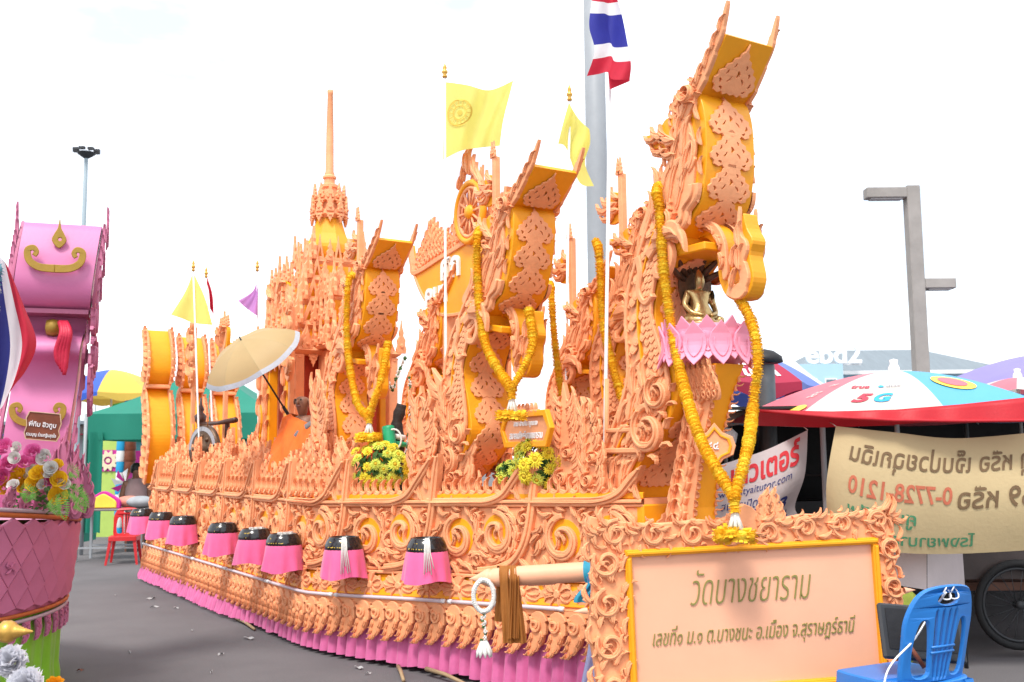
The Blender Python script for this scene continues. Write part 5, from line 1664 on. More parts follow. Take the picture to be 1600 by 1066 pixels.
# ---------------------------------------------------------------- name board with carved frame
TL, TR_, BL_ = at(985, 870, 5.20), at(1360, 850, 5.44), at(1000, 1075, 5.20)
bx = (TR_ - TL); BWD = bx.length; bx.normalize()
by = (TL - BL_); BHT = by.length + .02; by = (by - bx * by.dot(bx)).normalized()
bn = bx.cross(by)
nb = empty('name_board', frame(TL - by * BHT, bx, by, bn))       # origin lower left inner corner
tag(nb, 'peach name board with Thai lettering in a carved coral frame', 'sign board')
PEACH = mat('peach board paint', (.80, .41, .26), .5, .05, 2.5, .05, 30, dirt=.08, dirtcol=(.6, .3, .2))
b = MB(); b.plate([[(-.03, -.03), (BWD + .03, -.03), (BWD + .03, BHT + .03), (-.03, BHT + .03)]], -.03, .0, .002, back=True); b.build('panel', PEACH, nb)
for (x0, y0, x1, y1) in ((-.035, -.035, BWD + .035, .0), (-.035, BHT, BWD + .035, BHT + .035), (-.035, .0, .0, BHT), (BWD, .0, BWD + .035, BHT)):
    for k, (i0, h0, h1) in enumerate(((0, -.0, .028), (.008, .027, .037))):
        b = MB(); b.plate([[(x0 + i0, y0 + i0), (x1 - i0, y0 + i0), (x1 - i0, y1 - i0), (x0 + i0, y1 - i0)]], h0, h1, .005, back=True); b.build('inner_frame', YEL, nb)
fo = .20
wig = lambda t, n, a: a * abs(math.sin(n * t))
out_ = []
for i in range(40): t = i / 40; out_.append((-.035 - fo + .10 * t * 0 + wig(t, 6, .035) - .0, lerp(-.25, BHT + .16, t)))
for i in range(48):
    t = i / 48
    out_.append((lerp(-.20, BWD + .13, t), BHT + .035 + .175 - .045 * math.sin(PI * t) ** .7 + .09 * math.exp(-((t - .5) / .05) ** 2) - wig(t, 9, .02)))
for i in range(40): t = i / 40; out_.append((BWD + .035 + .125 - wig(t, 7, .035), lerp(BHT + .19, -.25, t)))
inn = [(-.03, -.03), (BWD + .03, -.03), (BWD + .03, BHT + .03), (-.03, BHT + .03)]
holes = []
b = MB(); b.plate([out_, inn], -.03, .012, .005, back=True); cf = b.build('carved_frame', CORAL, nb)
rnd = random.Random(21)
def put(kind, x, y, a, s_, fl=1, dz=.01, sz=.16):
    inst({'leaf': 'frame_leaf', 'scroll': 'frame_scroll', 'flame': 'frame_flame'}[kind], OM[kind], cf, T(x, y, dz) @ R(a, 'Z') @ S(s_, s_ * fl, sz))
for i in range(8):                                    # top rail scrolls run outwards from the middle
    x = lerp(-.08, BWD + .04, i / 7)
    fl = 1 if x < BWD / 2 else -1
    y = BHT + .035 + .085 - .025 * math.sin(PI * i / 7)
    if 2.6 < i < 4.4: y -= .012
    put('scroll', x, y, rnd.uniform(-.4, .4), .135, fl, .01, .12)
    for k in range(6):
        a = rnd.uniform(0, 6.28) if k > 3 else (.9 + 1.1 * k)
        xx, yy = x + .085 * math.cos(a), y + .075 * math.sin(a)
        if BHT + .05 < yy < BHT + .19: put('leaf', xx, min(yy, BHT + .15), (PI - .15 if fl > 0 else .15) + rnd.uniform(-.35, .35), .085, fl, .011 + .002 * (k % 3), .12)
for i in range(5):
    y = lerp(-.16, BHT - .02, i / 4)
    for (xc, fl) in ((-.132, 1), (BWD + .098, -1)):
        s_ = .15 if fl > 0 else .12
        put('scroll', xc, y, rnd.uniform(0, 1), s_, fl)
        for k in range(7):
            a = .4 + k * .9
            xx, yy = xc + (.085 if fl > 0 else .05) * math.cos(a), y + .10 * math.sin(a)
            if -.05 < xx < BWD + .05 and yy < BHT + .03: continue
            put('leaf', xx, yy, 1.3 + rnd.uniform(-.6, .6) + (0 if fl > 0 else .5), .10 if fl > 0 else .07, fl, .011 + .002 * (k % 3), .12)
fo_occ = []
for o_ in list(cf.children):
    fo_occ.append((o_.location.x, o_.location.y, .055 if o_.name.startswith('frame_scroll') else .03))
for kk in range(1500):
    w_ = rnd.random()
    if w_ < .5: x, y = rnd.uniform(-.2, BWD + .12), rnd.uniform(BHT + .055, BHT + .165 - .03 * math.sin(PI * min(1, max(0, w_ * 2))))
    elif w_ < .8: x, y = rnd.uniform(-.20, -.06), rnd.uniform(-.2, BHT)
    else: x, y = rnd.uniform(BWD + .055, BWD + .13), rnd.uniform(-.2, BHT)
    if all((x - a) ** 2 + (y - c) ** 2 > (q + .021) ** 2 for a, c, q in fo_occ):
        fo_occ.append((x, y, .024)); put('leaf', x, y, rnd.choice((.4, 1.4, 2.4, 3.4, 4.6)) + rnd.uniform(-.3, .3), .07, rnd.choice((-1, 1)), .009, .12)
for (x, y, a) in ((-.17, BHT + .12, 2.3), (-.12, BHT + .15, 1.9), (BWD + .10, BHT + .15, 1.2), (BWD + .06, BHT + .17, 1.0)): put('leaf', x, y, a, .10, 1 if x < 0 else -1, .014)
for x in (-.02, .03): put('flame', BWD / 2 + .09 + x, BHT + .10, -.05 + x, .22, 1, .0, .15)
for (x, sg) in ((-.235, -1), (BWD + .17, 1)):
    b = MB(); b.lathe([(.018, 0), (.014, .02), (0, .07)], 8, T(x, BHT * .62, .0) @ R(sg * PI / 2, 'Y')); b.build('peg', PEACH, cf)
DKG = mat('dark gold lettering', (.24, .22, .06), .5, .15, 20, .05)
def letters(body, px, py, wpx, hpx, parent, bold=.0, shear=.22, m=DKG, ex=.05, h=.006, name='lettering'):
    # lettering lying on the board plane at a picture position
    org = frame(TL - by * BHT, bx, by, bn)
    def hit(x, y):
        r = ray(x, y); t = (TL - EYE).dot(bn) / r.dot(bn)
        return org.inverted() @ (EYE + r * t)
    c0, c1, c2 = hit(px - wpx / 2, py), hit(px + wpx / 2, py), hit(px, py - hpx / 2)
    t = fit(text_mb(body, ex, bold, shear), (c1 - c0).length, hpx / 1600 * 5.3)
    ctr = (c0 + c1) / 2
    warp(t, lambda x, y, z: (ctr.x + x, ctr.y + y, .001 + h * (z + ex) / (2 * ex)))
    return t.build(name, m, parent)
letters('วัดบางชยาราม', 1172, 913, 190, 52, nb, -.016, .38)
letters('เลขที่๑ ม.๑ ต.บางชนะ อ.เมือง จ.สุราษฎร์ธานี', 1178, 988, 318, 36, nb, -.012, .38)
for x in (.15, BWD - .15):
    b = MB(); b.box((x, -.25, -.06), (.05, 1.4, .05)); b.build('leg_post', DARKM, nb)

# ---------------------------------------------------------------- wooden bowsprit pole with cloth, garland and ribbon
pa, pb_ = at(732, 905, 6.05), at(985, 889, 5.85)
bp_ = empty('bow_pole', loc=pa)
tag(bp_, 'turned peach wooden pole with pointed tip held beside the name board', 'pole')
PALE = mat('peach turned wood', (.78, .40, .24), .5, .07, 8, .08)
dr = (pb_ - pa).normalized()
Mp = dr.to_track_quat('Z', 'Y').to_matrix().to_4x4()
b = MB(); b.lathe([(0, 0), (.012, .03), (.045, .10), (.052, .115), (.052, .13), (.044, .138), (.050, .15), (.056, .20), (.056, .95), (.056, 1.5), (0, 1.5)], 20, Mp); b.build('shaft', PALE, bp_)
b = MB(); b.box((.0, -.055, .43), (.014, .012, .16), Mp, bev=.003); b.build('batten', PALE, bp_)
def pole_at(px): return pa + dr * ((px - 732) / (985 - 732) * (pb_ - pa).length)
cl = pole_at(797)
cm = empty('draped_cloth', loc=cl)
tag(cm, 'brown cloth hung over the peach wooden pole', 'cloth')
for k, (y0, zl, w0, off) in enumerate(((-.07, -.36, .10, .0), (.065, -.26, .09, -.02), (-.09, -.33, .05, .03))):
    b = MB()
    def fd(a, c):
        fold = .012 * math.sin(a * 14 + k) + .008 * math.sin(a * 25 + c * 3)
        if c < .25:
            t = c / .25
            ang_ = PI / 2 * (1 - t)
            sg = -1 if y0 < 0 else 1
            return V((off + (a - .5) * w0 * (1.1 + .2 * c), sg * .062 * math.cos(ang_) + fold * t, .062 * math.sin(ang_)))
        t = (c - .25) / .75
        return V((off + (a - .5) * w0 * (1.1 + .25 * t) + .03 * t * (1 if k == 0 else -.3), y0 + fold - .01 * t, zl * t))
    b.grid(fd, 24, 20); b.build('cloth_fold', ROBEB, cm)
gp = pole_at(757) + V((0, -.075, .0))
ml = empty('jasmine_garland', loc=gp)
tag(ml, 'white jasmine garland hanging from the tip of the peach pole', 'garland')
for k in range(40):
    a = 2 * PI * k / 40
    q = V((.058 * math.cos(a), 0, -.09 + .088 * math.sin(a)))
    inst('bud_cluster', JB, ml, T(*q) @ R(a * 3, 'Y') @ R(a, 'X') @ S(.017))
b = MB(); b.tube([V((.058 * math.cos(a), 0, -.09 + .088 * math.sin(a))) for a in [2 * PI * k / 24 for k in range(24)]], .014, 7, closed=True); b.build('ring', WHF, ml)
for k in range(14):
    inst('leaf_cluster' if k % 3 == 0 else 'bud_cluster', JG if k % 3 == 0 else JB, ml, T(random.uniform(-.015, .015), random.uniform(-.01, .01), -.19 - .012 * k) @ R(k, 'Z') @ S(.014))
for k in range(9):
    a = 2 * PI * k / 9
    b = MB(); b.tube([(.012 * math.cos(a), .012 * math.sin(a), -.34), (.035 * math.cos(a), .03 * math.sin(a), -.40), (.045 * math.cos(a), .04 * math.sin(a), -.43)], [.008, .014, .003], 6); b.build('blossom', WHF, ml)
rb = at(922, 893, 5.86)
ri = empty('blue_ribbon', loc=rb)
tag(ri, 'sheer blue ribbon tied round the pole behind the carved frame', 'ribbon')
BLR = mat('sheer blue ribbon', (.05, .42, .62), .6, .1, 10, .2, 100, trans=.5)
b = MB(); b.lathe([(.060, -.03), (.066, 0), (.060, .03)], 16, Mp); b.build('knot_band', BLR, ri)
BLN = mat('sheer lilac net', (.40, .46, .72), .7, .1, 10, .2, 100, trans=.6)
for k in range(2):
    b = MB(); b.grid(lambda a, c: V(((a - .5) * (.05 + .05 * c) + .03 * math.sin(c * 4 + k) - .02 * k, -.07 + .015 * math.sin(a * 12 + c * 3), -.02 - (.14 if k else .62) * c)), 10, 16); b.build('ribbon_tail', BLR if k else BLN, ri)

# ---------------------------------------------------------------- blue plastic chair with monitor
cdir = V((-.46, .88, 0)).normalized()
cx_ = V((cdir.y, -cdir.x, 0))                      # chair's right, seen from the back
cc_ = at(1462, 1040, 4.88); cc_.z = 0
CM = frame(cc_ + cdir * .18, cx_ * 1.0, cdir * .98, (0, 0, 1.03))
ch = empty('plastic_chair', CM)
tag(ch, 'blue plastic chair with slatted back beside the name board', 'chair')
sl = []
for (x, y) in ((-.20, -.19), (.20, -.19), (.235, .0), (.225, .20), (.17, .235), (-.17, .235), (-.225, .20), (-.235, .0)): sl.append((x, y, 0))
loop = [(p.x, p.y) for p in cat(sl, 5, True)]
b = MB(); b.plate([loop, circ(0, -.10, .02, 10)], .415, .44, .008, lambda x, y, h: V((x, y, h - .03 * (1 - (x / .235) ** 2) * (1 - (y / .24) ** 2))), back=True); se_ = b.build('seat', BLUEP, ch)
b = MB()
n = len(loop)
b.add([V((x, y, .43)) for x, y in loop] + [V((x * 1.02, y * 1.02, .37)) for x, y in loop], [(i, (i + 1) % n, n + (i + 1) % n, n + i) for i in range(n)], 0, True); b.build('apron', BLUEP, se_)
for sx in (-1, 1):
    for sy in (-1, 1):
        b = MB()
        vs = []
        for (z, k, w) in ((.43, 0, .055), (.2, .035, .045), (.0, .065, .034)):
            x, y = sx * (.185 + k), sy * (.185 + k)
            vs += [(x - w / 2, y - w / 2, z), (x + w / 2, y - w / 2, z), (x + w / 2, y + w / 2, z), (x - w / 2, y + w / 2, z)]
        fs = [(i * 4 + k, i * 4 + (k + 1) % 4, i * 4 + 4 + (k + 1) % 4, i * 4 + 4 + k) for i in range(2) for k in range(4)] + [(8, 9, 10, 11)]
        b.add(vs, [tuple(reversed(f)) for f in fs]); b.build('leg', BLUEP, ch)
ol = [(-.20, .0), (-.215, .18), (-.215, .30), (-.17, .40), (-.08, .435), (.08, .435), (.17, .40), (.215, .30), (.215, .18), (.20, .0), (.1, -.01), (-.1, -.01)]
oloop = [(p.x, p.y) for p in cat([(*p, 0) for p in ol], 5, True)]
def hole(pts): return [(p.x, p.y) for p in cat([(*p, 0) for p in pts], 4, True)]
hs = []
for sx in (-1, 1): hs.append(hole([(sx * .150, .04), (sx * .168, .15), (sx * .150, .265), (sx * .118, .285), (sx * .095, .25), (sx * .075, .12), (sx * .075, .04)]))
for k in (-1.5, -.5, .5, 1.5): hs.append(hole([(k * .026 - .007, .05), (k * .026 + .007, .05), (k * .040 + .008, .30), (k * .040 - .008, .30)]))
hs.append(hole([(-.06, .365), (0, .352), (.06, .365), (.055, .395), (0, .405), (-.055, .395)]))
b = MB(); b.plate([oloop] + hs, -.010, .010, .006, lambda x, y, h: V((x, -.185 - y * .24 + .9 * x * x - h, .43 + y)), back=True); b.build('backrest', BLUEP, ch)
for zz in (.14, .165):
    b = MB(); b.tube([(-.075, -.192 - zz * .24, .43 + zz), (.075, -.192 - zz * .24, .43 + zz)], .006, 6); b.build('slat_bar', BLUEP, ch)
for k, dx in enumerate((-.02, .03)):
    b = MB(); b.tube([(dx + .022 * math.cos(a), -.285 + .012 * math.sin(2 * a), .835 + .03 * math.sin(a)) for a in [2 * PI * i / 16 for i in range(16)]], .0035, 5, closed=True); b.build('wire_loop', WHITE, ch)
mo = empty('flat_monitor', frame(at(1440, 990, 5.05), V((.96, .28, -.05)).normalized(), V((.12, .34, .93)).normalized(), V((.28, -.9, .3)).normalized()))
tag(mo, 'black flat panel monitor leaning on the blue chair seat', 'monitor')
b = MB(); b.box((0, 0, 0), (.44, .26, .03), bev=.01); b.build('casing', DARKM, mo)
b = MB(); b.box((0, .01, .017), (.38, .19, .004)); b.build('screen', BLACK, mo)
b = MB(); b.tube([(-.12, -.02, .02), (-.05, -.17, .06)], .012, 6); b.build('prop_leg', WOODR, mo)
ca = empty('white_cable', loc=at(1470, 930, 4.78))
tag(ca, 'thin white cable looping down from the blue chair', 'cable')
P = [at(1478, 926, 4.72), at(1450, 965, 4.95), at(1428, 1000, 4.8), at(1395, 1035, 4.65), at(1382, 1066, 4.6), at(1380, 1120, 4.6)]
b = MB(); b.tube([q - ca.location for q in cat(P, 8)], .0045, 6); b.build('cord', WHITE, ca)
# ---------------------------------------------------------------- pink float on the other side of the road
PNK = mat('rose pink paint', (.46, .135, .235), .45, .08, 5, .06, 50, orand=.04, dirt=.08, dirtcol=(.3, .06, .14))
PNKP = mat('bright pink paint', (.56, .165, .34), .38, .06, 3, .04, 50, spec=.5)
LIME = mat('lime satin cloth', (.22, .55, .02), .5, .08, 10, .15, 200, trans=.1, sheen=.2)
PIPE = mat('grey pink piping', (.40, .30, .34), .5, .1, 20, .1)
ORG = mat('orange ribbon', (.42, .10, .02), .5, .1, 20, .1)
OMP = {k: ORN[k].mesh('pink ' + k, PNK) for k in ('leaf', 'fringe', 'comma', 'flame', 'scroll')}
FC = V((-4.40, 6.65, 0)); FR = 1.48
pf = empty('pink_float', T(*FC))
tag(pf, 'rose pink basket-shaped float with lime green skirt and lattice sides', 'parade float')
A0, A1 = -2.2, .75                      # angular range built (radians, 0 = +x)
def zt(a): return 1.12 + .16 * max(0, min(1, (.35 - a) / 1.2))
def zb(a): return .56 - .02 * max(0, min(1, (.35 - a) / 1.2))
def FP(a, t, h=0):
    # t 0 bottom rim .. 1 top rim
    z = lerp(zb(a), zt(a), t)
    r = FR * (lerp(.955, 1.0, max(0.0, t) ** .8)) + h
    return V((r * math.cos(a), r * math.sin(a), z))
def FMx(a, t, ang=0, sc=1, sz=None, h=0, fl=1):
    return frame(FP(a, t, h), (-math.sin(a), math.cos(a), 0), (0, 0, 1), (math.cos(a), math.sin(a), 0)) @ R(ang, 'Z') @ S(sc * fl, sc, sz or sc)
b = MB(); b.grid(lambda a, c: FP(lerp(0, 2 * PI, a), c), 120, 6); b.build('basket_wall', PNK, pf)
b = MB(); b.grid(lambda a, c: V((FP(2 * PI * a, 1).x * c, FP(2 * PI * a, 1).y * c, FP(2 * PI * a, 1).z - .04)), 60, 3); b.build('deck', PNK, pf)
b = MB()
def fsk(a, c):
    an = 2 * PI * a
    r = FR * (.945 + .0 * c) + (.012 * math.sin(an * 60) + .008 * math.sin(an * 37 + 2)) * (.3 + c) - .03 * c * (1 if c < .8 else .5)
    return V((r * math.cos(an), r * math.sin(an), lerp(.58, .015, c) + .01 * math.sin(an * 23) * c))
b.grid(fsk, 420, 8); b.build('skirt', LIME, pf)
for (t, h, m, r_) in ((1.0, .012, PIPE, .013), (.955, .012, ORG, .017), (.03, .012, ORG, .014), (-.03, .012, PIPE, .013)):
    b = MB(); b.tube([FP(lerp(A0, A1, i / 60), t, h) for i in range(61)], r_, 7); b.build('piping', m, pf)
# lattice of diamond plates
dw, dh = .118, .30
row = 0
for j in range(-1, 5):
    t0 = .11 + j * dh * .62
    i = 0
    a = A0 + (dw * .5 if j % 2 else 0)
    while a < A1:
        pts = []
        for (da, dt) in ((0, -.5), (.5, 0), (0, .5), (-.5, 0)):
            pts.append((a + da * dw * .94, min(.93, max(.07, t0 + dt * dh * 1.18))))
        if pts[2][1] - pts[0][1] > .08:
            b = MB(); b.plate([pts], -.004, .022, .006, lambda x, y, h: FP(x, y, h + .028 * (x - a) / dw + .012 * (t0 - y)))
            o = b.build('lattice_plate', PNK, pf)
            if a < -.25 and j % 2 == 0 and .15 < t0 < .85:
                for k in range(4):
                    inst('flower_petal', OMP['leaf'], o, FMx(a, t0, k * PI / 2 + .78, .045, .08, h=.022))
        a += dw
# hanging fringe and top crest
a = A0
while a < A1:
    inst('fringe_drop', OMP['fringe'], pf, FMx(a, -.04, .12, .13, .13, h=.01))
    inst('crest_leaf', OMP['flame'], pf, FMx(a, 1.0, -.35, .17, .2, h=-.01, fl=1))
    a += .088
# naga-like prow, seen from the front
px_ = V((.945, .327, 0)); pn_ = V((.327, -.945, 0))
PO = at(54, 775, 6.9); PO.z = 1.15
pr = empty('pink_naga_prow', frame(PO, px_, -pn_, (0, 0, 1)))
tag(pr, 'tall glossy pink naga prow with gold curls on the pink float', 'naga carving')
prof = cat([(-.02, .0, 0), (.02, .25, 0), (.0, .60, 0), (-.06, .85, 0), (-.02, 1.0, 0), (.08, 1.08, 0), (.03, 1.18, 0), (-.10, 1.25, 0), (-.12, 1.36, 0)], 6)
head = cat([(.02, 1.36, 0), (.14, 1.42, 0), (.19, 1.55, 0), (.17, 1.72, 0), (.10, 1.90, 0), (.06, 1.96, 0)], 6)
def shx(z): return .085 * z - .05
for nm, c, w0, w1 in (('neck_plate', prof, .19, .215), ('head_plate', head, .235, .245)):
    b = MB()
    n_ = len(c)
    def fpl(a, k):
        q = c[min(n_ - 1, int(round(k * (n_ - 1))))]
        w = lerp(w0, w1, k)
        return V((lerp(-w, w, a) + shx(q.y), -q.x, q.y))
    b.grid(fpl, 8, n_ - 1)
    def fbk(a, k):
        q = fpl(a, k); return V((q.x, q.y + .28, q.z))
    b.grid(lambda a, k: fbk(1 - a, k), 8, n_ - 1)
    for sd in (0, 1):
        b.grid(lambda a, k: fpl(sd, k).lerp(fbk(sd, k), a if sd else 1 - a), 3, n_ - 1)
    b.add([fpl(0, 0), fpl(1, 0), fbk(1, 0), fbk(0, 0)], [(3, 2, 1, 0)]); b.add([fpl(0, 1), fpl(1, 1), fbk(1, 1), fbk(0, 1)], [(0, 1, 2, 3)])
    o = b.build(nm, PNKP, pr)
    for sd in (-1, 1):
        e = MB()
        cc = resample(c, 50)
        e.plate([ribbon([(p.x, p.y) for p in cc], lambda t: .06 * (.45 + .55 * saw(t, 5)), lambda t: .025)], 0, .02, .004, lambda x, y, h: V((sd * (w1 + .004 + h) + shx(y), -x + .06, y)), back=True)
        eo = e.build('edge_board', PNK, o)
        for i in range(7):
            p = cc[3 + i * 6]
            inst('edge_leaf', OMP['leaf'], eo, frame((sd * (w1 + .02) + shx(p.y), -p.x + .04, p.y), (0, -1, 0), (0, 0, 1), (sd, 0, 0)) @ R(1.7, 'Z') @ S(.14, .10, .12))
b = MB(); b.box((shx(1.36), .06, 1.355), (.46, .3, .03)); b.build('throat', PNK, pr)
for sd in (-1, 1):
    for (z, s_) in ((1.82, .40), (1.62, .26), (1.45, .3)):
        inst('crest_flame', OMP['flame'], pr, frame((sd * .285 + shx(z), .06, z), (0, -1, 0), (0, 0, 1), (sd, 0, 0)) @ R(-.12, 'Z') @ S(s_ * .32, s_ * .75, .12))
for sd, k in ((-1, 0), (1, 0), (-1, 1), (1, 1)):
    inst('cheek_scroll', OMP['scroll'], pr, frame((sd * .26 + shx(1.2), .0 + .1 * k, 1.32 - .25 * k), (0, -1, 0), (0, 0, 1), (sd, 0, 0)) @ S(.2, .26, .2))
inst('dangling_leaf', OMP['fringe'], pr, frame((.27 + shx(1), .06, 1.05), (0, -1, 0), (0, 0, 1), (1, 0, 0)) @ S(.2, .4, .2))
# gold curls
GOLDM = mat('matt gold paint', (.36, .22, .035), .5, .12, 20, .1, 60, metal=.3)
def curl(z0, yd, s_, name='gold_curl'):
    for sd in (-1, 1):
        c = cat([(0, 0, 0), (.07, .005, 0), (.115, .035, 0), (.125, .085, 0), (.10, .10, 0), (.085, .08, 0), (.095, .06, 0)], 6)
        b = MB(); b.plate([ribbon([(p.x * s_, p.y * s_) for p in c], lambda t: .016 * s_ * (1.25 - .6 * t))], 0, .015, .003, lambda x, y, h: V((sd * x + shx(z0), yd - h, z0 + y)), back=True); b.build(name, GOLDM, pr)
curl(1.62, -.222, 1.35)
curl(.60, -.015, 1.25)
b = MB(); b.plate([[(p.x, p.y) for p in cat([(0, -.05, 0), (.045, .0, 0), (.03, .05, 0), (.01, .09, 0), (.0, .16, 0), (-.01, .09, 0), (-.03, .05, 0), (-.045, 0, 0)], 3, True)], circ(.005, .01, .012, 8)], 0, .015, .003, lambda x, y, h: V((x + shx(1.8), -.165 - h, 1.82 + y)), back=True); b.build('gold_flame', GOLDM, pr)
b = MB(); b.lathe([(0, .05), (.05, .04), (.06, 0), (.05, -.04), (0, -.05)], 12, T(shx(1.2) + .02, -.02, 1.25) @ R(PI / 2, 'Y')); bl = b.build('gold_bell', GOLDM, pr)
RIB = mat('red ribbon', (.50, .015, .05), .5, .15, 20, .3, 60)
for k in range(4):
    b = MB(); b.tube(cat([(.07 + shx(1.2) + .012 * k, -.08, 1.28), (.09 + shx(1.2) + .015 * k, -.15, 1.2), (.06 + shx(1.2) + .02 * k, -.13, 1.08), (.08 + shx(1.2) + .01 * k, -.12, .98 - .02 * k)], 5), [.02] * 14 + [.014, .012], 7); b.build('red_ribbon', RIB, pr)
# brown sign on the neck
sg_ = empty('wooden_sign', frame(at(66, 667, 6.72), (.94, .327, -.10), (.09, -.02, .99), (.327, -.945, 0)))
tag(sg_, 'small brown wooden sign with white lettering on the pink neck', 'sign')
sh = [(-.09, -.09), (.10, -.09), (.115, -.05), (.105, -.02), (.115, .03), (.10, .095), (-.09, .095), (-.105, .05), (-.095, .0), (-.105, -.05)]
b = MB(); b.plate([sh], -.015, .0, .003, back=True); b.build('board', WOODR, sg_)
b = MB(); b.plate([[(x * 1.0, y * 1.0) for x, y in sh], [(x * .94, y * .94) for x, y in sh]], -.001, .005, .001); b.build('rim', mat('pale rim', (.5, .35, .22), .5), sg_)
for body, y, w_, h_ in (('พี่ทิม ฮิวทูบ', .012, .165, .05), ('รวมบุญ ร่วมกฐินสุขใจ', -.055, .18, .034)):
    t = fit(text_mb(body, .04, .015), w_, h_); warp(t, lambda x, yy, z: (x, yy + y, .002 + .04 * (z + .04))); t.build('lettering', WHITE, sg_)
b = MB(); b.tube([(0, 0, -.01), (0, -.02, -.12)], .012, 6); b.build('bracket', GOLDM, sg_)
# second, slimmer pink carving at the right of the prow
for i, (px, py, hh, lab) in enumerate(((99, 755, .62, 'pink carved flame board in front of the pink prow'), (116, 765, .50, 'low pink carved flame board at the rim of the pink float'))):
    q = at(px, py, 6.75 + .1 * i); q.z = 1.12
    r = empty('flame_board', frame(q, px_, -pn_, (0, 0, 1)))
    for k in range(5): inst('flame_leaf', OMP['flame'], r, frame(((k - 2) * .035, .02 * (k % 2), 0), (1, 0, 0), (0, 0, 1), (0, -1, 0)) @ S(.22, hh * (1 - .13 * abs(k - 2)), .3))
    tag(r, lab, 'carving')
# flower arrangement on the rim
def rose(m, seed):
    rnd = random.Random(seed); b = MB()
    for (n, r, z0, z1, op) in ((3, .18, .2, .95, .06), (4, .34, .12, .9, .16), (5, .52, .05, .78, .30), (6, .68, 0, .6, .42)):
        for k in range(n):
            a = 2 * PI * k / n + rnd.uniform(0, 1)
            sp = 2 * PI / n * 1.15
            def f(u, v):
                an = a + (u - .5) * sp * (1 + .2 * v)
                rr = r * lerp(.55, 1, v ** .6) + op * v * v * .6
                return V((rr * math.cos(an), rr * math.sin(an), lerp(z0, z1, v) - .25 * (2 * u - 1) ** 2 * v + .03 * rnd.uniform(-1, 1)))
            b.grid(f, 4, 4)
    return b.mesh('rose', m)
RPK = mat('pink rose petals', (.72, .14, .38), .6, .12, 30, .1, trans=.2)
RYL = mat('yellow rose petals', (.85, .56, .02), .6, .1, 30, .1, trans=.2)
RWH = mat('white carnation petals', (.72, .70, .66), .7, .08, 40, .3, trans=.2)
ROSES = {'p': rose(RPK, 1), 'y': rose(RYL, 2), 'w': rose(RWH, 3)}
fa = empty('flower_arrangement', loc=at(60, 760, 6.35))
tag(fa, 'pink, yellow and white rose arrangement with ferns on the pink float rim', 'flower arrangement')
rnd = random.Random(4)
spots = [(10, 700, 'p', 26), (52, 708, 'p', 24), (58, 722, 'p', 20), (72, 716, 'w', 24), (14, 730, 'p', 30), (40, 724, 'p', 22), (34, 744, 'y', 30), (6, 748, 'p', 26), (8, 762, 'y', 30), (40, 762, 'y', 28), (58, 758, 'y', 30), (62, 742, 'y', 26), (80, 732, 'w', 20), (88, 732, 'y', 24), (82, 752, 'p', 22), (92, 750, 'y', 24), (96, 762, 'y', 22), (92, 776, 'y', 28), (24, 716, 'w', 18), (46, 744, 'w', 18), (22, 760, 'w', 18), (100, 758, 'w', 18), (68, 758, 'w', 16), (50, 736, 'w', 18), (78, 742, 'w', 16), (-8, 735, 'p', 28), (-10, 765, 'y', 28), (28, 700, 'w', 18)]
for (x, y, k, s_) in spots:
    p = at(x, y, 6.25 + rnd.uniform(-.05, .12)) - fa.location
    d = V((rnd.uniform(-.3, .6), -1, rnd.uniform(.1, .8))).normalized()
    sc = s_ / 1600 * 6.25 * .62
    inst({'p': 'pink_rose', 'y': 'yellow_rose', 'w': 'white_carnation'}[k], ROSES[k], fa, T(*p) @ d.to_track_quat('Z', 'Y').to_matrix().to_4x4() @ R(rnd.uniform(0, 6), 'Z') @ S(sc * .95, sc * .95, sc * .95))
b = MB(); leafy(b, V((-.05, .1, -.05)), (.32, .13, .13), 260, 8, .035); b.build('foliage', LEAFG, fa)
FERN = mat('fern fronds', (.10, .26, .03), .6, .2, 20, .1, trans=.3)
for k, (x0, y0, x1, y1) in enumerate(((60, 770, 40, 785), (85, 775, 90, 805), (95, 770, 102, 812), (100, 765, 135, 785), (112, 770, 138, 792), (105, 740, 122, 745), (120, 780, 132, 800), (30, 768, 55, 780))):
    b = MB()
    a_, c_ = at(x0, y0, 6.2) - fa.location, at(x1, y1, 6.12) - fa.location
    m_ = (a_ + c_) / 2 + V((0, -.03, .03))
    P = resample(cat([a_, m_, c_], 6), 16)
    for i, q in enumerate(P):
        t = i / 15
        g_ = (P[min(15, i + 1)] - P[max(0, i - 1)]).normalized()
        sv_ = g_.cross(V((0, -1, .2))).normalized()
        l = .055 * math.sin(PI * (t * .85 + .12))
        for sd in (-1, 1):
            e = q + sv_ * sd * l + g_ * l * .4
            b.add([q, q + g_ * .007 + sv_ * sd * l * .5 + g_ * l * .2, e, q - g_ * .003 + sv_ * sd * l * .5 + g_ * l * .2], [(0, 1, 2, 3)])
    b.build('fern_frond', FERN, fa)
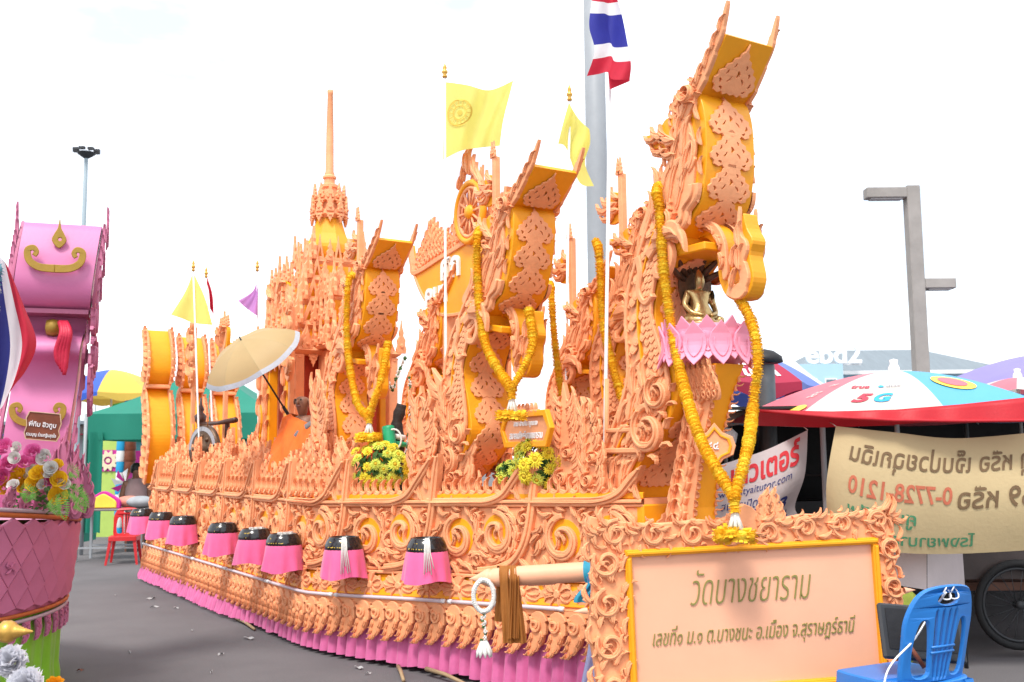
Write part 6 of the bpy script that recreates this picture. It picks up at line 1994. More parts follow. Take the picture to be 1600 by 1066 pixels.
# flag hanging at the far left and the blue swag
ro, base = flagpole('flag_on_pole', -30, 380, -28, 800, 5.9, .012, '', None)
tag(ro, 'red white and blue flag hanging in front of the pink prow', 'flag')
b = MB()
ub_ = [(0, 2), (.42, 1), (.66, 0)]
def mfu(a, c):
    m = 2
    for t, k in ub_:
        if a >= t: m = k
    return m
coons(b, [(-30, 385), (-8, 395), (8, 410), (18, 430)], [(-28, 640), (-15, 640), (2, 638), (14, 610)], [(-30, 385), (-30, 500), (-28, 640)], [(18, 430), (38, 480), (57, 535), (40, 580), (14, 610)], lambda a, c: 5.9 - .07 * math.sin(a * 9 + c * 2) - .03 * a, 36, 36, mf=mfu)
b.build('flag_cloth', [FLR, FLW, mat('navy flag cloth', (.035, .04, .22), .7, .08, 6, .2, 300, trans=.25)], ro, T(*(-base)))
SWG = mat('pale blue tinsel', (.16, .40, .50), .5, .25, 50, .5, 120, trans=.2)
sw = empty('tinsel_swag', loc=at(-14, 440, 5.7))
tag(sw, 'pale blue tinsel swag with white trim above the hanging flag', 'decoration')
for k, (y, r_, m) in enumerate(((405, 10, SWG), (420, 13, SWG), (436, 13, SWG), (452, 10, WHF), (466, 10, SWG), (480, 8, WHF), (494, 7, WHF))):
    q = at(-13 + (k % 2) * 3, y, 5.7) - sw.location
    b = MB()
    rr = r_ / 1600 * 5.7
    b.lathe([(0, -rr * .9), (rr * .8, -rr * .6), (rr, 0), (rr * .8, rr * .6), (0, rr * .9)], 12, T(*q))
    for j in range(60):
        d = V((rnd.gauss(0, 1), rnd.gauss(0, 1), rnd.gauss(0, 1))).normalized()
        u = d.cross(V((.3, .5, 1))).normalized() * .008
        b.add([q + d * rr * .8 - u, q + d * rr * .8 + u, q + d * rr * 1.35 + V((0, 0, -.01))], [(0, 1, 2)])
    b.build('tinsel_tuft', m, sw)
b = MB(); b.tube([at(-12, 380, 5.7) - sw.location, at(-5, 520, 5.7) - sw.location], .01, 6); b.build('cord', WHITE, sw)
# gold finial pole and chiffon rosettes close to the camera
GM = frame(at(52, 987, 4.7), (0, 0, 1), (0, 1, 0), (-1, .0, .02))
gf_ = empty('gold_finial_pole', GM)
tag(gf_, 'gold turned finial of a pole pointing at the road', 'finial pole')
b = MB(); b.lathe([(0, 0), (.006, .005), (.012, .03), (.016, .034), (.014, .042), (.021, .047), (.019, .055), (.026, .06), (.024, .068), (.031, .073), (.028, .08), (.040, .085), (.050, .105), (.048, .135), (.033, .15), (.036, .155), (.036, .17), (.028, .175), (.028, .6), (0, .6)], 24); b.build('turned_pole', GOLD, gf_)
CHF = mat('white chiffon', (.74, .74, .78), .7, .05, 20, .2, 80, trans=.4)
def ruffle(seed, m):
    rn = random.Random(seed); b = MB()
    for layer in range(6):
        n = 9
        R0 = .25 + .15 * layer
        for k in range(n):
            a = 2 * PI * (k + rn.random()) / n
            tl = 1.25 - .19 * layer
            ax_ = V((math.cos(a), math.sin(a), 0)); tn = V((-math.sin(a), math.cos(a), 0)); up_ = V((0, 0, 1))
            ph = rn.uniform(0, 6)
            def f(u, v):
                w = (.16 + .30 * v) * (1 + .1 * layer)
                return ax_ * (R0 * .35 + R0 * .75 * v * math.sin(tl) * 1.1) + up_ * (.8 * v * math.cos(.3 + layer * .22) * (1 - .08 * layer)) + tn * (u - .5) * w * 1.6 + (ax_ * .07 + up_ * .04) * math.sin(u * 9 + ph) * v
            b.grid(f, 7, 5)
    return b.mesh('chiffon', m)
for (px, py, Y, s_, m, lab, rr) in ((18, 1035, 4.6, .095, CHF, 'white chiffon rosette below the gold finial', 1), (42, 1072, 4.45, .10, CHF, 'white chiffon rosette in the lowest corner', 2), (86, 1075, 4.5, .06, mat('orange chiffon', (.80, .36, .01), .7, .06, 20, .2, trans=.3), 'orange chiffon bow beside the white rosette', 3)):
    r = empty('fabric_rosette', loc=at(px, py, Y))
    inst('ruffles', ruffle(rr, m), r, V((.15, -1, .45)).normalized().to_track_quat('Z', 'Y').to_matrix().to_4x4() @ S(s_))
    b = MB(); b.tube([(0, .02, 0), (-.3, .1, -.12), (-.8, .1, -.3)], .012, 6); b.build('cord', WHITE, r)
    tag(r, lab, 'rosette')
# ---------------------------------------------------------------- poles
gp_ = empty('steel_pole', loc=(at(937, 500, 20).x, 20, 0))
tag(gp_, 'big plain grey steel pole rising behind the nagas', 'pole')
b = MB(); b.lathe([(.235, 0), (.215, 7), (.195, 14), (0, 14)], 20); b.build('shaft', GREYP, gp_)
b = MB(); b.lathe([(0, 0), (.36, 0), (.36, .05), (.26, .06), (.24, .3)], 20); b.build('base_flange', GREYP, gp_)
q = at(1441, 578, 16)
lp_ = empty('street_lamp', loc=(q.x - .02, 16, 0))
tag(lp_, 'square grey lamp post with two box-shaped arms', 'street lamp')
b = MB(); b.box((0, 0, 2.86), (.21, .21, 5.72), bev=.012); b.build('post', CONC, lp_)
GRL = mat('grey lamp box', (.42, .41, .40), .6, .1, 4, .1)
b = MB(); b.box((-.42, 0, 5.61), (.64, .20, .17), bev=.012); a_ = b.build('lamp_arm', CONC, lp_)
b = MB(); b.box((-.42, 0, 5.515), (.5, .14, .02)); b.build('lamp_lens', GRL, a_)
b = MB(); b.box((.35, 0, 4.14), (.49, .20, .16), bev=.012); a_ = b.build('lamp_arm', CONC, lp_)
b = MB(); b.box((.35, 0, 4.05), (.36, .14, .02)); b.build('lamp_lens', GRL, a_)
q = at(129, 400, 40)
hm = empty('mast_light', loc=(q.x, 40, 0))
tag(hm, 'thin high-mast floodlight pole on the skyline', 'mast light')
HZG = mat('pale steel', (.30, .37, .41), .6, .05)
b = MB(); b.lathe([(.16, 0), (.10, 8), (.075, 13.6), (0, 13.7)], 12); b.build('mast', HZG, hm)
b = MB(); b.lathe([(.1, 13.55), (.34, 13.72), (.36, 13.78), (.1, 13.82)], 16); b.build('head_ring', DARKM, hm)
for k in range(8):
    a = 2 * PI * k / 8
    b = MB(); b.box((.42 * math.cos(a), .42 * math.sin(a), 13.86), (.22, .16, .10), None); o = b.build('floodlight', DARKM, hm)

# ---------------------------------------------------------------- market stall
stl = empty('market_stall', loc=(3.0, 9.0, 0))
tag(stl, 'dark covered market stall under a red awning', 'stall')
O = V((3.0, 9.0, 0))
def quad(b, pts, mi=0, th=None):
    b.add([V(p) - O for p in pts], [tuple(range(len(pts)))], mi)
def wallbox(b, x0, x1, y0, y1, z0, z1): b.box(((x0 + x1) / 2 - O.x, (y0 + y1) / 2 - O.y, (z0 + z1) / 2), (x1 - x0, y1 - y0, z1 - z0))
b = MB(); wallbox(b, 1.5, 7.5, 11.2, 11.25, 0, 1.95); b.build('dark_back', BLACK, stl)  # black sheet added to stand for the stall's dark interior
b = MB(); wallbox(b, 1.5, 1.54, 8.6, 11.2, 0, 1.85); b.build('dark_side', BLACK, stl)  # black side sheet, likewise added for the dark interior
b = MB(); b.add([V(p) - O for p in ((1.45, 7.9, 1.86), (7.5, 7.1, 1.86), (7.5, 11.3, 2.0), (1.45, 11.3, 2.0), (1.45, 7.9, 1.84), (7.5, 7.1, 1.84), (7.5, 11.3, 1.98), (1.45, 11.3, 1.98))], [(0, 1, 2, 3), (7, 6, 5, 4), (0, 4, 5, 1), (1, 5, 6, 2), (3, 2, 6, 7), (0, 3, 7, 4)]); b.build('shade_roof', BLACK, stl)  # roof added to block the sky and keep the stall interior dark
for (x, y) in ((1.55, 8.3), (2.35, 7.8), (4.9, 7.4), (2.35, 11.1), (4.9, 11.1)):
    b = MB(); b.tube([(x - O.x, y - O.y, 0), (x - O.x, y - O.y, 1.86)], .022, 8); b.build('pole', GREYP, stl)
for z in (.9, 1.3):
    b = MB(); b.tube([V((1.8, 9.6, z)) - O, V((5.8, 9.6, z)) - O], .02, 6); b.build('rail', DARKM, stl)
# shelves with goods seen as dim shapes
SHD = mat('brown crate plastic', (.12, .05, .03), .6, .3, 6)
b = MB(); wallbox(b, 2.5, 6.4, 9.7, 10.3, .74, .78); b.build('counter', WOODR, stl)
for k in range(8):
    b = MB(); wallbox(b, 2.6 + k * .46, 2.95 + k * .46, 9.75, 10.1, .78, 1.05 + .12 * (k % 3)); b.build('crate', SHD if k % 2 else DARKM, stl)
REDT = mat('red awning cloth', (.48, .012, .022), .5, .1, 4, .15, 60, trans=.08)
aw = empty('red_awning', loc=at(1400, 645, 7.1))
tag(aw, 'long red awning stretched below the promotional umbrella', 'awning')
b = MB()
L0 = [at(1186, 642, 6.85), at(1300, 652, 6.82), at(1400, 657, 6.80), at(1500, 658, 6.78), at(1640, 657, 6.75)]
L1 = [at(1187, 640, 6.87), at(1300, 643, 6.85), at(1400, 640, 6.83), at(1500, 632, 6.81), at(1640, 617, 6.78)]
def faw(a, c):
    p = L0[min(4, int(a * 4))].lerp(L0[min(4, int(a * 4) + 1)], a * 4 - int(a * 4)); q = L1[min(4, int(a * 4))].lerp(L1[min(4, int(a * 4) + 1)], a * 4 - int(a * 4))
    if c <= .5: r = p.lerp(q, c * 2)
    else: r = q.lerp(q + V((0, .25, -.10)), c * 2 - 1)
    return r - aw.location + V((0, .01 * math.sin(a * 40), 0))
b.grid(faw, 40, 8); b.build('awning_cloth', REDT, aw)
b = MB(); b.tube([faw(i / 12, 0) for i in range(13)], .012, 6); b.build('front_rail', REDT, aw)

# ---------------------------------------------------------------- umbrellas
def brolly(C, R_, H_, cols, label, rot=0, sag=.10, pole=2.2, texts=(), valance=0.0, tilt=None, name='market_umbrella'):
    r = empty(name, T(*C) @ (tilt or Matrix()) @ R(rot, 'Z'))
    n = len(cols)
    def gf_(k):
        a0, a1 = 2 * PI * k / n, 2 * PI * (k + 1) / n
        def f(a, c):
            an = lerp(a0, a1, a)
            rr = R_ * c * (1 - sag * math.sin(PI * a) * c)
            z = -H_ * (c ** 1.7) - .02 * math.sin(PI * a) * c
            return V((rr * math.cos(an), rr * math.sin(an), z))
        return f
    gores = []
    for k in range(n):
        f = gf_(k)
        b = MB(); b.grid(f, 10, 14)
        if valance:
            b.grid(lambda a, c: f(a, 1) + V((0, 0, -valance * c * (1 - .35 * math.cos(2 * PI * a)) )) , 10, 3)
        gores.append((b.build('canopy_panel', cols[k], r), f))
        b = MB(); b.tube([f(0, i / 8) + V((0, 0, -.012)) for i in range(9)], .008, 5); b.build('rib', GREYP, r)
    b = MB(); b.tube([(0, 0, .07), (0, 0, -pole)], .02, 8); b.build('pole', WHITE, r)
    b = MB(); b.lathe([(.05, -.02), (.045, .03), (.03, .06), (.035, .09), (0, .10)], 10); b.build('cap', WHITE, r)
    for (k, body, cu_, cv_, w_, h_, m, sh, ex) in texts:
        o, f = gores[k]
        t = fit(text_mb(body, .0, ex, sh), w_, h_)
        # x runs along the gore from right to left (seen from outside), y up
        warp(t, lambda x, y, z: f(cu_ + x, cv_ - y) + V((0, 0, .006)) + (f(cu_ + x, cv_ - y) * .006))
        t.build('printed_lettering', m, o)
    tag(r, label, 'umbrella')
    return r, gores
UPK = mat('pink umbrella cloth', (.74, .17, .22), .45, .06, 3, .08, 120, trans=.25)
UWH = mat('cream umbrella cloth', (.76, .70, .64), .45, .04, 3, .08, 120, trans=.3)
UBL = mat('sky blue umbrella cloth', (.12, .48, .76), .45, .05, 3, .08, 120, trans=.3)
RTX = mat('red print', (.58, .03, .06), .5, .05); GTX = mat('grey print', (.22, .22, .25), .5, .05); BTX = mat('blue print', (.02, .33, .60), .5, .05); YTX = mat('yellow print', (.85, .58, .06), .5, .1)
C5 = at(1397, 580, 8.3)
# gore 5 of 8 faces the camera with this rotation
_, G5 = brolly(C5, 1.34, .40, [UBL, UPK, UWH, UBL, UPK, UWH, UBL, UPK], 'pink, cream and blue printed market umbrella above the red awning', rot=math.radians(-6), texts=(
    (5, 'true', .26, .58, .22, .055, RTX, 0, .03), (5, 'dtac', .66, .575, .17, .045, GTX, 0, 0), (5, '5', .37, .75, .18, .12, RTX, .3, .05), (5, 'G', .57, .75, .18, .12, BTX, .3, .05),
    (4, '5G', .70, .66, .16, .09, UWH, .2, .03), (4, 'true', .72, .50, .18, .05, UWH, 0, .02)), valance=0)
# printed patches
for (k, u0, v0, ru, rv, m) in ((6, .5, .52, .30, .13, YTX), (6, .5, .52, .20, .085, UPK), (4, .82, .88, .14, .05, YTX)):
    o, f = G5[k]
    b = MB()
    pts = [(u0 + ru * math.cos(2 * PI * i / 28), v0 + rv * math.sin(2 * PI * i / 28)) for i in range(28)]
    off = .008 if m is not UPK else .013
    b.grid(lambda a, c: f(u0 + ru * c * math.cos(2 * PI * a), v0 + rv * c * math.sin(2 * PI * a)) * (1 + off * .6) + V((0, 0, off)), 28, 4)
    b.build('printed_patch', m, o)
o, f = G5[5]
b = MB(); b.grid(lambda a, c: f(a, lerp(.93, 1.0, c)) * 1.004 + V((0, 0, .006)), 10, 2); b.build('printed_band', BTX, o)
b = MB(); b.plate([[(.49, .555), (.53, .565), (.55, .59), (.50, .60), (.47, .58)]], 0, .001, .0002, lambda x, y, h: f(x, y) * 1.003 + V((0, 0, .006))); b.build('printed_mark', BTX, o)
UVI = mat('violet umbrella cloth', (.30, .26, .62), .5, .05, 3, .08, trans=.3)
URD = mat('dark red umbrella cloth', (.40, .02, .06), .5, .06, 3, .08, trans=.2)
UPB = mat('periwinkle umbrella cloth', (.14, .22, .62), .5, .06, 3, .08, trans=.25)
brolly(at(1128, 540, 10.2), .95, .42, [URD, UPB, URD, URD, UPB, UPB, URD, UPB], 'dark red and blue umbrella with white lettering behind the lotus pedestal', rot=math.radians(-8), texts=((6, 'โค๊ก', .50, .80, .62, .22, WHITE, 0, .03),), valance=.12, pole=2.0)
brolly(at(1640, 552, 13), 1.5, .42, [UVI] * 8, 'violet umbrella at the picture edge beyond the printed umbrella', valance=.1, pole=2.6)
brolly(at(1590, 590, 11), .55, .15, [UPK, UWH] * 4, 'small pink and cream umbrella behind the printed one', rot=.3, pole=2.2)

# ---------------------------------------------------------------- stove pipe and fittings
q = at(1196, 600, 9.0)
sp_ = empty('stove_pipe', loc=(q.x, q.y, 1.5))
tag(sp_, 'dark metal chimney pipe with a black cap above the stall', 'chimney pipe')
b = MB(); b.lathe([(.085, -.2), (.085, .76), (.08, .78)], 20); b.build('pipe', mat('sooty steel', (.10, .105, .11), .45, .25, 5, .1, metal=.5), sp_)
b = MB(); b.lathe([(.0, .92), (.08, .90), (.15, .85), (.16, .80), (.13, .79), (.0, .80)], 20); b.build('cap', BLACK, sp_)
eb = empty('eaves_beam', loc=at(1150, 645, 8.6))
tag(eb, 'pale weathered beam along the front of the dark stall roof', 'beam')
b = MB(); a_, c_ = at(1085, 665, 8.7) - eb.location, at(1200, 645, 8.5) - eb.location
b.tube([a_, c_], .06, 10); b.build('beam', mat('pale plastic pipe', (.5, .5, .52), .5, .1), eb)
ws = empty('security_lamp', loc=at(1136, 685, 8.2))
tag(ws, 'small white dome lamp under the stall roof', 'lamp')
b = MB(); b.lathe([(0, .09), (.06, .07), (.08, .0), (.07, -.03), (0, -.04)], 16, R(.5, 'Y')); b.build('dome', WHITE, ws)
b = MB(); b.tube([(0, 0, .05), (0, .1, .2)], .012, 6); b.build('arm', WHITE, ws)

# ---------------------------------------------------------------- banners
def banner(label, top, bot, lef, rig, Yf, m, lines, name='cloth_banner', mirror=False):
    b = MB()
    f = coons(b, top, bot, lef, rig, Yf, 40, 24)
    c = f(.5, .5)
    r = empty(name, loc=c)
    b.build('cloth', m, r, T(*(-c)))
    for (body, u, v, w, h, mm, bold, sh, ang) in lines:
        t = fit(text_mb(body, .0, bold, sh), w, h)
        def g(x, y, z):
            if mirror: x = -x
            uu, vv = u + x, v - y + ang * x
            return f(max(0, min(1, uu)), max(0, min(1, vv))) - c + V((0, -.006, 0))
        warp(t, g)
        t.build('painted_lettering', mm, r)
    for e in (0, 1):
        b2 = MB(); p = f(e, 0) - c; b2.tube([p, p + V((.0, .12, .03))], .004, 5); b2.build('tie_cord', WHITE, r)
    tag(r, label, 'banner')
    return f
WBN = mat('greyish white banner cloth', (.52, .47, .48), .8, .06, 3, .2, 40, trans=.12)
TBN = mat('tan banner cloth', (.60, .47, .26), .8, .08, 2.2, .2, 40, dirt=.2, dirtcol=(.46, .35, .18), trans=.2)
NAV = mat('navy paint', (.02, .03, .16), .7, .1, 20); RDP = mat('red paint', (.50, .02, .03), .7, .12, 12)
BRP = mat('faded brown paint', (.16, .10, .05), .8, .2, 10); RFP = mat('faded red paint', (.48, .13, .07), .8, .2, 10); GFP = mat('faded green paint', (.07, .24, .12), .8, .2, 10)
banner('white cloth banner with red and navy tutoring lettering behind the garland', [(1080, 740), (1140, 722), (1200, 702), (1262, 672)], [(1085, 830), (1140, 835), (1200, 830), (1250, 808)], [(1080, 740), (1082, 785), (1085, 830)], [(1262, 672), (1258, 740), (1242, 790), (1250, 808)], lambda a, c: 7.75 - .04 * math.sin(a * 8 + c * 3) - .05 * math.sin(PI * c), WBN, (
    ('สวนติวเตอร์', .50, .19, .86, .30, RDP, .03, 0, -.02), ('www.hatyaitutor.com', .52, .44, .70, .12, NAV, .0, .1, -.02), ('สมัครเปิดเรียน', .50, .60, .50, .13, NAV, .0, 0, -.02), ('ม.ค. 53', .62, .74, .52, .16, NAV, .03, 0, -.02), ('68-260 พ.54', .66, .90, .50, .11, NAV, .0, 0, -.02)))
banner('tan cloth banner hung back to front with faded painted lettering', [(1306, 666), (1400, 676), (1500, 685), (1650, 672)], [(1292, 800), (1330, 850), (1450, 866), (1640, 858)], [(1306, 666), (1296, 720), (1291, 760), (1292, 800)], [(1650, 672), (1648, 760), (1640, 858)], lambda a, c: 6.95 - .06 * math.sin(a * 5 + 1) - .12 * math.sin(PI * c) * (.5 + .5 * a), TBN, (
    ('อุบัติเหตุ หรือ เจ็บป่วยฉุกเฉิน', .62, .23, 1.06, .25, BRP, .015, .05, 0), ('0-7728-1210', .34, .50, .45, .16, RFP, .02, .1, 0), ('1669 หรือ', .80, .52, .42, .20, BRP, .015, .05, 0),
    ('ศูนย์กู้ชีพ', .28, .72, .30, .17, GFP, .015, .05, 0), ('โรงพยาบาลสุราษฎร์', .38, .90, .60, .15, GFP, .015, .05, 0)), mirror=True)
# white box panel below the banner and the cart wheel in the shade
wb = empty('folding_panel', loc=at(1450, 890, 7.4))
tag(wb, 'plain white panel leaning below the tan banner', 'panel')
b = MB(); b.add([at(1388, 858, 7.3) - wb.location, at(1448, 860, 7.25) - wb.location, at(1448, 922, 7.2) - wb.location, at(1388, 912, 7.25) - wb.location], [(3, 2, 1, 0)]); b.add([at(1449, 860, 7.25) - wb.location, at(1504, 862, 7.6) - wb.location, at(1508, 920, 7.6) - wb.location, at(1449, 922, 7.2) - wb.location], [(3, 2, 1, 0)]); b.build('board', mat('pinkish white board', (.60, .52, .52), .6, .05), wb)
for (px, py) in ((1395, 912), (1446, 920), (1503, 918)):
    p = at(px, py, 7.35); b = MB(); b.tube([p - wb.location, V((p.x, p.y, 0)) - wb.location], .014, 6); b.build('leg', DARKM, wb)
cw = at(1592, 945, 7.7)
ct = empty('pushcart', loc=(cw.x, cw.y, 0))
tag(ct, 'dark pushcart with a large spoked wheel in the stall shade', 'cart')
zz = cw.z
b = MB(); b.tube([(.30 * math.cos(a), 0, zz + .30 * math.sin(a)) for a in [2 * PI * k / 36 for k in range(36)]], .028, 8, closed=True); w_ = b.build('wheel', mat('tyre rubber', (.015, .015, .016), .8, .2, 20), ct)
b = MB(); b.tube([(.262 * math.cos(a), 0, zz + .262 * math.sin(a)) for a in [2 * PI * k / 36 for k in range(36)]], .012, 6, closed=True); b.build('rim', DARKM, w_)
for k in range(18):
    a = 2 * PI * k / 18
    b = MB(); b.tube([(.03 * math.cos(a + .3), .02 * (1 if k % 2 else -1), zz + .03 * math.sin(a + .3)), (.26 * math.cos(a), 0, zz + .26 * math.sin(a))], .003, 4); b.build('spoke', DARKM, w_)
b = MB(); b.lathe([(0, -.04), (.03, -.04), (.03, .04), (0, .04)], 10, T(0, 0, zz) @ R(PI / 2, 'X')); b.build('hub', DARKM, w_)
b = MB(); b.box((.2, .35, zz + .12), (1.3, .5, .06)); b.build('tray', SHD, ct)
b = MB(); b.box((-.1, .06, zz + .33), (.9, .03, .30)); b.build('mudguard', mat('brown painted panel', (.06, .045, .042), .6, .2, 5), ct)
for x in (-.4, .7):
    b = MB(); b.box((x, .5, zz / 2), (.05, .05, zz)); b.build('prop', DARKM, ct)
index_kids()
sb_ = empty('green_bag', loc=at(1400, 950, 7.0))
sb_.location.z = .30
tag(sb_, 'dull green sack showing behind the carved frame', 'bag')
b = MB()
def fsak(a, c):
    t = 2 * PI * a
    r = .16 * math.sin(PI * min(1, .15 + .85 * (1 - c) ** .8)) * (1 + .12 * math.sin(3 * t + 5 * c)) + .02
    return V((r * math.cos(t), r * .8 * math.sin(t), -.3 + .6 * c))
b.grid(fsak, 28, 14); b.build('sack', mat('green sacking', (.20, .24, .03), .8, .2, 20, .4, 60), sb_)

# ---------------------------------------------------------------- office building with roof letters
bd = empty('office_building', loc=(22, 62, 0))
tag(bd, 'pale blue office building with grey hip roof and white roof letters', 'building')
OB = V((22, 62, 0))
PBL = mat('pale blue render', (.36, .55, .67), .8, .06, .5); SLT = mat('grey roof sheet', (.17, .205, .23), .7, .12, .6, stretch=(8, 1, 1)); GLS = mat('window glass', (.08, .13, .17), .15, .2, 2, 0, spec=.8)
b = MB(); b.box((1.5, 5, 3.1), (12.6, 10, 6.2)); b.build('wall', PBL, bd)
b = MB(); b.box((-3.9, -.6, 3.35), (2.6, 3.0, 6.7)); b.build('tower_wall', PBL, bd)
b = MB(); b.box((1.5, 5, 6.3), (13.6, 11, .22)); b.build('cornice', WHITE, bd)
b = MB()
z0, z1 = 6.41, 8.15
rp = [(-5.2, -.4), (8.2, -.4), (8.2, 10.4), (-5.2, 10.4)]
b.add([(x, y, z0) for x, y in rp] + [(-2.2, 4.5, z1), (4.6, 4.5, z1)], [(0, 1, 5, 4), (1, 2, 5), (2, 3, 4, 5), (3, 0, 4), (3, 2, 1, 0)]); b.build('roof', SLT, bd)
for k in range(9):
    for z in (5.35, 3.2):
        b = MB(); b.box((-2.2 + k * 1.18, -.02, z), (.72, .10, 1.1)); f_ = b.build('window', WHITE, bd)
        for sx in (-.17, .17):
            b = MB(); b.box((-2.2 + k * 1.18 + sx, -.08, z), (.28, .03, .96)); b.build('pane', GLS, f_)
for k in range(2):
    b = MB(); b.box((-4.5 + k * 1.15, -2.12, 5.3), (.7, .08, 1.1)); f_ = b.build('window', WHITE, bd)
    b = MB(); b.box((-4.5 + k * 1.15, -2.18, 5.3), (.56, .03, .96)); b.build('pane', GLS, f_)
t = fit(text_mb('ebd2', .1, .02), 3.3, 1.15); warp(t, lambda x, y, z: (-2.9 + x, -1.4 - z, 7.35 + y)); t.build('roof_letters', mat('white sign letters', (.8, .82, .85), .5, .03), bd)
b = MB(); b.box((-2.9, -1.1, 6.75), (3.4, .08, .08)); b.build('letter_rail', WHITE, bd)
# white peaked canopy far right of the garland
def canopy(C, hw, hz, val, m, label, legs=True, rot=0.0, zleg=None, name='canopy_tent'):
    r = empty(name, T(C.x, C.y, 0) @ R(rot, 'Z'))
    z = C.z
    b = MB()
    vs = [(-hw, -hw, z), (hw, -hw, z), (hw, hw, z), (-hw, hw, z)]
    def face(k):
        a, c = V(vs[k]), V(vs[(k + 1) % 4]); ap = V((0, 0, z + hz))
        return lambda u, v: a.lerp(c, u).lerp(ap, v) + V((0, 0, -.10 * hz * math.sin(PI * v) - .03 * math.sin(PI * u) * (1 - v)))
    for k in range(4):
        bb = MB(); bb.grid(face(k), 10, 10); bb.build('roof_panel', m, r)
        a, c = V(vs[k]), V(vs[(k + 1) % 4])
        bb = MB(); bb.grid(lambda u, v: a.lerp(c, u) + V((0, 0, -val * v)) + (V((0, 0, 0)) + V((.02 * math.sin(u * 30) * v, .02 * math.sin(u * 26) * v, 0))), 24, 4); bb.build('valance', m, r)
        bb = MB(); bb.tube([V((a.x, a.y, 0)), V((a.x, a.y, z))], .03, 6); bb.build('leg', GREYP, r)
    tag(r, label, 'tent')
    return r
canopy(V((4.9, 18, 2.45)), .75, .75, .2, mat('white tent cloth', (.70, .72, .76), .6, .04, 1, trans=.3), 'white peaked tent behind the stove pipe')

# ---------------------------------------------------------------- far end of the road: green tent, table, chair, people
GRT = mat('teal tent cloth', (.01, .22, .15), .55, .08, 2, .1, 40, trans=.2)
Cg = at(306, 668, 17.5)
gt = canopy(V((Cg.x, 18.2, at(200, 648, 17).z)), 1.55, 1.0, .42, GRT, 'teal green canopy tent at the far end of the road', rot=.03)
b = MB(); b.grid(lambda a, c: V((-1.56 + .02 * math.sin(c * 9), -1.53 + .55 * a + .04 * math.sin(a * 14), lerp(2.0, .2, c) )), 16, 10); b.build('side_curtain', GRT, gt)
b = MB(); b.grid(lambda a, c: V((-1.58 + .36 * a + .03 * math.sin(a * 11), -1.57 + .05 * math.sin(a * 12), lerp(1.95, .35, c))), 16, 10); b.build('gathered_curtain', GRT, gt)
YUM = mat('yellow umbrella cloth', (.80, .55, .10), .5, .05, 3, trans=.3); BUM = mat('cobalt umbrella cloth', (.03, .10, .50), .5, .05, 3, trans=.2)
brolly(at(176, 578, 22), 1.25, .55, [YUM, BUM, YUM, BUM, BUM, BUM, YUM, YUM], 'blue and yellow umbrella above the teal tent', rot=.15, texts=(), valance=.12, pole=2.6)
# green far float prow
gq = at(187, 640, 25)
gfp = empty('green_prow', loc=(gq.x, 25, 0))
tag(gfp, 'bright green naga prow of a distant float above the tent', 'naga carving')
GPN = mat('bright green paint', (.06, .26, .02), .5, .1, 4); BRN = mat('bronze trim paint', (.25, .16, .08), .6, .15, 10)
pp = [(p.x, p.y) for p in cat([(.0, 1.0, 0), (.05, 2.0, 0), (-.05, 2.6, 0), (.1, 2.85, 0), (.1, 3.1, 0), (-.02, 3.35, 0)], 5)]
b = MB(); b.plate([pp + [(x - .2, y) for x, y in pp[::-1]]], -.17, .17, .005, lambda x, y, h: V((h, -x, y)), back=True); b.build('prow_plate', GPN, gfp)
b = MB(); b.box((0, -.1, 3.3), (.48, .3, .06)); b.build('prow_cap', GPN, gfp)
for sd in (-1, 1):
    for k in range(9):
        inst('edge_leaf', OM['leaf'], gfp, frame((sd * .19, -.02, 1.6 + k * .19), (0, -1, 0), (0, 0, 1), (sd, 0, 0)) @ R(1.6, 'Z') @ S(.3, .3, .3))
b = MB(); b.box((0, .1, .5), (.7, .7, 1.0), bev=.05); b.build('prow_base', GPN, gfp)
# patterned panels and columns under the tent
LMP = mat('lime panel', (.40, .55, .12), .6, .1, 4); MGP = mat('magenta panel', (.50, .02, .26), .6, .1, 4); CRM = mat('cream cut-out', (.70, .62, .42), .6, .1, 6)
pn2 = at(168, 760, 20.5)
sp2 = empty('painted_screen', loc=(pn2.x, 20.5, 0))
tag(sp2, 'lime and magenta painted screen with cream flower below the tent', 'screen')
b = MB(); b.box((0, 0, 1.1), (.46, .06, 2.2)); b.build('screen', LMP, sp2)
zc = at(168, 720, 20.5).z
b = MB(); b.box((0, -.035, zc), (.46, .03, .42)); b.build('magenta_band', MGP, sp2)
b = MB(); b.plate([[(.18 * (1 + .18 * math.cos(10 * a)) * math.cos(a), .18 * (1 + .18 * math.cos(10 * a)) * math.sin(a)) for a in [2 * PI * i / 60 for i in range(60)]], circ(0, 0, .08, 16)], 0, .02, .003, lambda x, y, h: V((x + .02, -.055 - h, zc + y))); b.build('flower', CRM, sp2)
b = MB(); b.plate([circ(0, 0, .045, 12)], 0, .02, .003, lambda x, y, h: V((x + .02, -.055 - h, zc + y))); b.build('flower_heart', CRM, sp2)
for (px, cols, lab, w_) in ((189, ['b', 'w'], 'slim blue and white striped column below the tent', .17), (203, ['r', 'r'], 'slim brown painted column below the tent', .20)):
    q = at(px, 720, 20)
    r = empty('striped_column', loc=(q.x, 20, 0))
    mm = {'b': BTX, 'w': WHITE, 'r': WOODR}
    for k in range(10):
        b = MB(); b.lathe([(w_ * .5, k * .21), (w_ * .56, k * .21 + .03), (w_ * .5, k * .21 + .21)], 12); b.build('drum', mm[cols[k % 2]], r)
    tag(r, lab, 'column')
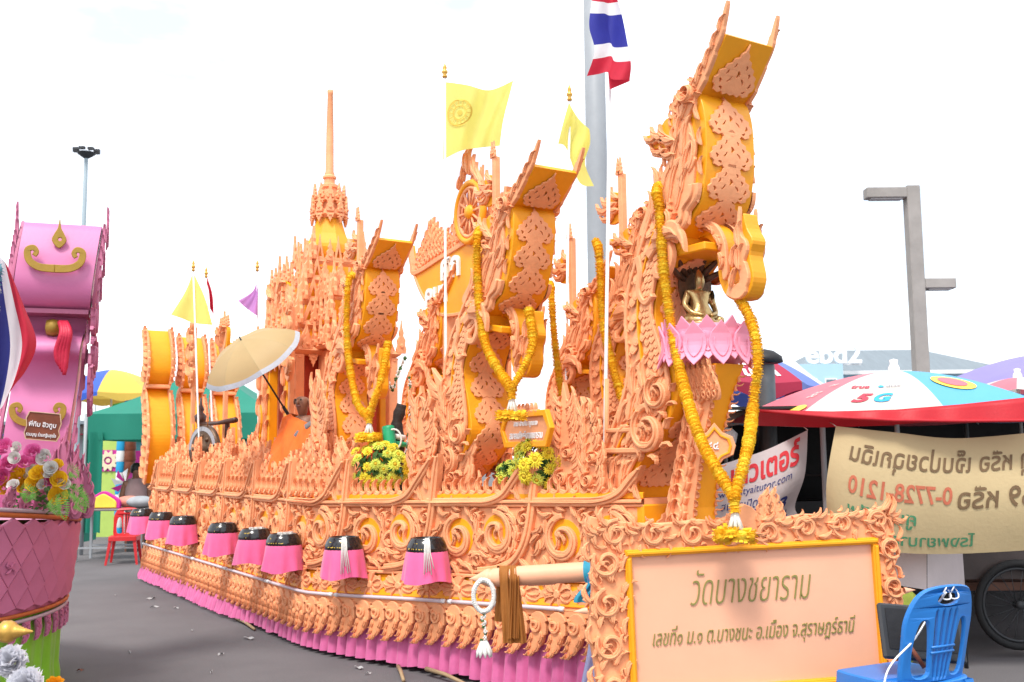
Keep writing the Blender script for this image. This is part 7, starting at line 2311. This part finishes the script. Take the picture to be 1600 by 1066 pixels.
# arched goods on the table
tq = at(200, 796, 15.6)
tb_ = empty('metal_table', loc=(tq.x - .1, 15.6, 0))
tag(tb_, 'low steel table at the end of the road with goods on top', 'table')
b = MB(); b.box((-.15, .2, .76), (1.05, .62, .03), bev=.006); b.build('table_top', mat('worn steel top', (.22, .2, .2), .35, .2, 6, .1, metal=.5), tb_)
for (x, y) in ((-.63, -.07), (.33, -.07), (-.63, .47), (.33, .47)):
    b = MB(); b.box((x, y, .375), (.035, .035, .75)); b.build('leg', GREYP, tb_)
for y in (-.07, .47):
    b = MB(); b.box((-.15, y, .2), (.93, .025, .025)); b.build('stretcher', GREYP, tb_)
for k, (dx, m, lab, sh_) in enumerate(((-.3, YTX, 'yellow and pink arched offering tray on the steel table', 'arch'), (.22, mat('grey cloth bundle', (.30, .32, .34), .8, .15, 8), 'grey cloth bundle on the steel table', 'bundle'), (.02, mat('coral candy stripe', (.62, .22, .16), .6, .2, 10), 'coral striped cushion on the steel table', 'cushion'))):
    r = empty({'arch': 'offering_tray', 'bundle': 'cloth_bundle', 'cushion': 'cushion'}[sh_], loc=tb_.location + V((dx, .12 + .08 * k, .775)))
    if sh_ == 'arch':
        b = MB(); b.plate([[(p.x, p.y) for p in cat([(-.25, 0, 0), (-.24, .12, 0), (-.1, .22, 0), (0, .26, 0), (.1, .22, 0), (.24, .12, 0), (.25, 0, 0)], 5)]], 0, .06, .01, lambda x, y, h: V((x, -h, y)), back=True); b.build('back', MGP, r)
        b = MB(); b.plate([[(p.x * .8, p.y * .8 + .01) for p in cat([(-.25, 0, 0), (-.24, .12, 0), (-.1, .22, 0), (0, .26, 0), (.1, .22, 0), (.24, .12, 0), (.25, 0, 0)], 5)]], .06, .08, .01, lambda x, y, h: V((x, -h, y)), back=True); b.build('front', m, r)
    else:
        rr = random.Random(k)
        b = MB(); b.grid(lambda a, c: V((.2 * math.sin(PI * c) * math.cos(2 * PI * a) * (1 + .15 * math.sin(5 * 2 * PI * a + c * 4)), .15 * math.sin(PI * c) * math.sin(2 * PI * a), .09 - .09 * math.cos(PI * c))), 24, 12); b.build('cloth', m, r)
    tag(r, lab, 'goods')
# pinwheel decorations
pwq = at(196, 755, 18.2)
pw = empty('pinwheel_ornament', loc=(pwq.x, 18.2, pwq.z))
tag(pw, 'magenta and white paper pinwheels under the tent', 'ornament')
for k in range(9):
    a = 2 * PI * k / 9
    b = MB(); b.add([(0, 0, 0), (.26 * math.cos(a), -.03, .26 * math.sin(a)), (.2 * math.cos(a + .5), .02, .2 * math.sin(a + .5))], [(0, 1, 2)]); b.add([(0, .01, 0), (.26 * math.cos(a), -.02, .26 * math.sin(a)), (.2 * math.cos(a + .5), .03, .2 * math.sin(a + .5))], [(2, 1, 0)]); b.build('paper_blade', MGP if k % 2 else WHITE, pw)
b = MB(); b.tube([(0, .02, 0), (0, .02, -pwq.z)], .015, 6); b.build('stick', WHITE, pw)
# red chair
rq = at(172, 860, 14.8)
rc = empty('plastic_chair', frame((rq.x + .05, 15.2, 0), (-.84, -.17, 0), (.17, -.84, 0), (0, 0, .92)))
for chd in KIDS['plastic_chair']:
    nm = chd.name.split('.')[0]
    if nm in ('wire_loop', 'slat_bar'): continue
    c = copy_tree(chd, rc)
    for o in [c] + [k_ for k_ in c.children]:
        if o.type == 'MESH':
            key = o.data.name + '_red'
            m2 = bpy.data.meshes.get(key)
            if not m2:
                m2 = o.data.copy(); m2.name = key; m2.materials[0] = REDP
            o.data = m2
tag(rc, 'red plastic chair tucked at the steel table', 'chair')
# people at the far end
def bystander(px, py, Y, shirt, label, seed, h=1.0):
    q = at(px, py, Y)
    r = empty('person', T(q.x, Y, q.z - 1.45 * h) @ R(.4 * seed, 'Z') @ S(h))
    vv = [(0, 0, .92), (0, 0, 1.10), (0, 0, 1.32), (0, -.01, 1.42), (0, -.02, 1.50), (0, -.02, 1.60), (.17, 0, 1.34), (.23, -.02, 1.08), (.20, -.18, .92), (-.17, 0, 1.34), (-.23, -.02, 1.08), (-.20, -.18, .92), (.09, 0, .5), (.10, .02, .05), (-.09, 0, .5), (-.10, .02, .05)]
    ee = [(0, 1), (1, 2), (2, 3), (3, 4), (4, 5), (2, 6), (6, 7), (7, 8), (2, 9), (9, 10), (10, 11), (0, 12), (12, 13), (0, 14), (14, 15)]
    rr = [(.14, .11), (.125, .10), (.14, .10), .05, (.075, .085), (.07, .075), .06, .045, .035, .06, .045, .035, .075, .045, .075, .045]
    inst('body', skin_mesh('bystander body', vv, ee, rr, SKIN), r)
    b = MB(); b.grid(lambda a, c: V(((.165 + .02 * math.sin(PI * c)) * math.cos(2 * PI * a) * (1 if c < .85 else .8), (.125 + .02 * math.sin(PI * c)) * math.sin(2 * PI * a), lerp(.88, 1.42, c))), 24, 8); b.build('shirt', shirt, r)
    b = MB(); b.grid(lambda a, c: V((.155 * math.cos(2 * PI * a) * (1 - .2 * c), .125 * math.sin(2 * PI * a) * (1 - .2 * c), lerp(.92, .06, c))), 24, 5); b.build('trousers', DARKM, r)
    b = MB(); b.lathe([(.088, -.06), (.098, .0), (.09, .06), (.05, .105), (0, .115)], 16, T(0, .012, 1.57)); b.build('hair', HAIR, r)
    tag(r, label, 'person')
bystander(213, 745, 17.2, mat('dusty rose shirt', (.30, .20, .20), .8, .1, 10), 'person with dark hair standing beyond the steel table', 1)
bystander(224, 752, 19.0, DARKM, 'person in dark clothes half hidden by the boat stern', 2)
# low shop row closing the far end of the road
sr_ = empty('shop_row', loc=(-16, 46, 0))
tag(sr_, 'low pale shop row closing the far end of the road', 'building')
b = MB(); b.box((0, 0, 1.5), (20, 4, 3.0)); b.build('wall', mat('cream render', (.50, .46, .42), .8, .08, .6), sr_)
b = MB(); b.box((0, -.6, 3.08), (20.6, 5.4, .14)); b.build('roof', SLT, sr_)
SHT = [mat('grey shutter', (.30, .33, .36), .5, .08, 2, stretch=(1, 1, 12)), mat('teal shutter', (.06, .26, .28), .5, .08, 2, stretch=(1, 1, 12)), mat('rust shutter', (.36, .14, .08), .5, .08, 2, stretch=(1, 1, 12))]
for k in range(9):
    b = MB(); b.box((-8.8 + k * 2.2, -2.04, 1.25), (1.7, .10, 2.3)); b.build('shutter', SHT[k % 3], sr_)
    b = MB(); b.box((-8.8 + k * 2.2, -2.5, 2.6), (2.0, .9, .05), None); b.build('awning', [URD, UWH, BUM][k % 3], sr_)
for (px, Y, w_, h_, m, lab) in ((221, 22.5, .9, 1.7, MGP, 'magenta painted screen beside the boat stern'), (148, 23, .5, 1.5, BTX, 'blue painted screen behind the tent curtain')):
    q = at(px, 760, Y)
    r = empty('painted_screen', loc=(q.x, Y, 0))
    b = MB(); b.box((0, 0, h_ / 2), (w_, .05, h_), bev=.01); b.build('screen', m, r)
    b = MB(); b.plate([[(w_ * .3 * (1 + .2 * math.cos(8 * a)) * math.cos(a), w_ * .3 * (1 + .2 * math.cos(8 * a)) * math.sin(a)) for a in [2 * PI * i / 48 for i in range(48)]], circ(0, 0, w_ * .12, 12)], 0, .02, .003, lambda x, y, h: V((x, -.03 - h, h_ * .68 + y))); b.build('flower', CRM, r)
    tag(r, lab, 'screen')
# aerial on the skyline
an_ = at(152, 560, 30)
ae = empty('tv_aerial', loc=(an_.x, 30, 0))
tag(ae, 'thin television aerial beside the pink prow', 'aerial')
b = MB(); b.tube([(0, 0, 0), (0, 0, an_.z + .2)], .02, 6); b.build('mast', GREYP, ae)
for k in range(4):
    b = MB(); b.tube([(-.2, 0, an_.z - .25 + .14 * k), (.22, 0, an_.z - .22 + .14 * k)], .012, 5); b.build('rod', GREYP, ae)

# ---------------------------------------------------------------- litter on the road
LIT = mat('paper scrap', (.36, .36, .36), .8, .1, 20)
for i, (px, py, s_) in enumerate(((388, 997, .07), (242, 948, .05), (275, 950, .03), (236, 935, .06), (345, 1022, .03), (203, 1019, .03), (560, 1043, .05), (575, 1052, .03), (126, 1047, .03), (300, 985, .02), (180, 930, .02), (330, 1050, .02))):
    p = atz(px, py, .012)
    r = MB()
    rn = random.Random(i)
    r.grid(lambda a, c: V(((a - .5) * s_ * 1.6 + .2 * s_ * math.sin(c * 5 + i), (c - .5) * s_ * .5, .010 * math.sin(a * 6 + i) * math.cos(c * 4) + .006)), 6, 3)
    o = r.build('paper_scrap', LIT if i != 8 else WOODR)
    o.matrix_world = T(p.x, p.y, .008) @ R(rn.uniform(0, 3), 'Z')
    tag(o, ('white paper scrap, largest, on the open asphalt before the skirt', 'pale paper scrap beside the far end of the pink skirt', 'tiny paper scrap near the far end of the pink skirt', 'long thin paper scrap at the stern end of the road', 'small paper scrap in mid road between the two floats', 'lone paper scrap close to the lime skirt', 'crumpled scrap at the hem below the second alms bowl', 'small flake beside the crumpled scrap at the skirt hem', 'brown dry leaf at the corner of the lime skirt', 'speck of paper halfway along the road', 'speck of paper near the steel table end of the road', 'speck of paper nearest to the camera in mid road')[i], 'litter', 'litter scraps on the road')
